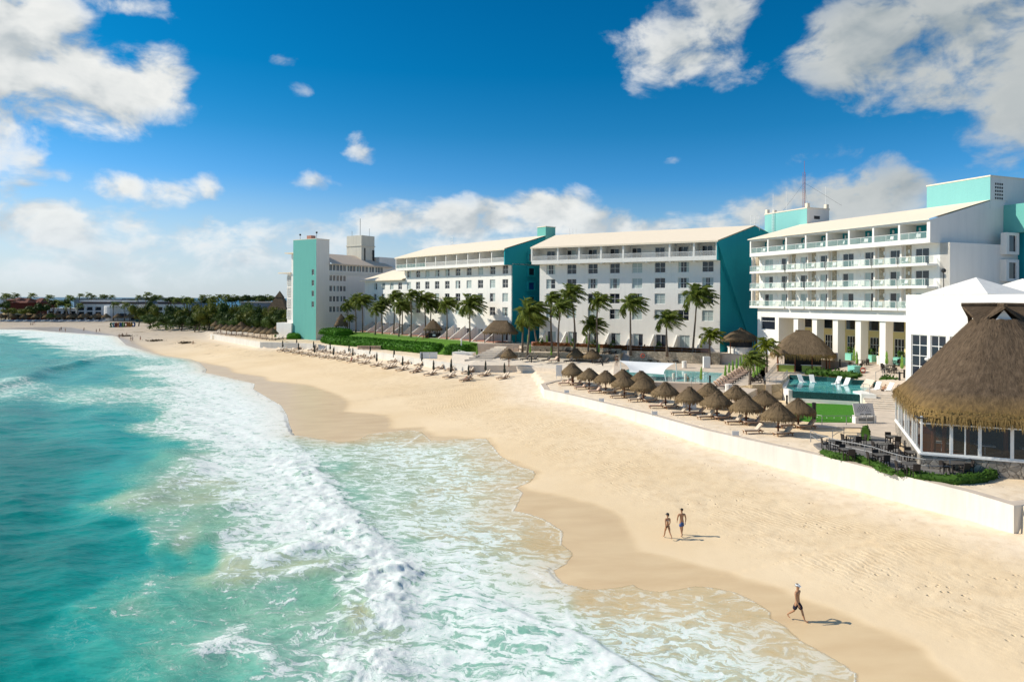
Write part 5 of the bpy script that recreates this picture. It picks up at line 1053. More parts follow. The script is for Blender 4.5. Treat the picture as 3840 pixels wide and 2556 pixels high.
for i,(f_,x,y,zb,l) in enumerate([(z13,790,225,6.31,'lime furled umbrella before the first patio door of the front wing'),(z13,1085,242,6.31,'lime furled umbrella before the second patio door of the front wing'),(z13,1375,240,6.31,'lime furled umbrella half hidden by a palm at the third patio door'),(z13,510,215,6.31,'lime furled umbrella against the dark teal wall'),(z13,540,370,5.51,'lime furled umbrella between two palms above the pale deck'),(z13,852,405,4.5,'lime furled umbrella beside the towelled dark lounger on the pale deck'),(z13,1555,365,5.51,'lime furled umbrella right of the two deck-edge thatched umbrellas'),(z13,1188,330,5.51,'short lime furled umbrella behind the left deck-edge thatched umbrella'),(z7,1355,445,4.57,'left lime furled umbrella before the long stone wall'),(z7,1557,450,4.57,'right lime furled umbrella before the long stone wall'),(z7,1853,705,4.57,'lime furled umbrella at the front corner of the sail pool'),(z12,1330,430,4.9,'lime furled umbrella below the lawn beside the shower post')]):
    furled('ul',P(*f_(x,y),zb),l,G1)
for i,(x,y) in enumerate([(2120,672),(2163,642),(2203,606),(2247,578),(2285,552),(2320,522)]):
    furled('ul',P(*z7(x,y),4.57),f'{ordw(i)} from the front in the diagonal row of lime furled umbrellas by the pool edge',G1)
for i,(x,y) in enumerate([(643,800),(678,775),(703,750),(730,722),(758,690)]): furled('ul',P(*z8(x,y),4.57),f'{ordw(i)} from the front in the short row of lime furled umbrellas by the ramp',G1)
# white in-water loungers
def white_lounger(loc,rz,label):
    if 'wl' not in PROTO:
        t=thing('pool_lounger',label,'pool lounger',loc,rz,'white loungers standing in the infinity pool'); m=MB(); m.box(-.9,.1,-.32,.32,-.25,.06); m.build('seat',WHITEP,t); m=MB(); m.M=Matrix.Translation((.1,0,0))@Matrix.Rotation(-R(52),4,'Y'); m.box(0,1.15,-.32,.32,0,.08); m.build('backrest',WHITEP,t); PROTO['wl']=t; return
    dup(PROTO['wl'],loc,rz,label)
for x,y,rz,l in [(1160,800,R(95),'leftmost white lounger standing in the infinity pool'),(1275,802,R(80),'second white lounger in the infinity pool, beside the leftmost'),(1535,820,R(35),'white lounger behind the pool handrail, left one'),(1625,835,R(35),'white lounger behind the pool handrail, right one'),(1960,880,R(40),'white lounger on the shallow shelf beside the reclining person'),(2085,890,R(25),'white lounger under the reclining person by the thatched roof')]:
    white_lounger(P(*z8(x,y),4.64),rz,l)
# ================================================================ huts and pavilions
def polyroof(pts,eave,ridge,zt,n_in=5,mat=TH,bulge=.12):
    """straw roof from an eave outline (list) up to a short ridge outline with the same number of points"""
    m=MB(); k=len(pts); vs=[]
    for j in range(n_in+1):
        s=j/n_in
        for a,b in zip(pts,ridge):
            q=Vector(a).lerp(Vector(b),s); z=eave+(zt-eave)*(s**1.0)+bulge*math.sin(s*PI)*(zt-eave); vs.append((q.x+random.uniform(-.05,.05),q.y+random.uniform(-.05,.05),z+random.uniform(-.05,.05)))
    m.add(vs,[(j*k+i,j*k+(i+1)%k,(j+1)*k+(i+1)%k,(j+1)*k+i) for j in range(n_in) for i in range(k)]); m.add(vs[-k:],[tuple(range(k))]); m.add(vs[:k],[tuple(range(k-1,-1,-1))]); return m
def outline(hx,hy,n=28,ex=3.5):
    return [(hx*math.copysign(abs(math.cos(t))**(2/ex),math.cos(t)),hy*math.copysign(abs(math.sin(t))**(2/ex),math.sin(t))) for t in [2*PI*i/n for i in range(n)]]
def edge_fringe(pts,z,ln,per_m,w=.07):
    m=MB(); k=len(pts)
    for i in range(k):
        a,b=Vector(pts[i]),Vector(pts[(i+1)%k]); L=(b-a).length; tg=(b-a).normalized(); nn=Vector((tg.y,-tg.x))
        for _ in range(int(L*per_m)+1):
            q=a+(b-a)*random.random()+nn*random.uniform(-.12,.06); l=ln*random.uniform(.5,1.3); ww=w*random.uniform(.5,1.2); o=nn*random.uniform(-.05,.18)*l+tg*random.uniform(-.15,.15)*l; zt=z+random.uniform(0,.35)*ln
            m.add([(q.x-tg.x*ww,q.y-tg.y*ww,zt),(q.x+tg.x*ww,q.y+tg.y*ww,zt),(q.x+o.x+tg.x*ww*.3,q.y+o.y+tg.y*ww*.3,zt-l),(q.x+o.x-tg.x*ww*.3,q.y+o.y-tg.y*ww*.3,zt-l)],[(0,1,2,3)])
    return m
def hut(name,label,cat,loc,rz,hx,hy,eave,top,rl,posts,mat=TH,fmat=THD,ln=.5,ph=None):
    t=thing(name,label,cat,loc,rz); o=outline(hx,hy); r=[(math.copysign(rl,p[0])*min(1,abs(p[0])/hx*2),p[1]*.05) for p in o]
    roof=polyroof(o,eave,r,top,6,mat).build('thatch_roof',mat,t,True); edge_fringe(o,eave+.05,ln,22).build('thatch_fringe',fmat,roof)
    m=MB(); m.tube([(-rl-.15,0,top+.02),(rl+.15,0,top+.02)],.16,8); m.build('ridge_roll',mat,roof)
    for x,y in posts: m=MB(); m.tube([(x,y,-.3),(x,y,eave+.5)],.09,7); m.build('post',WOODR if ph is None else ph,t)
    return t
# long pavilion by wing A
p=P(*z4(1430,1378),6.5); p.z=6.5; hut('thatched_pavilion','long thatched pavilion on posts beside the lawn, before the teal wall','pavilion',p+Vector((.6,1.8,0)),R(-18),3.75,2.5,2.35,4.75,1.5,[(-3,-1.7),(-1.0,-1.75),(1.0,-1.75),(3,-1.7),(-3,1.7),(3,1.7),(0,1.75)],ph=BARK)
slab('hut_floor',[(p.x-4.2,p.y-1.2),(p.x+5,p.y-2.6),(p.x+7,p.y+4),(p.x-2.5,p.y+6)],6.58,3,PAVE)
# hut left, before the grey block
p=P(*z3(770,1400),6.2); hut('thatched_hut','dark thatched hut with dangling top before the grey hotel block','hut',p+Vector((0,1,0)),.2,1.9,1.8,2.3,5.3,.12,[(-1.3,-1.3),(1.3,-1.3),(-1.3,1.3),(1.3,1.3)],ph=BARK)
# lifeguard hut on stilts with stairs
p=P(*z4(680,1370),5.3); t=hut('lifeguard_hut','dark lifeguard hut on stilts with thatched roof, wooden steps down the hedge','lifeguard hut',p+Vector((0,1.4,0)),R(-8),2.15,2.05,3.3,5.6,.12,[(-1.4,-1.3),(0.1,-1.4),(1.4,-1.3),(-1.4,1.3),(1.4,1.3)],ph=BARK)
DARKWOOD=M_plain('dark_wood',(.035,.025,.02),.7,.3,5)
m=MB(); m.box(-1.6,1.6,-1.5,1.45,1.3,1.45); m.build('platform',DARKWOOD,t); m=MB(); m.box(-1.55,1.55,-1.5,-1.4,1.452,2.4); m.box(-1.55,-1.45,-1.395,1.4,1.452,2.4); m.box(1.45,1.55,-1.395,1.4,1.452,2.4); m.build('railing_panel',DARKWOOD,t)
m=MB(); m.box(.3,1.0,-1.54,-1.505,1.7,2.15); m.build('notice_board',WHITEP,t)
m=MB(); a=Vector((-1.4,-1.6,1.4)); b=Vector((-2.9,-8.4,-1.4))
for s in (-.55,.55): m.tube([a+Vector((s,0,0)),b+Vector((s,0,0))],.07,5)
for i in range(14): q=a.lerp(b,(i+.5)/14); m.box(q.x-.55,q.x+.55,q.y-.16,q.y+.16,q.z-.03,q.z+.03)
m.build('steps',WOODR,t); m=MB()
for s in (-.6,.6): m.tube([a+Vector((s,0,1.0)),b+Vector((s,0,1.0))],.05,5); m.tube([b+Vector((s,0,0)),b+Vector((s,0,1.0))],.05,5); m.tube([a+Vector((s,0,0)),a+Vector((s,0,1.0))],.05,5)
m.build('handrail',WOOD,t)
# corner bar hut below the teal wall
p=P(*z8(485,462),6.9); p.z=6.3; t=hut('snack_bar','round thatched snack bar with white counter in the teal corner','bar',p+Vector((.6,.6,0)),0,3.5,2.6,2.4,4.5,.1,[(-2.4,-1.4),(2.4,-1.4)],TH,THD,.35)
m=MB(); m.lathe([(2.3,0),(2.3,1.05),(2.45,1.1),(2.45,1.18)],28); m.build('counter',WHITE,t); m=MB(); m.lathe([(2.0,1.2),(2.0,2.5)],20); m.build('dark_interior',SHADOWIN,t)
# big pool bar
p=P(*z8(1195,710),5.15); p.z=5.15; t=hut('pool_bar','large thatched pool bar with lime-green counters behind the infinity pool','bar',p+Vector((1.2,3.8,0)),R(-20),4.75,3.9,2.55,6.15,.9,[(-3.6,-2.6),(-1.2,-2.7),(1.2,-2.7),(3.6,-2.6),(-3.6,2.6),(3.6,2.6)],TH,THF,.75)
LIMEW=M_stucco('lime_wall',(.42,.52,.12),.05)
for a,b in ((-3.7,-1.3),(-.2,2.4)):
    m=MB(); m.box(a,b,-2.6,-2.2,-.2,1.05); o=m.build('counter',LIMEW,t); m=MB(); m.box(a-.15,b+.15,-2.75,-2.1,1.052,1.14); m.build('counter_top',WTRIM,o)
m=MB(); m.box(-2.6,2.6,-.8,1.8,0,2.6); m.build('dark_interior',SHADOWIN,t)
# ================================================================ big thatched restaurant
def restaurant():
    rz=R(-23); C=Vector((40.15,57.05)); SX,SY=.825,1.04; t=thing('thatched_restaurant','huge thatched restaurant with flared ridge, glass walls and rubble-stone base','restaurant',(C.x,C.y,0),rz)
    random.seed(5); n=96
    def se(th,h,ex): c,s=abs(math.cos(th))/SX,abs(math.sin(th))/SY; return h/((c**ex+s**ex)**(1/ex))
    lv=[(8.55,7.35,7.0),(8.45,7.6,7.0),(7.75,8.5,5.0),(6.3,10.1,3.6),(4.8,11.75,3.2),(3.45,13.2,2.8),(2.5,14.15,2.5),(2.0,14.6,2.4)]
    m=MB(); vs=[]
    for h,z,ex in lv:
        for k in range(n): th=2*PI*k/n; r=se(th,h,ex)*(1+random.uniform(-.012,.012)); vs.append((r*math.cos(th),r*math.sin(th),z+random.uniform(-.06,.06)))
    m.add(vs,[(i*n+k,i*n+(k+1)%n,(i+1)*n+(k+1)%n,(i+1)*n+k) for i in range(len(lv)-1) for k in range(n)]); m.add(vs[-n:],[tuple(range(n))])
    roof=m.build('thatch_roof',THB,t,True)
    q=[(se(2*PI*k/n,8.55,7.0)*math.cos(2*PI*k/n),se(2*PI*k/n,8.55,7.0)*math.sin(2*PI*k/n)) for k in range(n)]
    f=edge_fringe(q,7.45,.72,42,.05); q2=[(x*.975,y*.975) for x,y in q]; g=edge_fringe(q2,7.75,.75,22,.06); f.add(g.v,g.f); f.build('thatch_fringe',THF,roof)
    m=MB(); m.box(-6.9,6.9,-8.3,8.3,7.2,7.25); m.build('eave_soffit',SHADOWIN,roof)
    # loose straw tufts over the slope
    m=MB()
    for _ in range(1100):
        s=random.random()**.8; th=random.uniform(0,2*PI); i=min(len(lv)-2,int(s*(len(lv)-1))); u=s*(len(lv)-1)-i; h=lv[i][0]*(1-u)+lv[i+1][0]*u; z=lv[i][1]*(1-u)+lv[i+1][1]*u; r=se(th,h,lv[i][2])+.03; o=Vector((r*math.cos(th),r*math.sin(th),z)); d=Vector((math.cos(th)*.72,math.sin(th)*.72,-.7)); tg=Vector((-math.sin(th),math.cos(th),0))*random.uniform(.008,.018); L=random.uniform(.2,.45); tip=o+d*L+Vector((math.cos(th)*.03,math.sin(th)*.03,.03))+tg*random.uniform(-2,2)
        m.add([o-tg,o+tg,tip],[(0,1,2)])
    m.build('straw_tuft',THB,roof)
    # flared ridge: four overhanging gablets
    m=MB(); zt=15.75
    for ax in range(4):
        a=ax*PI/2; ca,sa=math.cos(a),math.sin(a); T=lambda x,y,z:(x*ca-y*sa,x*sa+y*ca,z)
        w=1.75; ln_=2.55 if ax%2==0 else 2.2
        for s in (-1,1):
            pr=[T(0,0,zt),T(ln_,0,zt-.05),T(ln_-.55,s*w*.55,zt-.85),T(1.75,s*w,13.95),T(0.2,s*w*.9,14.35)]; pr2=[(x,y,z-.22) for x,y,z in pr]
            m.add(pr+pr2,[(0,1,2,3,4),(9,8,7,6,5),(1,6,7,2),(2,7,8,3)])
        m.tube([T(.2,0,zt+.02),T(ln_+.05,0,zt-.02)],.16,8)
    m.build('flared_ridge',THB,roof)
    m=MB()
    for ax in range(4):
        a=ax*PI/2; ca,sa=math.cos(a),math.sin(a); T=lambda x,y,z:(x*ca-y*sa,x*sa+y*ca,z); m.poly([T(1.72,-.85,14.15),T(1.72,.85,14.15),T(1.72,0,15.35)])
    m.build('gable_louvre',GREYW,roof)
    # rubble base, glass walls with white frames; two visible sides
    h=6.6; hy=7.95; m=MB(); m.box(-h,h,-hy,hy,2.6,4.42); m.build('stone_base',STONEG,t); m=MB(); m.box(-h-.08,h+.08,-hy-.08,hy+.08,4.424,4.55); m.build('sill',WTRIM,t)
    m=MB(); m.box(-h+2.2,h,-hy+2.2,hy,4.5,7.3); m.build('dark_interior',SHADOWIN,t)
    m=MB(); m.box(-h+.3,h-.3,-hy+.3,hy-.3,4.552,4.56); m.build('interior_floor',WOODR,t)
    GL=M_glass('restaurant_glass',(.02,.035,.04),.03,alpha=.55,spec=.8)
    def side(rot,h,dp):
        mt=Matrix.Rotation(rot,4,'Z')@Matrix.Translation((0,h-dp,0)); bays=7; wd=2*h/bays
        for i in range(bays):
            x0,x1=-h+i*wd,-h+(i+1)*wd; q=MB(); q.M=mt
            q.box(x0,x0+.13,-h-.02,-h+.1,4.55,7.35); q.box(x0+.13,x1,-h-.015,-h+.09,6.75,6.85); q.box(x0+.13,x1,-h-.015,-h+.09,4.552,4.65)
            if i%2==1: q.box(x0+.13,x0+.22,-h-.01,-h+.07,4.65,6.75); q.box(x1-.09,x1,-h-.01,-h+.07,4.65,6.75); q.box((x0+x1)/2,(x0+x1)/2+.09,-h-.01,-h+.07,4.65,6.75)
            o=q.build('window_frame',WTRIM,t); g=MB(); g.M=mt; g.quad((x0+.13,-h+.05,4.6),(x1,-h+.05,4.6),(x1,-h+.05,7.3),(x0+.13,-h+.05,7.3)); g.build('pane',GL,o)
    side(0,h,hy); side(-PI/2,hy,h)
    for x in (-5.6,-4.9,-3.4,-1.0,1.6,4.2): q=MB(); q.tube([(x,-hy+1.0,4.5),(x,-hy+1.0,7.6)],.16,8); q.build('timber_post',WOODR,t)
    for i,(x,y) in enumerate(((-5,-6.6),(-2.2,-6.5),(.6,-6.6),(3.2,-6.4))): q=MB(); q.box(x-.6,x+.6,y-.4,y+.4,5.2,5.28); q.tube([(x,y,4.56),(x,y,5.2)],.05); q.build('indoor_table',WTRIM,t)
    return t
REST=restaurant()
# canopy of corrugated sheet beside the restaurant
a,b=P(*z17(1990,495),7.0),P(*z17(2330,610),6.6); t=thing('awning','white corrugated awning on a red post at the right edge','awning',(39.2,48.6,0))
m=MB()
for i in range(14): x=i*.22; m.add([(x-.6,-.6,6.9),(x-.49,-.6,6.96),(x-.38,-.6,6.9),(x-.6+.2,1.6,7.5),(x-.49+.2,1.6,7.56),(x-.38+.2,1.6,7.5)],[(0,1,4,3),(1,2,5,4)])
m.build('corrugated_sheet',WTRIM,t); m=MB(); m.box(-.65,2.6,-.68,-.6,6.72,6.95); m.build('fascia',WTRIM,t); m=MB(); m.tube([(-.1,-.3,3.2),(-.1,-.3,6.8)],.11,8); m.build('post',WOODR,t)
# kayak leaning on the base
p=P(*z17(2050,1120),3.3); m=MB(); m.tube([(0,0,0),(.02,.02,.35),(.05,.05,.8),(.08,.1,1.25),(.1,.14,1.5)],[.06,.2,.22,.18,.04],10); LIMEK=M_plain('lime_plastic',(.20,.62,.06),.35,.04); tag(m.build('kayak',LIMEK,loc=p),'lime-green kayak end leaning on the rubble base of the thatched restaurant','kayak')
# ================================================================ coconut palms, fronds streaming with the wind (+x)
FROND=M_leaf('palm_frond',(.040,.080,.012),(.24,.28,.05),1.2,.42); FRONDY=M_leaf('young_palm_frond',(.05,.09,.006),(.22,.24,.02))
def crown_mesh(seed,wind=.75,nf=24,mat=None,lod=1):
    random.seed(seed); m=MB(); W=Vector((1,.1,-.05)); nl=15 if lod else 7
    for i in range(nf):
        az=2*PI*(i*.381966)%(2*PI); el=R(75)-(i/nf)**.8*R(105); d0=Vector((math.cos(az)*math.cos(el),math.sin(az)*math.cos(el),math.sin(el))); L=random.uniform(.85,1.1)*(.75+.25*math.cos(el)); p=Vector((0,0,0)); pts=[p.copy()]; ds=[]
        for k in range(nl):
            s=(k+1)/nl; d=(d0*(1.0-.55*s)+W*wind*(s**.9)*.9+Vector((0,0,-1))*(s**1.6)*random.uniform(.55,.8)).normalized(); p=p+d*L/nl; pts.append(p.copy()); ds.append(d)
        m.tube(pts[::2] if lod else pts[::3],[.016]*len(pts[::2] if lod else pts[::3]),3,cap=False)
        for k in range(1,nl):
            d=ds[k]; sd=d.cross(Vector((0,0,1))); sd=sd.normalized() if sd.length>.05 else Vector((0,1,0)); up=sd.cross(d); s=k/nl; ll=.34*math.sin(PI*(s*.86+.13))*random.uniform(.85,1.15)
            for g in (-1,1):
                if random.random()<.06: continue
                for sub in ((0,.5) if lod else (0,)):
                    q=pts[k]+d*(L/nl)*sub; t=(sd*g*.62+d*.62-Vector((0,0,1))*.42+W*.30*wind+up*random.uniform(-.15,.25)).normalized(); wv=d*.021*(1 if lod else 2.3); m.add([q-wv,q+wv,q+t*ll*.65+wv*.9,q+t*ll,q+t*ll*.6-wv*.9],[(0,1,2,4),(4,2,3)])
    return m.mesh('crown',FROND if mat is None else mat)
CROWNS=[crown_mesh(100+i,[1.0,.8,1.1,.9,.7][i],25) for i in range(5)]; CROWNY=crown_mesh(120,.6,20,FRONDY); CROWNF=[crown_mesh(130+i,.95,18,None,0) for i in range(3)]
for me in CROWNS+[CROWNY]+CROWNF: me.validate()
m=MB(); 
for k in range(5): t=k*1.257; m.sphere((.16*math.cos(t),.16*math.sin(t),-.12),.11,7,5)
NUTS=m.mesh('coconut_cluster',M_plain('coconut',(.16,.13,.03),.6,.3))
def palm(base,top,Rr,label,group='coconut palms before the hotel',k=0,mat=None,nuts=True,cat='palm tree',n=9,r0=.2):
    base=Vector(base); top=Vector(top); t=thing('palm_tree',label,cat,base,0,group); h=top-base; m=MB(); pts=[]; sway=Vector((random.uniform(-.25,.25),0,0))
    for i in range(n+1):
        s=i/n; pts.append(Vector((h.x*(s**1.7),h.y*(s**1.5),h.z*s))+sway*math.sin(s*PI))
    pts[0].z-=1.1; m.tube(pts,[r0*(1.35 if i==0 else 1)*(1-.45*i/n)*(1+.05*(i%2)) for i in range(n+1)],8); m.build('trunk',PALMBARK,t,True)
    c=put('crown',mat if mat is not None else CROWNS[k%5],t,h); c.scale=(Rr,Rr,Rr); c.rotation_euler=(0,0,random.uniform(-.35,.35))
    if nuts: c2=put('coconut_cluster',NUTS,t,h+Vector((0,0,-.05)))
    return t
PL=[(z4,20,1260,30,985,6.75,2.6,'slender palm at the left end of the lawn, before the annex'),(z4,105,1257,102,915,6.75,2.7,'second palm from left along the lawn, before the annex windows'),(z4,232,1267,238,840,6.6,3.0,'tall palm with dense head before the step in the hotel roofs'),(z4,292,1292,305,930,6.5,2.7,'palm leaning into a tight group left of the lifeguard hut'),(z4,335,1272,340,965,6.7,2.5,'low palm at the back of the tight group left of the lifeguard hut'),(z4,432,1300,432,825,6.5,2.5,'thin tall palm standing alone left of the lifeguard hut'),(z4,602,1300,585,870,6.5,3.1,'palm rising behind the lifeguard hut, left one'),(z4,652,1300,668,945,6.5,2.7,'palm rising behind the lifeguard hut, right one'),(z4,845,1340,845,925,6.3,2.9,'palm between the lifeguard hut and the long pavilion'),(z4,1115,1378,1112,930,6.0,3.6,'big palm with wide drooping head at the right end of the hedge'),(z4,1718,1420,1728,1140,6.5,2.4,'leaning palm before the dark teal wall, left one'),(z4,1772,1488,1800,1010,5.6,3.7,'large palm with shaggy head before the dark teal wall'),(z4,1885,1375,1850,1120,6.6,2.4,'short palm before the dark teal wall, right one'),
 (z3,440,1425,478,1075,4.6,2.2,'lone palm at the corner of the aqua tower'),(z3,862,1395,868,1040,6.0,2.5,'dark palm before the grey block, left of the pair'),(z3,968,1405,955,970,6.0,2.6,'tall palm before the grey block, pale curved trunk'),(z3,1055,1410,1050,985,6.0,3.2,'big-headed palm before the corner of the grey block'),
 (z5,195,1272,192,775,6.8,2.4,'palm at the left edge of the front wing'),(z5,262,1390,283,870,5.0,2.7,'palm with bent trunk before the first windows of the front wing'),(z5,428,1282,385,720,6.8,2.8,'tall thin palm before the second window column of the front wing'),(z5,568,1342,600,1050,5.5,3.0,'low bushy palm leaning right before the third window column'),(z5,668,1290,672,800,6.8,2.5,'palm with straight trunk before the third window column'),(z5,1010,1302,1005,830,6.8,3.2,'palm with hanging fronds before the fifth window column'),(z5,1390,1312,1385,990,6.8,2.9,'low round palm before the sixth window column'),(z5,1658,1315,1702,745,6.8,3.3,'tallest palm, leaning right before the seventh window column'),(z5,1848,1458,1838,1160,4.6,2.4,'light green palm near the teal corner of the front wing'),
 (z8,778,700,772,415,5.2,2.0,'young palm before the colonnade, left of the pool bar'),(z8,605,835,618,560,4.6,2.0,'palm growing among the lime umbrellas by the ramp'),(z20,1560,642,1580,330,4.6,2.9,'palm before the white side of the aqua tower block')]
for i,(f_,x,y,cx,cy,zb,rr,l) in enumerate(PL):
    b=P(*f_(x,y),zb); tp=PY(*f_(cx,cy),b.y); palm(b,tp,rr*1.32,l,k=i,mat=CROWNY if 'light green' in l or 'young' in l else None)
b=P(*z3(888,1400),6.2); palm(b,PY(*z3(885,1200),b.y),2.3,'small yellow-green palm beside the dark thatched hut',mat=CROWNY,nuts=False)

# ================================================================ people
SKIN=M_plain('tanned_skin',(.42,.22,.12),.5,.08,3,spec=.35); SKIN2=M_plain('fair_tanned_skin',(.50,.29,.18),.5,.08,3); SKIN3=M_plain('brown_skin',(.23,.115,.065),.5,.08,3)
def skinned(name,V,E,Rd,mat,parent,sub=1,root=0):
    me=bpy.data.meshes.new(name); me.from_pydata([tuple(v) for v in V],E,[]); o=bpy.data.objects.new(name+'_tmp',me); col.objects.link(o)
    md=o.modifiers.new('s','SKIN'); md.use_smooth_shade=True; md.branch_smoothing=.6; sk=me.skin_vertices[0].data
    for i,r in enumerate(Rd): sk[i].radius=r if hasattr(r,'__len__') else (r,r); sk[i].use_root=(i==root)
    sb=o.modifiers.new('u','SUBSURF'); sb.levels=sub; sb.render_levels=sub
    dg=bpy.context.evaluated_depsgraph_get(); m2=bpy.data.meshes.new_from_object(o.evaluated_get(dg)); m2.name=name; bpy.data.objects.remove(o); bpy.data.meshes.remove(me); m2.materials.clear(); m2.materials.append(mat)
    m2.polygons.foreach_set('use_smooth',[True]*len(m2.polygons)); return put(name,m2,parent)
def rotx(v,a): return Vector((v.x,v.y*math.cos(a)-v.z*math.sin(a),v.y*math.sin(a)+v.z*math.cos(a)))
POSES={'walk':dict(th=(26,-18),kn=(8,32),sh=(-20,10),el=(14,14)),'stroll':dict(th=(-14,17),kn=(22,6),sh=(14,-16),el=(12,20)),'stand':dict(th=(3,-4),kn=(2,4),sh=(-4,4),el=(12,14)),'sit':dict(th=(82,88),kn=(70,84),sh=(-28,-22),el=(22,16),drop=.80),'recline':dict(th=(32,40),kn=(8,26),sh=(-10,-14),el=(24,18),drop=.86,lean=-46),'lean':dict(th=(20,-6),kn=(12,6),sh=(40,32),el=(30,30),lean=24)}
def person(loc,rz,label,pose='walk',H_=1.78,skin=None,fem=False,hands=True,hair=(.02,.015,.01),bottom=(.02,.02,.04),top=None,cap=None,group=None,shortlen=.62,headturn=0.0,lie_z=0.0,elbow_out=.05,akimbo=False):
    p=POSES[pose]; k=H_/1.78; t=thing('person',label,'person',loc,rz,group); t.scale=(k,)*3; drop=p.get('drop',0); ln=R(p.get('lean',0)); w=.165 if fem else .205
    V=[];E=[];Rd=[]; pv=Vector((0,0,.93-drop))
    def add(v,r,par=None): V.append(Vector(v)); Rd.append(r); i=len(V)-1; (E.append((par,i)) if par is not None else None); return i
    up=lambda x,y,z: pv+rotx(Vector((x,y,z)),-ln)
    pel=add(pv,(.150,.112) if not fem else (.150,.108)); spn=add(up(0,.005,.19),(.138,.098) if not fem else (.098,.078),pel); chs=add(up(0,.0,.40),(.190,.122) if not fem else (.122,.092),spn); nk0=add(up(0,-.01,.545),(.070,.066),chs); nk=add(up(0,.005,.61),(.05,.05),nk0); hd=add(up(0,.02,.69),(.072,.082),nk); hd2=add(up(0,.012,.775),(.076,.09),hd); add(up(0,.0,.835),(.05,.06),hd2)
    hx=math.sin(headturn); hy=math.cos(headturn); add(up(hx*.115,.015+hy*.105,.725),(.014,.014),hd)
    for s in (-1,1): add(up(s*.083,.005,.735),(.016,.02),hd)
    thn=[];kns=[];shs=[]
    for j,s in enumerate((-1,1)):
        a=R(p['th'][j]); b=a-R(p['kn'][j]); hip=pv+Vector((s*.085,0,-.045)); kn=hip+Vector((s*.015,math.sin(a)*.43,-math.cos(a)*.43)); an=kn+Vector((0,math.sin(b)*.42,-math.cos(b)*.42)); fd=Vector((s*.03,math.cos(b*.5)*.17,math.sin(b*.5)*.17-.035))
        ih=add(hip,(.094,.098),pel); im=add(hip.lerp(kn,.5),(.082,.086),ih); ik=add(kn,(.052,.055),im); ic=add(kn.lerp(an,.33)+Vector((0,-.012,0)),(.054,.056),ik); ia=add(an,(.034,.036),ic); iff=add(an+fd*.45+Vector((0,0,-.035)),(.036,.026),ia); add(an+fd,(.034,.018),iff); thn.append((hip,kn))
        a=R(p['sh'][j])-ln; sh=up(s*w,0,.49); el=sh+Vector((s*elbow_out,math.sin(a)*.29,-math.cos(a)*.29)); b=a+R(p['el'][j]); wr=el+Vector((-s*.02,math.sin(b)*.26,-math.cos(b)*.26))
        if akimbo and j==0: el=sh+Vector((s*.17,-.12,-.24)); wr=pv+Vector((s*.17,-.06,.10))
        i0=add(sh,(.068,.066),chs); i1=add(sh.lerp(el,.5),(.054,.054),i0); i2=add(el,(.043,.043),i1); i3=add(el.lerp(wr,.4),(.044,.044),i2); i4=add(wr,(.026,.022),i3); f=(wr-el).normalized()
        if hands:
            pm=add(wr+f*.055,(.036,.016),i4); side=Vector((0,1,0))-f*f.y; side.normalize(); inn=Vector((-s,0,0))
            for q,(o_,l_) in enumerate(((.030,.070),(.010,.082),(-.010,.076),(-.030,.058))):
                e1=add(wr+f*(.055+.035+l_*.4)+side*o_,.0095,pm); add(wr+f*(.055+.03+l_)+side*o_*1.1+inn*.022,.008,e1)
            e1=add(wr+f*.045+side*.045+inn*.012,.011,pm); add(wr+f*.085+side*.058+inn*.028,.009,e1)
        else: add(wr+f*.14,(.030,.016),i4)
    body=skinned('body',V,E,Rd,skin or SKIN,t,2 if hands else 1)
    # shorts / swimwear
    CM=M_plain('cloth_%d'%len(bpy.data.materials),bottom,.85,.15,14)
    sv=[pv+Vector((0,0,.05)),pv+Vector((0,0,-.01))]; se=[(0,1)]; sr=[(.168,.128),(.170,.135)] if not fem else [(.145,.11),(.155,.118)]
    L=shortlen if not fem else .12
    for hip,kn in thn:
        sv+= [hip+Vector((0,0,.0)),hip.lerp(kn,L*.55),hip.lerp(kn,L)]; n=len(sv); se+=[(1,n-3),(n-3,n-2),(n-2,n-1)]; sr+=[(.118,.122),(.115,.118),(.115,.118)] if not fem else [(.10,.105),(.098,.102),(.092,.096)]
    skinned('swim_shorts' if not fem else 'bikini_bottom',sv,se,sr,CM,t,1,1)
    if top is not None:
        TM=M_plain('cloth_%d'%len(bpy.data.materials),top,.85,.1,14)
        if fem: q=MB(); c=up(0,0,.37); q.lathe([(.0,-.02),(1,-.02),(1.0,.02),(.0,.025)],20); q.v=[(x*.128+c.x,y*.108+c.y,z*1.2+c.z) for x,y,z in q.v]; q.build('bikini_top',TM,t,True)
        else: skinned('shirt',[up(0,0,.02),up(0,0,.19),up(0,0,.40),up(0,0,.50),up(-w,0,.47),up(w,0,.47)],[(0,1),(1,2),(2,3),(2,4),(2,5)],[(.15,.115),(.14,.105),(.17,.118),(.09,.07),(.075,.07),(.075,.07)],TM,t,1)
    HM=M_plain('hair_%d'%len(bpy.data.materials),hair,.7,.2,20); q=MB(); c=up(-hx*.02,-.018-hy*.004,.80); q.sphere(c,(.098,.108,.085),12,8); q.v=[(x,y,max(z,c.z-.045+ (y-c.y)*.25)) for x,y,z in q.v]
    if fem: q.sphere(c+Vector((0,-.10,-.05)),(.05,.06,.07),8,6)
    q.build('hair',HM,t,True)
    for s in (-1,1): q=MB(); q.sphere(up(hx*.088+s*.03*hy,.02+hy*.088-s*.03*hx,.752),.012,6,5); q.build('eye',BLACKM,t)
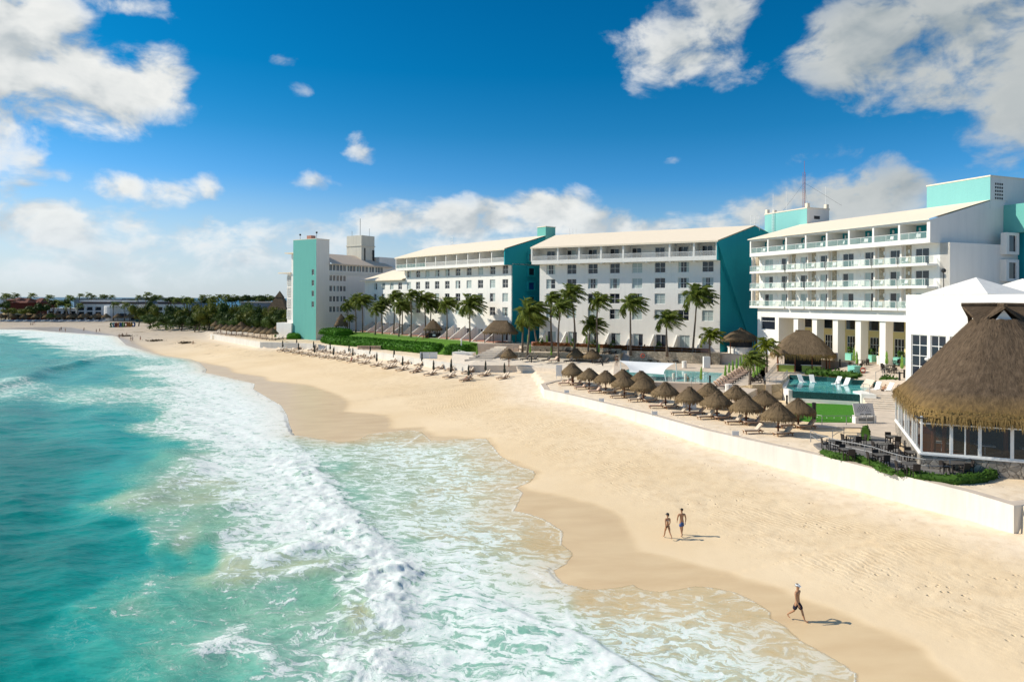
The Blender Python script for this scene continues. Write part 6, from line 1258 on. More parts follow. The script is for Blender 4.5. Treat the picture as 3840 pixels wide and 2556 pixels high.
    if cap is not None:
        KM=M_plain('cap_%d'%len(bpy.data.materials),cap,.8,.05); q=MB(); c=up(0,0.0,.80); prof=[(.104,-.01),(.109,.03)]+([(.095,.065),(.05,.095),(.0,.1)] if cap[0]<.5 else [(.107,.06)]); q.lathe(prof,16,c)
        fw=Vector((hx,hy,0)); sd=Vector((hy,-hx,0)); a=c+Vector((0,0,0)); q.add([a+fw*.08-sd*.09,a+fw*.19-sd*.05+Vector((0,0,-.02)),a+fw*.19+sd*.05+Vector((0,0,-.02)),a+fw*.08+sd*.09],[(0,1,2,3)]); q.build('visor' if cap[0]>.5 else 'cap',KM,t)
    return t
pw=PG(*z10(270,442)); person(pw,R(14),'woman in dark cap and black bikini walking away along the wet sand','walk',1.66,SKIN,True,True,bottom=(.012,.012,.014),top=(.55,.50,.46),cap=(.03,.03,.04),headturn=-.7)
pm_=PG(*z10(408,412)); person(pm_,R(8),'shirtless man in two-tone blue shorts walking away beside the woman','stroll',1.80,SKIN,False,True,bottom=(.07,.12,.28),shortlen=.72)
pf=PG(*z10(1545,1248)); person(pf,R(-138),'shirtless man in white visor and dark navy shorts striding along the wet sand','walk',1.80,SKIN,False,True,bottom=(.022,.018,.035),cap=(.80,.80,.80),shortlen=.85,akimbo=True,headturn=.2)
FARC=[((.30,.05,.05),None),((.03,.03,.05),(.03,.03,.04)),((.02,.02,.02),None),((.05,.05,.06),(.05,.05,.06)),((.20,.03,.03),None),((.02,.02,.03),(.45,.06,.04)),((.03,.03,.04),None),((.04,.03,.03),None),((.25,.22,.2),(.35,.33,.3)),((.02,.03,.06),(.10,.16,.2)),((.03,.03,.03),(.5,.5,.5)),((.16,.02,.02),None),((.02,.02,.02),(.3,.3,.3)),((.05,.05,.05),(.4,.4,.4)),((.5,.03,.06),(.5,.03,.06))]
FP=[(660,718,'in dark red trunks'),(676,703,'in dark clothes, behind the man in red trunks'),(722,718,'standing alone in black by the far foam'),(925,712,'bending over at the far waterline'),(1064,732,'in red trunks left of the orange figure'),(1100,724,'in a bright orange shirt at the far waterline'),(1316,792,'walking left before the seaweed heap'),(1355,778,'stooping left of the seaweed heap'),(1392,770,'in pale clothes behind the seaweed heap'),(1444,822,'in dark blue, left of a close pair'),(1464,824,'in white shirt, right of a close pair'),(1550,818,'in dark red, alone right of the pair'),(340,652,'in grey on the far left beach'),(357,650,'in white on the far left beach'),(378,636,'in bright red on the far left beach')]
for i,(x,y,l) in enumerate(FP):
    b,tp=FARC[i]; person(PG(*z1(x,y),1.0),random.uniform(0,6.28),'distant beach walker '+l,['walk','stroll','stand','lean','walk'][i%5] if 'bending' not in l and 'stooping' not in l else 'lean',1.75,[SKIN,SKIN3,SKIN2][i%3],False,False,bottom=b,top=tp,group='distant people on the beach')
person(PG(*z1(2132,850),2.0),R(60),'person sitting alone on the open sand right of the far beach','sit',1.75,SKIN,False,False,bottom=(.03,.03,.03))
def on(loc,dz,rz,label,pose,**kw):
    q=Vector(loc); q.z+=dz; return person(q,rz,label,pose,1.74,kw.pop('skin',SKIN2),kw.pop('fem',False),False,**kw)
LR=SEAWARD+R(90)
p=PG(*z12(435,648),2.4); on(p+Vector((-.2,-.62,0)),.38,LR,'person with dark hair reclining on a lounger in the nearer front row, left of two','recline',bottom=(.05,.05,.06)); on(p+Vector((.3,.62,0)),.38,LR,'person reclining on a lounger in the nearer front row, right of two','recline',skin=SKIN3,bottom=(.1,.03,.03))
p=PG(*z12(1175,772),2.4); on(p+Vector((-.2,-.62,0)),.38,LR,'sunbather stretched out on the nearest beach lounger pair, left','recline',skin=SKIN,bottom=(.3,.08,.1)); on(p+Vector((.3,.62,0)),.38,LR,'sunbather on the nearest beach lounger pair, right','recline',skin=SKIN3,bottom=(.03,.03,.04))
p=PG(*z11(1520,452),2.4); on(p+Vector((-.1,-.62,0)),.36,LR+.6,'person in red sitting on a far beach lounger','sit',top=(.4,.03,.05),bottom=(.3,.03,.05)); on(p+Vector((1.1,.4,0)),0,LR,'person in navy shirt standing by a far beach lounger','stand',top=(.015,.02,.08),bottom=(.3,.3,.3))
on(P(*z8(2035,900),4.64)+Vector((-.1,0,0)),.14,R(120),'person reclining at the pool shelf next to the thatched restaurant','recline',skin=SKIN,bottom=(.03,.03,.03))
on(P(*z7(1707,672),4.5),-1.0,R(10),'dark-haired swimmer standing in the sail-shaded pool','stand',skin=SKIN,bottom=(.02,.02,.02))
on(P(*z13(1815,510),4.57),0,R(200),'person in white top standing by the terrace steps','stand',skin=SKIN3,top=(.7,.7,.7),bottom=(.45,.4,.35))
on(NEARL[7]+Vector((-.4,-.5,0)),.36,R(80),'woman in teal top sitting under the sail-side thatched umbrella','sit',fem=True,top=(.05,.4,.4),bottom=(.02,.03,.08))
on(PD(*z9(826,500)),0,R(160),'person in dark clothes at the foot of the colonnade','stand',skin=SKIN3,top=(.03,.03,.04),bottom=(.03,.03,.04))

# ================================================================ furniture on the terraces
def make_chair():
    t=thing('terrace_chair','x','chair',(0,0,-60)); m=MB(); m.box(-.25,.25,-.25,.25,.42,.47); m.build('seat',SLATE,t); m=MB(); m.M=Matrix.Translation((0,-.23,.47))@Matrix.Rotation(R(8),4,'X'); m.box(-.25,.25,-.03,.03,0,.46); m.build('backrest',SLATE,t)
    lm=MB(); lm.box(-.025,.025,-.025,.025,0,.42); lm=lm.mesh('leg',SLATE)
    for x in (-.22,.22):
        for y in (-.22,.22): put('leg',lm,t,(x,y,0))
        m=MB(); m.box(x-.025,x+.025,-.23,.2,.64,.68); m.box(x-.02,x+.02,.15,.19,.47,.64); m.build('armrest',SLATE,t)
    return t
TABT=M_plain('slate_table_top',(.10,.09,.08),.45,.15,3,spec=.5)
def make_table():
    t=thing('terrace_table','x','table',(0,0,-60)); m=MB(); m.box(-.5,.5,-.5,.5,.71,.75); m.build('table_top',TABT,t); lm=MB(); lm.box(-.03,.03,-.03,.03,0,.708); lm=lm.mesh('leg',SLATE)
    for x in (-.44,.44):
        for y in (-.44,.44): put('leg',lm,t,(x,y,0))
    return t
CH,TB=make_chair(),make_table(); usedC=usedT=False
def tset(p,rz,desc,sides,gt,gc,sc_=1.0):
    global usedC,usedT
    if not usedT: TB.location=p; TB.rotation_euler[2]=rz; tag(TB,'square table '+desc,'table',gt); usedT=True; t=TB
    else: t=dup(TB,p,rz,'square table '+desc,gt)
    t.scale=(sc_,1,1)
    for s in sides:
        a=rz+{'right':0,'far':PI/2,'left':PI,'near':-PI/2}[s]; q=Vector(p)+Vector((math.cos(a),math.sin(a),0))*(.72 if s in('near','far') else .42*sc_+.30); r=a+PI/2+random.uniform(-.15,.15)
        l=f'wicker armchair on the {s} side of the table {desc}'
        if not usedC: CH.location=q; CH.rotation_euler[2]=r; tag(CH,l,'chair',gc); usedC=True
        else: dup(CH,q,r,l,gc)
GT,GC='slate-topped tables on the restaurant terrace','wicker armchairs on the restaurant terrace'
for x,y,rz,d,s,k in [(320,735,-.1,'left of the hedge column',['left','near','right'],1),(85,785,-.1,'at the left end of the railing',['left','near'],1),(690,825,-.1,'in the middle of the terrace',['left','near','right'],1),(240,885,-.1,'behind the left part of the railing',['near','far'],1),(780,735,-.1,'against the left glass wall',['far','near'],1),(640,950,-.1,'behind the bend of the railing',['left','near','far'],1),(1020,918,-.1,'at the glass corner',['left','right','far'],1.1),(985,1055,-.1,'behind the middle of the railing',['left','near'],1),(1530,1045,.1,'nearest the rubble base',['left','right','near','far'],1.5)]:
    tset(P(*z17(x,y),4.17)-Vector((0,0,.75)),rz,d,s,GT,GC,k)
GT,GC='slate-topped tables on the dining terrace','wicker armchairs on the dining terrace'
for x,y,d,s in [(455,578,'under the left lime umbrellas',['left','right']),(510,548,'by the aqua planter on the left',['right','far']),(710,590,'under the right lime umbrellas',['left','near','right']),(760,552,'near the white hall corner',['right','far']),(720,612,'in front of the right lime umbrellas',['left','right'])]:
    p_=PD(*z9(x,y+14)); tset(p_,R(-68),d,s,GT,GC)
for i,(x,y,l) in enumerate([(445,560,'left'),(466,588,'second'),(700,588,'third'),(727,560,'fourth'),(820,625,'rightmost')]): furled('ul',PD(*z9(x,y)),f'{l} lime furled umbrella among the dining terrace tables before the colonnade',G1,1.05)
# railings
def railing(label,pts,h=1.0,rails=(1.0,.55),mat=CHROME,step=2.2,r=.028,bulbs=False):
    pts=[Vector(p) for p in pts]; t=thing('railing',label,'railing',pts[0]); fine=[]
    for a,b in zip(pts,pts[1:]):
        k=max(1,int((b-a).length/.5)); fine+=[a.lerp(b,i/k) for i in range(k)]
    fine.append(pts[-1])
    for z in rails: m=MB(); m.tube([p-pts[0]+Vector((0,0,h*z)) for p in fine],r,6); m.build('rail',mat,t)
    acc=0; last=None; pp=[]
    for i,p in enumerate(fine):
        if last is None or (p-last).length>=step or i==len(fine)-1: pp.append(p); last=p
    for p in pp: m=MB(); q=p-pts[0]; m.tube([q+Vector((0,0,-.05)),q+Vector((0,0,h))],r*1.1,6); m.build('post',mat,t)
    if bulbs:
        for a,b in zip(pp,pp[1:]):
            for s in (.2,.5,.8): m=MB(); m.sphere(a.lerp(b,s)-pts[0]+Vector((0,0,h*.8)),.05,6,5); m.build('bulb',WTRIM,t)
    return t
rb=[(158-95,1185),]
railing('curved steel railing around the restaurant terrace above the low hedges',[P(*z9(105,1160),3.42),P(*z9(158,1195),3.42)]+[P(u,v-6,3.42) for u,v in [(3141,1701),(3212,1714),(3274,1728),(3320,1746),(3384,1765),(3471,1779),(3562,1781),(3639,1776),(3701,1768),(3735,1745)]],1.0,(1.0,.55),CHROME,3.0,.034)
railing('thin dark railing with bulbs along the artificial turf',[P(*z8(1130,1222),3.23),P(*z8(1375,1268),3.23),P(*z8(1740,1268),3.23),P(*z8(1925,1250),3.23)],1.0,(1.0,),CHROME,2.4,.03,True)
railing('short steel railing behind the terrace tables on the left',[P(*z9(275,1160),3.42),P(*z9(320,1130),3.42),P(*z9(500,1135),3.42)],1.0,(1.0,.5))
railing('steel railing along the front wing terrace',[P(*z5(980,1318),6.3),P(*z5(1320,1330),6.3),P(*z5(1660,1345),6.3),P(*z5(1940,1360),6.3)],1.05,(1.0,.5),CHROME,2.5)
railing('steel railing in front of the dark terrace loungers',[Vector((p.x,p.y,5.55)) for p in (w1[0],w1[1],w1[2])],1.0,(1.0,),CHROME,4)
railing('steel railing up the ramp beside the pool bar',[P(*z8(755,830),4.7),P(*z8(900,650),5.2),P(*z8(960,600),5.6)],1.0,(1.0,.5),CHROME,1.5)
railing('steel railing left of the infinity pool',[P(*z8(760,835),4.6),P(*z8(855,832),5.0),P(*z8(945,830),5.2),P(*z8(1005,750),5.2)],1.0,(1.0,.5),CHROME,1.6)
railing('stair handrail at the front corner of the sail pool',[P(*z7(1745,745),4.0),P(*z7(1940,650),4.6)],1.0,(1.0,),CHROME,1.5)
railing('long handrail rising beside the broad pale steps',[P(*z8(1890,1060),3.3),P(*z8(1885,920),4.7),P(*z8(1815,905),4.7)],1.0,(1.0,.5),CHROME,1.6)
railing('handrail of the wide steps beside the lawn',[P(*z12(1535,420),4.4),P(*z12(1690,335),5.4),P(*z12(1850,250),6.3)],1.0,(1.0,),CHROME,2)
railing('handrail of the short flight to the dining terrace',[PD(*z8(1950,775)),PD(*z8(2050,735))],1.0,(1.0,),CHROME,1.6)
railing('white handrail on the low block by the shower post',[P(*z12(1055,395),4.3),P(*z12(1235,440),4.3)],1.0,(1.0,),WTRIM,2)
railing('pool handrail before the leaning white loungers',[P(*z8(1495,880),4.62),P(*z8(1575,850),4.62)],.8,(1.0,),CHROME,1.2)
# shade sail
t=thing('shade_sail','white tensioned shade sail over the left pool','shade sail',(17,103,4.6)); m=MB()
c4=[PY(*z7(948,447),105.5),PY(*z7(1562,474),104.0),PY(*z7(1440,600),98.5),PY(*z7(1060,574),100.5)]; n=14; vs=[]
for j in range(n+1):
    for i in range(n+1):
        s,u=i/n,j/n; q=(c4[0]*(1-s)+c4[1]*s)*(1-u)+(c4[3]*(1-s)+c4[2]*s)*u; pin=.7*math.sin(PI*u)*(1-2*s)*.9; q=q+Vector((pin*.8,0,-.5*math.sin(PI*s)*math.sin(PI*u))); q+=Vector((0,-.5*math.sin(PI*s)*(2*u-1)*-.6,0)); vs.append(q-Vector(t.location))
m.add(vs,[(j*(n+1)+i,j*(n+1)+i+1,(j+1)*(n+1)+i+1,(j+1)*(n+1)+i) for j in range(n) for i in range(n)]); m.build('canvas',M_plain('sail_canvas',(.86,.86,.84),.7,.03),t,True)
for q in (c4[1],c4[2],c4[0]): m=MB(); a=q-Vector(t.location); m.tube([a+Vector((.15,0,.1)),Vector((a.x+.35,a.y,-.2))],.07,7); m.build('mast',WTRIM,t)
# planters with cactus-like plants
AQP=M_stucco('aqua_planter',(.25,.62,.52),.05); TEALP=M_stucco('teal_planter',(.05,.30,.27),.05)
def planter(p,s,h,mat,label,rz=0,plant=True):
    t=thing('planter',label,'planter',p,rz,'square planters'); m=MB(); m.box(-s,s,-s,s,0,h); m.box(-s-.03,s+.03,-s-.03,s+.03,h+.002,h+.06); m.build('box',mat,t)
    if plant:
        m=MB(); pp=[]
        for _ in range(60): d=Vector((random.gauss(0,.5),random.gauss(0,.5),1)).normalized(); pp.append((Vector((d.x*.5,d.y*.5,h+.1+random.random()*.8)),d))
        leaves(m,pp,.26,1,.7); m.build('plant',LEAFB,t)
for x,y,l in [(1680,567,'aqua planter at the foot of the third column'),(1900,585,'aqua planter at the foot of the fourth column'),(2215,618,'aqua planter near the white hall')]: planter(PD(*z8(x,y)),.75,1.0,AQP,l,R(22))
for x,y,l,mt in [(1790,210,'dark green planter under the long pavilion',TEALP),(1925,200,'pale aqua planter before the dark teal wall',AQP)]: planter(P(*z12(x,y),6.0),.75,1.2,mt,l)
planter(PD(*z8(1720,712)),.6,1.05,AQP,'aqua cube beside the planter strip of the infinity pool',R(20),False)
# bollards, bins, posts
def bollard(p,label,h=1.1,mat=BLACKM,r=.12,name='bollard',cat='bollard'):
    m=MB(); m.lathe([(r,0),(r,h*.8),(r*1.08,h*.8),(r*1.08,h),(r*.6,h+.03)],10); tag(m.build(name,mat,loc=p),label,cat,'bollards on the terraces' if name=='bollard' else None)
for f_,x,y,zb,l in [(z8,1000,1040,3.3,'black bollard below the corner of the infinity pool'),(z8,1567,640,6.05,'black bollard beside the third column'),(z8,2205,785,6.01,'black bollard beside the right planter strip'),(z8,2255,760,6.05,'black bollard by the white hall corner'),(z12,1357,490,3.9,'black bollard left on the pale deck'),(z12,1552,472,3.9,'black bollard on the pale deck near the steps'),(z13,560,465,4.4,'black bollard among the dark deck loungers'),(z13,1610,515,4.4,'black bollard right of the two deck-edge thatched umbrellas'),(z7,1950,700,4.57,'black bollard at the stair rail of the sail pool'),(z5,1918,1312,6.3,'black bollard at the end of the front wing railing'),(z5,757,1290,6.3,'black bollard in the rust planting, left'),(z5,1157,1308,6.3,'black bollard in the rust planting, right')]: bollard(PD(*f_(x,y)) if f_ is z8 and zb>6 else P(*f_(x,y),zb),l)
for x,y,zb,l in [(1548,765,3.3,'left pale round post below the sail pool'),(1680,770,3.3,'right pale round post below the sail pool')]: bollard(P(*z7(x,y),zb),l,2.3,OLDWHITE,.2,'round_post','post')
bollard(P(*z7(2155,805),4.57),'pale round bin at the end of the towelled loungers',1.1,GREYW,.42,'round_bin','bin'); bollard(P(*z7(1668,525),4.57),'white round bin before the long stone wall',1.1,GREYW,.42,'round_bin','bin'); bollard(PD(*z8(2000,612)),'pale round bin between the fourth and fifth columns',1.2,GREYW,.5,'round_bin','bin')
bollard(P(*z8(1290,1215),3.23),'black curved post at the front corner of the artificial turf',1.9,BLACKM,.2,'turf_post','post')
m=MB(); m.tube([(0,0,0),(0,0,3.2)],.14,8); tag(m.build('shower_post',WTRIM,loc=P(*z12(1100,370),4.2)),'white shower post at the right end of the hedge','post')
m=MB(); m.box(-2.3,2.3,-.9,.9,-.5,1.2); o=m.build('low_block',WHITE,loc=P(*z12(1140,440),3.9)); o.rotation_euler[2]=R(-20); tag(o,'low white block below the shower post','wall')
m=MB(); m.box(-1,1,-.04,.04,0,2.4); m.box(1.05,2.6,-.04,.04,0,2.4); o=m.build('white_screen',WHITEP,loc=P(*z12(560,525),2.7)); tag(o,'white double screen leaning on the seawall behind the beach loungers','screen')
m=MB(); m.box(-.55,.55,-.35,.35,0,1.9); tag(m.build('utility_box',WHITEP,loc=P(*z7(1912,525),4.57)),'white cabinet standing before the long stone wall','cabinet')
m=MB(); m.box(-.5,.5,-.04,.04,.5,2.3); m.box(-.45,-.38,-.03,.03,0,.5); m.box(.38,.45,-.03,.03,0,.5); tag(m.build('lifeguard_sign',WHITEP,loc=P(*z13(968,712),3.2)),'small white board standing at the wall corner beside the leftmost thatched umbrella','sign')
for f_,x,y,zb,l in [(z7,368,812,3.2,'leftmost small white sign on the curved seawall'),(z7,752,908,3.2,'second small white sign on the curved seawall'),(z7,1338,1055,3.2,'third small white sign on the curved seawall'),(z7,2232,1282,3.2,'fourth small white sign on the curved seawall'),(z8,450,1385,3.2,'small white sign on the seawall below the nearest thatched umbrella')]:
    m=MB(); m.box(-.28,.28,-.02,.02,.12,.5); m.tube([(-.3,0,0),(-.3,0,.55)],.025,5); m.tube([(.3,0,0),(.3,0,.55)],.025,5); tag(m.build('wall_sign',WHITEP,loc=P(*f_(x,y),zb)),l,'sign','small signs on the seawall')
m=MB(); m.box(-.02,.02,-.8,.8,0,1.3); o=m.build('sign_board',WHITEP,loc=P(*z7(1725,985),3.2)); o.rotation_euler[2]=PI/2; tag(o,'plain pale board standing behind a thatched umbrella pole','sign')
# emblem panel
p=P(*z17(455,590),3.23); t=thing('emblem_panel','grey panel with fan emblem on a white plinth at the foot of the steps','sign',p,R(5)); m=MB(); m.box(-1.15,1.15,-.1,.5,0,.85); m.build('plinth',WHITE,t); m=MB(); m.M=Matrix.Translation((0,.1,.86))@Matrix.Rotation(-R(18),4,'X'); m.box(-1.1,1.1,0,.06,0,1.25); m.build('panel',GREYW,t)
m=MB(); m.M=Matrix.Translation((0,.1,.86))@Matrix.Rotation(-R(18),4,'X')
for rr,nn in ((.32,5),(.52,8),(.72,11)):
    for i in range(nn): a=PI*(i+.5)/nn; m.obox((rr*math.cos(a),-.012,.3+rr*math.sin(a)),(.15,.02,.035),0,-a if False else -(a),0)
m.box(-.5,-.1,-.02,-.003,.10,.16); m.box(.05,.7,-.02,-.003,.10,.16); m.build('emblem',BLACKM,t); m=MB(); m.box(-.8,.8,-.16,-.102,.35,.42); m.box(-.8,.8,-.16,-.102,.52,.59); m.build('slot',BLACKM,t)
# life rings
def lifering(p,label,rz=0):
    m=MB(); pts=[(.33*math.cos(2*PI*i/20),0,.33*math.sin(2*PI*i/20)) for i in range(21)]; m.tube(pts,.075,8,cap=False); o=m.build('life_ring',M_plain('orange_ring',(.62,.10,.05),.5,.1),loc=p); o.rotation_euler[2]=rz; tag(o,label,'life ring')
lifering(P(*z7(1205,470),4.6)+Vector((0,-.2,1.3)),'orange life ring on the stone wall behind the shade sail'); lifering(PD(*z8(1812,712))+Vector((0,0,.45)),'red life ring by the aqua cube at the dining terrace')
# folded lounger stacks by the hedge
for i,x in enumerate((1670,1760,1850,1945)):
    m=MB()
    for k in range(4): m.box(-.9,.9,-.35,.35,k*.17,k*.17+.1)
    m.box(-.95,.95,-.38,.38,.70,.76); m.box(-.8,-.7,-.3,.3,.102,.695); m.box(.7,.8,-.3,.3,.103,.694); o=m.build('lounger_stack',CUSHP,loc=P(*z11(x,228),3.95)); o.rotation_euler[2]=R(20); tag(o,f'{ordw(i)} from the left of the covered stacks of loungers below the hedge','stack',group='stacks of loungers below the hedge')
# lucky-charm frame: two yellow poles hung with floats
p=P(*z5(2245,1340),6.3); t=thing('float_frame','yellow pole frame hung with coloured floats beside the snack bar','frame',p); m=MB()
for x in (-.75,.75): m.tube([(x,0,0),(x,0,2.7)],.09,6)
for z in (1.1,2.3): m.tube([(-.75,0,z),(.75,0,z)],.05,5)
m.build('pole',M_plain('yellow_paint',(.55,.38,.06),.6),t)
for i in range(8): m=MB(); m.sphere((-.75+1.5*(i%2)+random.uniform(-.25,.25),-.1,.6+.26*i),.14,7,5); m.build('float',[REDM,LIME,WTRIM][i%3],t)
# stone pillars by the far umbrellas
for i,(x,y) in enumerate([(832,595),(1075,610),(1276,585)]):
    m=MB(); m.box(-.95,.95,-.95,.95,-1.2,4.3); tag(m.build('stone_pillar',STONEG,loc=P(*z20(x,y),4.4)),f'{["left","middle","right"][i]} stone pillar behind the far thatched umbrellas','pillar',group='stone pillars')
# seaweed heaps and driftwood on the far beach
for i,(x,y,l) in enumerate([(1385,768,4),(1720,822,4.5),(2050,845,3)]):
    m=MB(); pp=[(Vector((random.gauss(0,l*.35),random.gauss(0,.5),abs(random.gauss(0,.18)))),Vector((0,0,1))) for _ in range(260)]; leaves(m,pp,.3); tag(m.build('seaweed_heap',LEAFBR,loc=PG(*z1(x,y),1.5)),f'{["leftmost","middle","rightmost"][i]} heap of brown seaweed on the far beach','seaweed',group='seaweed heaps')

# white chairs on the balconies of the right wing
m=MB(); m.box(-.28,.28,-.28,.28,.36,.44); WC_SEAT=m.mesh('seat',WHITEP); m=MB(); m.M=Matrix.Translation((0,.26,.44))@Matrix.Rotation(-R(12),4,'X'); m.box(-.28,.28,-.03,.03,0,.5); WC_BACK=m.mesh('backrest',WHITEP); m=MB(); m.box(-.03,.03,-.03,.03,0,.358); WC_LEG=m.mesh('leg',WHITEP); wc0=None
for fr_,x,y,z,l in BALC:
    q=wloc(fr_,x,y,z); rr=math.atan2(fr_[1].y,fr_[1].x)+random.uniform(-.5,.5); lab='white chair on the '+l
    if wc0 is None:
        wc0=thing('balcony_chair',lab,'chair',q,rr,'white chairs on the hotel balconies'); put('seat',WC_SEAT,wc0); put('backrest',WC_BACK,wc0)
        for a in (-.24,.24):
            for b in (-.24,.24): put('leg',WC_LEG,wc0,(a,b,0))
    else: dup(wc0,q,rr,lab)
# ================================================================ far shore
RZF=0.0
DULLW=M_stucco('far_white',(.72,.72,.71),.15); FARG=M_plain('far_dark_glass',(.02,.025,.035),.4,.3); BRICKR=M_stucco('brick_red',(.13,.03,.02),.1); ROOFR=M_plain('red_tile_roof',(.14,.045,.03),.9,.25,.5); ROOFW=M_plain('white_roof',(.80,.76,.71),.8,.05); BROWNF=M_plain('brown_fascia',(.10,.075,.07),.8,.2); FLATR=M_plain('flat_roof',(.34,.34,.33),.8,.1); BLUEGREY=M_plain('blue_grey_wall',(.22,.26,.30),.8,.1); SAND2=M_plain('tan_canvas',(.42,.31,.15),.9,.1)
# back land under the far buildings and trees
lp=[(-700,372),(-268,366)]+[tuple(P(u,v,2.75).to_2d()) for u,v in ((0,1207),(400,1206),(560,1213),(760,1236),(800,1255))]+[tuple(P(1000,1270,4).to_2d()),(-52,215),(0,215),(60,170),(160,150),(420,230),(420,620),(-700,620)]
slab('far_ground',[Vector(p) for p in lp],2.82,1.0,M_plain('dry_ground',(.20,.17,.11),.95,.3,.1))
slab('raised_ground',[P(u,v,3.9).to_2d() for u,v in ((795,1256),(990,1270),(1110,1285),(1186,1290))]+[Vector((-62,190)),Vector((-40,215)),Vector((-75,262)),Vector((-100,250)),P(830,1225,3.9).to_2d()],3.93,2,M_plain('pale_sand',(.62,.54,.43),.95,.1,.5))
def farbox(label,u0,u1,vt,Y,depth,cols=0,floors=2,mat=DULLW,zg=2.8,roof=ROOFW,name='far_hotel',top=None,holes=True,lo=0):
    a,b=PY(u0,vt,Y),PY(u1,vt,Y); zt=a.z; L=b.x-a.x; t=thing(name,label,'hotel building' if cols else 'building',(a.x,Y,0)); hs=[]; fh=(zt-zg)/(floors+.25)
    if cols:
        w=L/cols
        for i in range(cols):
            for j in range(lo,floors): hs.append((i*w+w*.16,i*w+w*.86,zg+j*fh+.35,zg+j*fh+fh*.86))
    m=MB(); m.wall(0,L,zg-1,zt,hs,0,1.2); m.box(.02,L-.02,1.22,depth,zg-1,zt-.02); m.quad((0,0,zt-.02),(L,0,zt-.02),(L,1.22,zt-.02),(0,1.22,zt-.02)); m.quad((0,1.22,zg-1),(0,0,zg-1),(0,0,zt),(0,1.22,zt)); m.quad((L,0,zg-1),(L,1.22,zg-1),(L,1.22,zt),(L,0,zt)); m.build('wall',mat,t)
    for h in hs: q=MB(); q.quad((h[0],1.0,h[2]),(h[1],1.0,h[2]),(h[1],1.0,h[3]),(h[0],1.0,h[3])); q.box(h[0],h[1],.1,.16,h[2],h[2]+.75); q.build('balcony',FARG,t)
    m=MB(); m.box(-.3,L+.3,-.3,depth+.3,zt,zt+.5); m.build('roof',roof,t)
    if top: m=MB(); m.box(1,L-1,2,depth,zt+.502,zt+1.9); m.build('fascia',BROWNF,t); m=MB(); m.box(.5,L-1.5,1.5,depth,zt+1.902,zt+2.7); m.build('upper_roof',ROOFW,t)
    return t
zN=lambda f_,x,y: f_(x,y)
u=lambda x: x/5.61
farbox('low white two-storey hotel block left of the taller white hotel',u(990),u(1612),1060+553/5.61,392,14,4,2,top=None)
farbox('white three-storey hotel with dark balconies behind the far beach',u(1615),u(2330),1060+468/5.61,390,16,4,3,top=True)
t=farbox('white hotel block right of the white round stair tower',400+275/5.61,400+640/5.61,1060+470/5.61,391,16,2,3,top=True)
farbox('white hotel block mostly hidden by the sea-grape trees',400+1010/5.61,400+1590/5.61,1060+470/5.61,388,16,3,3,top=True)
c=PY(400+180/5.61,1060+500/5.61,388); t=thing('stair_tower','round white stair tower between two white hotel blocks','tower',(c.x,391,0)); m=MB(); m.lathe([(7,1.5),(7,c.z),(6.8,c.z+.3)],26); m.build('wall',DULLW,t); m=MB(); m.box(4.2,7.6,-6.2,-5,5.5,7); m.build('window',FARG,t)
farbox('long blue-grey flat building on the far left skyline',u(1560),u(1900),1060+338/5.61,500,20,0,2,BLUEGREY,roof=FLATR); farbox('blue-grey flat building right of centre on the far skyline',u(1700),u(2290),1060+352/5.61,470,20,0,2,BLUEGREY,roof=FLATR)
farbox('pale low building behind the white hotel blocks',400+340/5.61,400+590/5.61,1060+345/5.61,460,16,0,2,BLUEGREY,roof=FLATR); farbox('pale low building on the skyline above the trees',400+720/5.61,400+1290/5.61,1060+325/5.61,480,16,0,2,BLUEGREY,roof=FLATR); farbox('small grey-blue building above the sea-grape trees',400+1640/5.61,400+1950/5.61,1060+412/5.61,400,14,2,2,BLUEGREY,roof=FLATR)
farbox('long low roofed building behind the trees beside the aqua tower block',780+690/5.61,780+1490/5.61,1120+85/5.61,300,12,0,2,BLUEGREY,roof=PAVE)
farbox('white low wing behind the red-roofed house',u(0),u(330),1060+330/5.61,440,14,0,3,DULLW)
# red-roofed house: two hipped volumes
def redhouse(x0,x1,ve,vr,Y,label):
    a,b=PY(u(x0),1060+ve/5.61,Y),PY(u(x1),1060+ve/5.61,Y); zr=PY(0,1060+vr/5.61,Y+8).z; L=b.x-a.x; t=thing('red_house',label,'house',(a.x,Y,0)); m=MB(); m.box(0,L,0,16,1.8,a.z); m.build('wall',BRICKR,t); m=MB(); e=.8; m.add([(-e,-e,a.z),(L+e,-e,a.z),(L+e,16+e,a.z),(-e,16+e,a.z),(L*.5-1,8,zr),(L*.5+1,8,zr)],[(0,1,5,4),(1,2,5),(2,3,4,5),(3,0,4)]); m.build('roof',ROOFR,t)
    q=MB(); q.box(L*.3,L*.9,-.1,-.003,3,5.5); q.build('window',FARG,t)
redhouse(235,560,420,320,395,'large dark-red house with hipped tile roof on the far left shore'); redhouse(560,830,420,315,402,'right wing of the dark-red houses with hipped tile roof'); redhouse(130,330,368,310,430,'small red hipped roof behind the large red house')
for i,(x0,x1,y0,y1) in enumerate([(-40,200,612,668),(210,560,600,672)]):
    a,b=PY(u(x0),1060+y1/5.61,374),PY(u(x1),1060+y1/5.61,374); zt=PY(0,1060+y0/5.61,374).z; L=b.x-a.x; t=thing('beach_tent',['tan canvas beach tent at the far left edge','wide tan canvas beach tent below the red house'][i],'tent',(a.x,374,0)); m=MB(); m.add([(0,0,a.z),(L,0,a.z),(L,7,a.z),(0,7,a.z),(L*.45,3,zt)],[(0,1,4),(1,2,4),(2,3,4),(3,0,4)]); m.build('canvas',SAND2,t)
    for x in (.2,L*.5,L-.2): q=MB(); q.tube([(x,.2,2),(x,.2,a.z)],.12,5); q.build('pole',BARK,t)
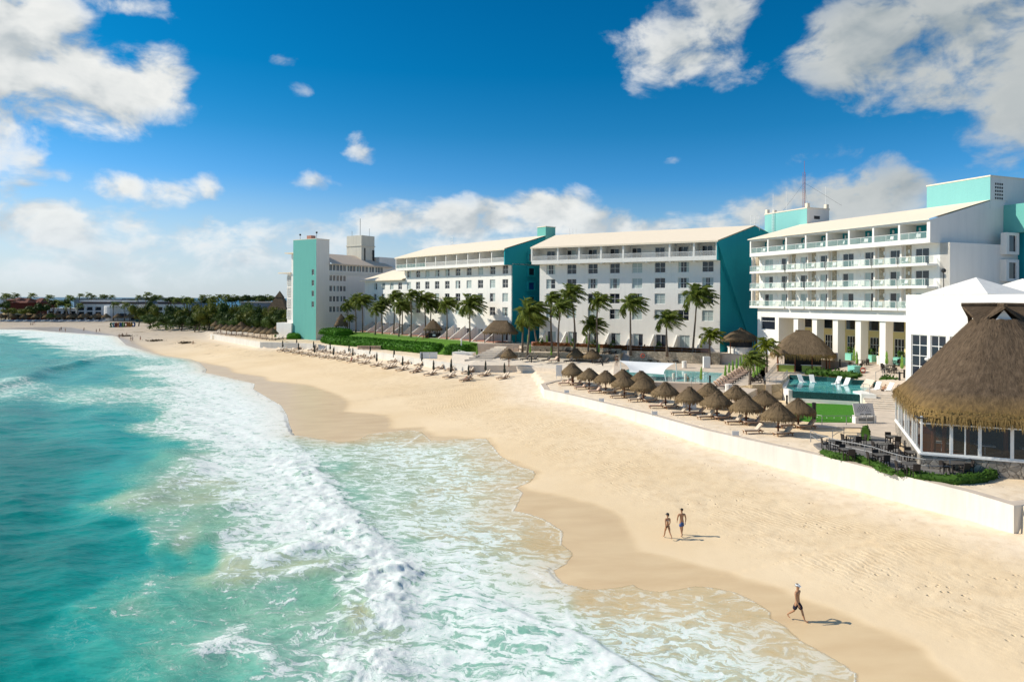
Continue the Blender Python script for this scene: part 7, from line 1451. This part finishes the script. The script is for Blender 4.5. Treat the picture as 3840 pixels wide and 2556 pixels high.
# far beach umbrellas and loungers
random.seed(9)
for i in range(34):
    x=i*14.6+4; p=PY(x+random.uniform(-1.5,1.5),1199+random.uniform(-4,4)+.0,1); g=P(x,1204.5-(i%3)*1.6,2.8); Yv=g.y
    palapa(Vector((g.x,g.y,2.8)),f'{ordw(i)} of the small grey thatched umbrellas on the far beach, counted along the row','grey thatched umbrellas on the far beach',1.45,i%3,False)
BLUEL=M_plain('blue_grey_sling',(.18,.24,.32),.8,.2); fm=MB(); fm.box(-1,.4,-.4,.4,.3,.42); fm.box(.4,1.0,-.4,.4,.42,.9); BL_ME=fm.mesh('beach_lounger',[BLUEL])
wm=MB(); wm.v=list(fm.v); wm.f=list(fm.f); wm.mi=list(fm.mi); WL_ME=wm.mesh('beach_lounger',[DULLW])
for i in range(48):
    g=P(2+i*8.3,1208.5-(i%2)*1.7,2.75); o=put('beach_lounger',[BL_ME,WL_ME][(i//2)%2],None,Vector((g.x,g.y,2.78))); o.scale=(1.3,1.3,1.3); tag(o,f"tiny {'blue-grey' if (i//2)%2==0 else 'white'} lounger on the far beach, {ordw(i)} from the left",'sun lounger',group='tiny loungers on the far beach')
# colourful letters seen from behind
t=thing('letter_sign','row of big colourful letters and digits on the far beach, seen from behind','sign',(0,0,0)); gl=PG(*z19(70,938),2.3); gr=PG(*z19(603,925),2.3); cols=[(.03,.12,.35),(.45,.22,.02),(.45,.18,.02),(.30,.03,.05),(.10,.28,.05),(.02,.10,.30),(.50,.20,.03),(.22,.03,.03),(.10,.35,.45),(.03,.16,.05)]
t.location=gr; Ld=(gl-gr); hL=(PY(*z19(70,818),gl.y).z-gl.z)*.85; step=Ld.length/10
for i,ch in enumerate('CANCUN2022'):
    cu=bpy.data.curves.new('letter','FONT'); cu.body=ch; cu.size=hL*1.38; cu.extrude=.35; cu.offset=.04; o=bpy.data.objects.new('l',cu); col.objects.link(o); me=bpy.data.meshes.new_from_object(o.evaluated_get(bpy.context.evaluated_depsgraph_get())); bpy.data.objects.remove(o); me.materials.clear(); me.materials.append(M_plain('letter_paint_%d'%i,c3(cols[i],.7),.5,.25,1.0))
    q=put('letter',me,t,Ld.normalized()*(i*step+step*.08)); xs=[v.co.x for v in me.vertices]; q.scale=(step*.88/max(.1,max(xs)-min(xs)),1,1); q.rotation_euler=(PI/2,0,math.atan2(Ld.y,Ld.x))
# trees and bushes behind the beach
def crown_cloud(seed,n,r,sq=.75,leaf=.16,lobes=9):
    random.seed(seed); m=MB(); cs=[]
    for i in range(lobes):
        a=random.uniform(0,2*PI); q=random.uniform(.1,.62); cs.append((Vector((math.cos(a)*q,math.sin(a)*q,random.uniform(-.15,.55)*sq)),random.uniform(.26,.46)))
    pp=[]
    for _ in range(n):
        c,rr=random.choice(cs); d=Vector((random.gauss(0,1),random.gauss(0,1),random.gauss(0,1)+.25)).normalized(); pp.append((c+d*rr*random.uniform(.7,1.05),d))
    leaves(m,pp,leaf,1,.45); 
    for c,rr in cs: m.sphere(c,rr*.72,7,5)
    m.v=[(x*r,y*r,z*r) for x,y,z in m.v]; return m
TREEM={k:[crown_cloud(200+i+j*10,750,1.0,.75,.085).mesh('crown',mt) for i in range(3)] for j,(k,mt) in enumerate((('d',LEAFD),('y',LEAFY),('g',LEAFG)))}
def tree(p,r,h,label,k='d',i=0,group='trees behind the far beach',sz=.8):
    t=thing('tree',label,'tree',p,0,group); m=MB(); m.tube([(0,0,-.5),(.1*r,0,h*.5),(0,0,h)],[.3,.22,.12],6)
    for a in range(3): m.tube([(0,0,h*.5),(math.cos(a*2.1)*r*.5,math.sin(a*2.1)*r*.5,h*1.05)],[.14,.06],5)
    m.build('trunk',BARK,t); c=put('crown',TREEM[k][i%3],t,(0,0,h)); c.scale=(r,r,r*sz); c.rotation_euler[2]=random.uniform(0,6)
    return t
# (u, v of crown centre, half width px, half height px, depth, kind)
TR=[(20,1145,24,22,375,'d'),(118,1165,22,22,378,'d'),(150,1158,30,26,372,'d'),(95,1170,24,16,368,'y'),(200,1135,20,14,384,'d'),(245,1140,24,22,385,'d'),(190,1185,20,14,366,'d'),(30,1168,26,14,366,'y'),
 (520,1165,34,26,330,'y'),(560,1150,30,30,340,'d'),(590,1165,34,26,318,'y'),(640,1165,38,28,310,'d'),(672,1172,24,20,300,'y'),(715,1160,34,24,300,'y'),(765,1155,40,28,290,'y'),(805,1158,36,30,285,'y'),(745,1180,40,16,280,'g'),(850,1150,34,26,280,'g'),(885,1158,34,30,272,'y'),(930,1160,36,28,268,'g'),(970,1165,36,30,262,'d'),(1010,1165,34,28,256,'y'),(1045,1172,30,26,248,'d'),(1080,1180,24,24,244,'y'),(905,1190,36,16,258,'g'),(960,1195,34,18,252,'d'),(1010,1200,32,18,246,'g'),(1055,1208,26,18,238,'y'),
 (560,1195,34,16,300,'g'),(620,1190,40,18,296,'d'),(680,1192,40,16,288,'d'),(730,1190,40,16,276,'d'),(780,1180,44,22,274,'y'),(830,1182,44,20,270,'d'),(880,1180,40,22,264,'d'),(935,1182,40,22,258,'y'),(985,1186,40,22,252,'d'),(1035,1192,36,22,246,'d'),(1075,1200,30,20,240,'d'),(860,1205,36,12,250,'g'),
 (870,1125,30,16,330,'d'),(930,1122,40,14,335,'d'),(990,1122,38,14,330,'d'),(1040,1125,30,16,320,'d'),(700,1128,34,16,350,'d'),(640,1125,30,14,360,'d'),(570,1122,26,12,370,'d'),(780,1130,34,18,340,'d'),(490,1130,20,10,395,'d')]
NM={'d':'dark green','y':'olive-yellow','g':'mid-green'}
side=['far left shore']*8+['x']*60
for i,(uu,vv,hw,hh,Y,k) in enumerate(TR):
    c=PY(uu,vv,Y); r=hw*Y/F*1.3; hh_=hh*Y/F*1.3; zb=2.8; pos=Vector((c.x,c.y,zb)); sec='on the far left shore' if i<8 else ('on the skyline row' if vv<1132 else ('low before the stone pillars' if vv>1178 else 'in the sea-grape belt beside the beach'))
    top_=c.z+hh_; hc=max(.4,c.z-zb)
    if i>=8 and vv>1140: hc=(top_-zb)*.48; hh_=(top_-zb)*.56
    tree(pos,r,hc,f'{NM[k]} bushy tree {sec}, {ordw(sum(1 for q in TR if q[0]<uu))} from the left overall',k,i,sz=max(.5,hh_/r))
# far palms against the sky
FPm=[(12,1105,1170,395),(22,1108,1180,390),(55,1106,1165,400),(115,1105,1170,402),(180,1112,1190,398),(255,1112,1175,400),(262,1120,1190,390),(298,1105,1128,470),(328,1103,1128,470),(345,1110,1130,470),(378,1110,1128,480),(392,1110,1128,480),(414,1110,1126,480),(218,1135,1190,380),(250,1145,1195,376),(292,1142,1200,378),(425,1138,1195,382),(466,1142,1195,380),(515,1112,1165,380),(546,1102,1175,372),(570,1112,1150,390),(592,1112,1130,450),(655,1122,1175,340),(690,1120,1178,335),(710,1125,1180,330),(755,1112,1160,330),(790,1118,1160,325),(815,1112,1155,322),(842,1112,1150,318),(880,1115,1150,330),(905,1118,1150,335),(968,1118,1150,330),(1005,1115,1150,328)]
for i,(uu,vc,vb,Y) in enumerate(sorted(FPm)):
    b=PY(uu,vb,Y); b.z=max(2.5,min(b.z,6)) if Y<430 else b.z; c=PY(uu+2,vc+3,Y); palm(b,c,random.uniform(3.4,4.3),f'{ordw(i)} of the wind-bent distant palms on the far shore skyline','distant palms',mat=CROWNF[i%3],nuts=False,n=4,r0=.25)
# pyramid thatch far behind the aqua block
c=PY(1049,1092,300); w=PY(1021,1128,300); t=thing('thatched_pyramid','dark pyramid-shaped thatched roof far behind the aqua tower block','thatched roof',(c.x,300,0)); m=MB(); a=7.5; z0=5.0; m.add([(-a,-a,z0),(a,-a,z0),(a,a,z0),(-a,a,z0),(0,0,c.z)],[(0,1,4),(1,2,4),(2,3,4),(3,0,4),(3,2,1,0)]); m.build('thatch_roof',TH,t); m=MB(); m.add([(-1.6,-1.6,c.z-2.6),(1.6,-1.6,c.z-2.6),(1.6,1.6,c.z-2.6),(-1.6,1.6,c.z-2.6),(0,0,c.z+.3)],[(0,1,4),(1,2,4),(2,3,4),(3,0,4)]); m.build('roof_cap',TH,t)
# dune scrub
def scrub(name,label,poly,hmax,mats,dens,leaf,kind='stuff'):
    pts=[P(u_,v_,3.0).to_2d() for u_,v_ in poly]; xs=[p.x for p in pts]; ys=[p.y for p in pts]; m=MB(); n=0; tot=dens; X=np.random.default_rng(3).uniform(min(xs),max(xs),tot*3); Yy=np.random.default_rng(4).uniform(min(ys),max(ys),tot*3); ins=inpoly(X,Yy,pts); dd,_,_=polydist(X,Yy,pts,True); lum=.5+.5*fbm(X*.14,Yy*.14,3,8)
    for x,y,i,d,l in zip(X,Yy,ins,dd,lum):
        if not i: continue
        h=hmax*min(1,d/4+.1)*(.35+.9*max(0,l)); nr=Vector((random.gauss(0,.4),random.gauss(0,.4),1)).normalized(); leaves(m,[(Vector((x,y,2.55+h*random.uniform(.55,1.0))),nr)],leaf)
    o=m.build(name,mats); tag(o,label,'ground cover',None,kind); return o
scrub('dune_scrub','low green and brown dune scrub spilling onto the far beach',[(548,1228),(600,1215),(650,1205),(700,1195),(760,1190),(830,1195),(890,1205),(885,1225),(830,1236),(770,1238),(740,1236),(690,1232),(620,1234)],3.0,LEAFG,9000,.55)
scrub('dune_scrub','green creeping scrub between the green fence and the sea-grape trees',[(600,1210),(660,1190),(740,1184),(860,1186),(980,1200),(1060,1215),(1000,1222),(880,1212),(760,1200),(660,1212)],4.0,LEAFH,7000,.6)
# green mesh fences
for i,(pts,l) in enumerate([([(509,1198),(540,1192),(590,1195)],'low green mesh fence right of the colourful letters'),([(677,1180),(690,1185),(720,1190),(760,1194)],'green mesh fence curving through the dune scrub')]):
    q=[P(a,b+8,3.0) for a,b in pts]; m=MB()
    for a,b in zip(q,q[1:]):
        m.quad((a.x,a.y,2.7),(b.x,b.y,2.7),(b.x,b.y,5.0),(a.x,a.y,5.0)); m.tube([(a.x,a.y,2.5),(a.x,a.y,5.2)],.08,5)
    tag(m.build('mesh_fence',M_plain('green_mesh',(.02,.12,.09),.8,.3,1)),l,'fence')
# ---------------------------------------------------------------- sky, sun, camera
SUN_EL=R(35.5); SUN_DIR=Vector((-1,.17,0)).normalized()*math.cos(SUN_EL)+Vector((0,0,math.sin(SUN_EL)))
def make_world():
    w=bpy.data.worlds.new('World'); sc.world=w; w.use_nodes=True; nt=w.node_tree; N=nt.nodes; N.clear(); L=nt.links.new
    def nd(ty,ins={},**kw):
        n=N.new(ty)
        for k,v in kw.items(): setattr(n,k,v)
        for k,v in ins.items():
            if hasattr(v,'is_output'): L(v,n.inputs[k])
            else: n.inputs[k].default_value=v
        return n
    def mt(op,a,b=0.0,c=0.0,cl=False):
        n=N.new('ShaderNodeMath'); n.operation=op; n.use_clamp=cl
        for i,v in enumerate((a,b,c)):
            if hasattr(v,'is_output'): L(v,n.inputs[i])
            else: n.inputs[i].default_value=v
        return n.outputs[0]
    def mix(f,a,b,bt='MIX'):
        n=N.new('ShaderNodeMix'); n.data_type='RGBA'; n.blend_type=bt
        for k,v in ((0,f),(6,a),(7,b)):
            if hasattr(v,'is_output'): L(v,n.inputs[k])
            else: n.inputs[k].default_value=v if k==0 else tuple(v)+(1,)
        return n.outputs[2]
    def mr(v,a,b,c=0.0,d=1.0,s=True):
        n=nd('ShaderNodeMapRange',{'Value':v,'From Min':a,'From Max':b,'To Min':c,'To Max':d}); n.interpolation_type='SMOOTHSTEP' if s else 'LINEAR'; return n.outputs[0]
    out=N.new('ShaderNodeOutputWorld'); bg=N.new('ShaderNodeBackground'); L(bg.outputs[0],out.inputs[0])
    sky=nd('ShaderNodeTexSky',sky_type='NISHITA',sun_disc=False,sun_elevation=SUN_EL,sun_rotation=math.atan2(SUN_DIR.x,SUN_DIR.y),altitude=0,air_density=1.0,dust_density=.6,ozone_density=2.5)
    tc=N.new('ShaderNodeTexCoord'); dirv=nd('ShaderNodeVectorMath',{0:tc.outputs['Generated']},operation='NORMALIZE').outputs[0]
    xyz=nd('ShaderNodeSeparateXYZ',{0:dirv}); x,y,z=xyz.outputs
    az=mt('ARCTAN2',x,y); el=mt('ARCSINE',z)
    # deep tropical blue at the frame top, paler towards the horizon and the sun side
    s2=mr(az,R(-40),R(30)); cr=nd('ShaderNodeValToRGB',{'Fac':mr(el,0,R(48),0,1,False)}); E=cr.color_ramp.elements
    stops=[(0,(.93,1.08,1.42)),(3,(.80,1.05,1.36)),(6,(.52,.98,1.33)),(9.5,(.25,.86,1.32)),(13.3,(.09,.74,1.12)),(18,(.012,.66,1.02)),(24,(.003,.62,.97)),(32,(.5,.8,1.0)),(46,(1.7,1.55,1.4))]  # stops above the frame brightened, added to lift the fill light
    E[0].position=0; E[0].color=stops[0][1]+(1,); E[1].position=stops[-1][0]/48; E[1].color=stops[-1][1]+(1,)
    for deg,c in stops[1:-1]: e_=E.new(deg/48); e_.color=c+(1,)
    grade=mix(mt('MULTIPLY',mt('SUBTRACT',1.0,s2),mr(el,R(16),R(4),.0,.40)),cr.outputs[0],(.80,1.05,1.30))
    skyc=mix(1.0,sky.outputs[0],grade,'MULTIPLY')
    # cloud field in azimuth / elevation, cells flattened a little
    def cvec(da=0.0,de=0.0): return nd('ShaderNodeCombineXYZ',{0:mt('MULTIPLY',mt('ADD',az,da),10.0),1:mt('MULTIPLY',mt('ADD',el,de),15.0),2:.37}).outputs[0]
    def ae(u,v):
        a,b=ray(u,v); d=Vector((a,F,-b)).normalized(); return math.atan2(d.x,d.y),math.asin(d.z)
    # (u,v,ru,rv,strength) of each cloud body, as directions
    CL=[(80,180,330,230,1.0),(330,330,300,150,1.0),(560,310,190,120,1.0),(120,420,330,90,.85),(-250,300,400,300,1.0),(640,370,90,60,.6),
        (2560,190,280,130,.74),(2700,60,160,130,.74),(2420,120,110,80,.62),(2720,240,90,60,.45),
        (3300,180,330,170,.95),(3600,150,330,220,1.0),(3850,250,300,260,1.0),(3250,300,200,70,.7),(3780,440,170,90,.85),(3080,200,120,70,.7),(3560,340,260,90,.8),
        (1080,235,60,30,.42),(1130,335,40,25,.3),(1350,570,55,50,.62),(1190,685,80,28,.6),(440,700,130,60,.8),(600,700,110,50,.7),(760,720,90,60,.7),(110,610,110,60,.6),(220,640,60,25,.45),
        (640,730,200,60,.6),(2030,790,190,85,1.1),(1880,800,140,70,.95),(1700,830,170,80,1.0),(1500,830,200,75,.9),(2250,850,190,70,1.0),(2450,860,190,60,.95),(2650,850,150,60,.75),(2900,800,200,90,.9),(3150,760,330,110,.95),(3380,700,160,70,.8),(3080,590,150,45,.55),(3330,600,100,40,.4),(1250,880,160,50,.6),(950,900,200,60,.6),(150,860,260,80,.85),(420,930,260,60,.6),(640,900,240,70,.75),(150,820,300,70,.8),(760,860,200,60,.7),(880,960,260,70,.7),(480,820,160,60,.75),(350,1010,700,80,.6),(1100,1000,400,60,.5),(60,720,110,60,.65),(2520,600,40,14,.3),
        (2000,930,700,60,.75),(3000,900,500,80,.75),(420,0,170,40,.6)]
    def field(da,de,det):
        a2,e2=(mt('ADD',az,da),mt('ADD',el,de)) if da or de else (az,el)
        v=cvec(da,de)
        wn=nd('ShaderNodeTexNoise',{'Vector':v,'Scale':1.1,'Detail':3})
        wv=nd('ShaderNodeVectorMath',{0:wn.outputs[1],1:(.5,.5,.5)},operation='SUBTRACT').outputs[0]
        sp=nd('ShaderNodeSeparateXYZ',{0:wv}); wa=mt('MULTIPLY_ADD',sp.outputs[0],.045,a2); we=mt('MULTIPLY_ADD',sp.outputs[1],.030,e2)
        acc=None
        pv=nd('ShaderNodeCombineXYZ',{0:wa,1:we,2:0.0}).outputs[0]
        for u,vv,ru,rv,st in CL:
            ca,ce=ae(u,vv); ra=ru/F*math.cos(ca)**2; re=rv/F
            q=nd('ShaderNodeVectorMath',{0:pv,1:(1/ra,1/re,0),2:(-ca/ra,-ce/re,0)},operation='MULTIPLY_ADD').outputs[0]
            d2=nd('ShaderNodeVectorMath',{0:q,1:q},operation='DOT_PRODUCT').outputs['Value']
            g=mt('MULTIPLY_ADD',d2,-.55*st,st)
            acc=g if acc is None else mt('SMOOTH_MAX',acc,g,.18)
        acc=mt('MAXIMUM',acc,-.6)
        n=nd('ShaderNodeTexNoise',{'Vector':v,'Scale':1.25,'Detail':det,'Roughness':.60,'Distortion':.25}).outputs[0]
        return mt('ADD',mt('MULTIPLY',mt('SUBTRACT',n,.5),2.4),mt('SUBTRACT',acc,.42)),acc
    d0,a0=field(0,0,9); 
    v0=cvec(0,0); v1=cvec(-.022,.026); nn=[nd('ShaderNodeTexNoise',{'Vector':q,'Scale':1.25,'Detail':4,'Roughness':.55,'Distortion':.25}).outputs[0] for q in (v0,v1)]
    d1=mt('ADD',d0,mt('MULTIPLY',mt('SUBTRACT',nn[1],nn[0]),3.6))
    cov=mr(d0,-.20,.46); dens=mr(d0,.05,1.0)
    lit=mr(mt('SUBTRACT',d0,d1),-.85,.55)
    hz=mr(el,R(0),R(9)); right=mr(az,R(5),R(30))
    shade=mix(hz,(.64,.72,.80),(.56,.61,.63)); bright=mix(hz,(.86,.93,.98),(1.02,1.02,.98)); bright=mix(mt('MULTIPLY',right,hz),bright,(.62,.65,.64)); shade=mix(mt('MULTIPLY',right,hz),shade,(.38,.44,.47))
    cc=mix(mt('MULTIPLY',lit,mr(dens,0,1,1.0,.72)),shade,bright)
    cc=mix(1.0,cc,(9.2,9.2,9.2),'MULTIPLY')
    cov=mt('MULTIPLY',cov,mr(el,R(-.5),R(2.0),.0,1.0)); cov=mt('MULTIPLY',cov,mix_alpha:=mr(a0,.25,.8,.62,.97))
    hzl=mt('MULTIPLY',mr(el,R(10),R(1)),mr(az,R(12),R(-22),.30,.62)); skyc=mix(hzl,skyc,(6.6,7.5,8.3))
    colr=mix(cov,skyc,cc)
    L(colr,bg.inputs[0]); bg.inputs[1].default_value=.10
    w.cycles.sampling_method='MANUAL'; w.cycles.sample_map_resolution=512
make_world()
sl=bpy.data.lights.new('sun','SUN'); sl.energy=5.0; sl.angle=R(.53); sl.color=(1,.925,.79)
so=bpy.data.objects.new('sun',sl); col.objects.link(so); so.rotation_euler=(-SUN_DIR).to_track_quat('-Z','Y').to_euler()
cam=bpy.data.cameras.new('camera'); cam.sensor_width=36; cam.lens=36*F/3840; cam.shift_y=-(1278-V0)/3840; cam.clip_end=100000; cam.clip_start=.5
co=bpy.data.objects.new('camera',cam); col.objects.link(co); co.location=(0,0,H); co.rotation_euler=(PI/2,-ROLL,0); sc.camera=co
sc.render.engine='CYCLES'; sc.view_settings.view_transform='Standard'; sc.view_settings.look='None'; sc.view_settings.exposure=0
sc.cycles.max_bounces=6; sc.cycles.transparent_max_bounces=12
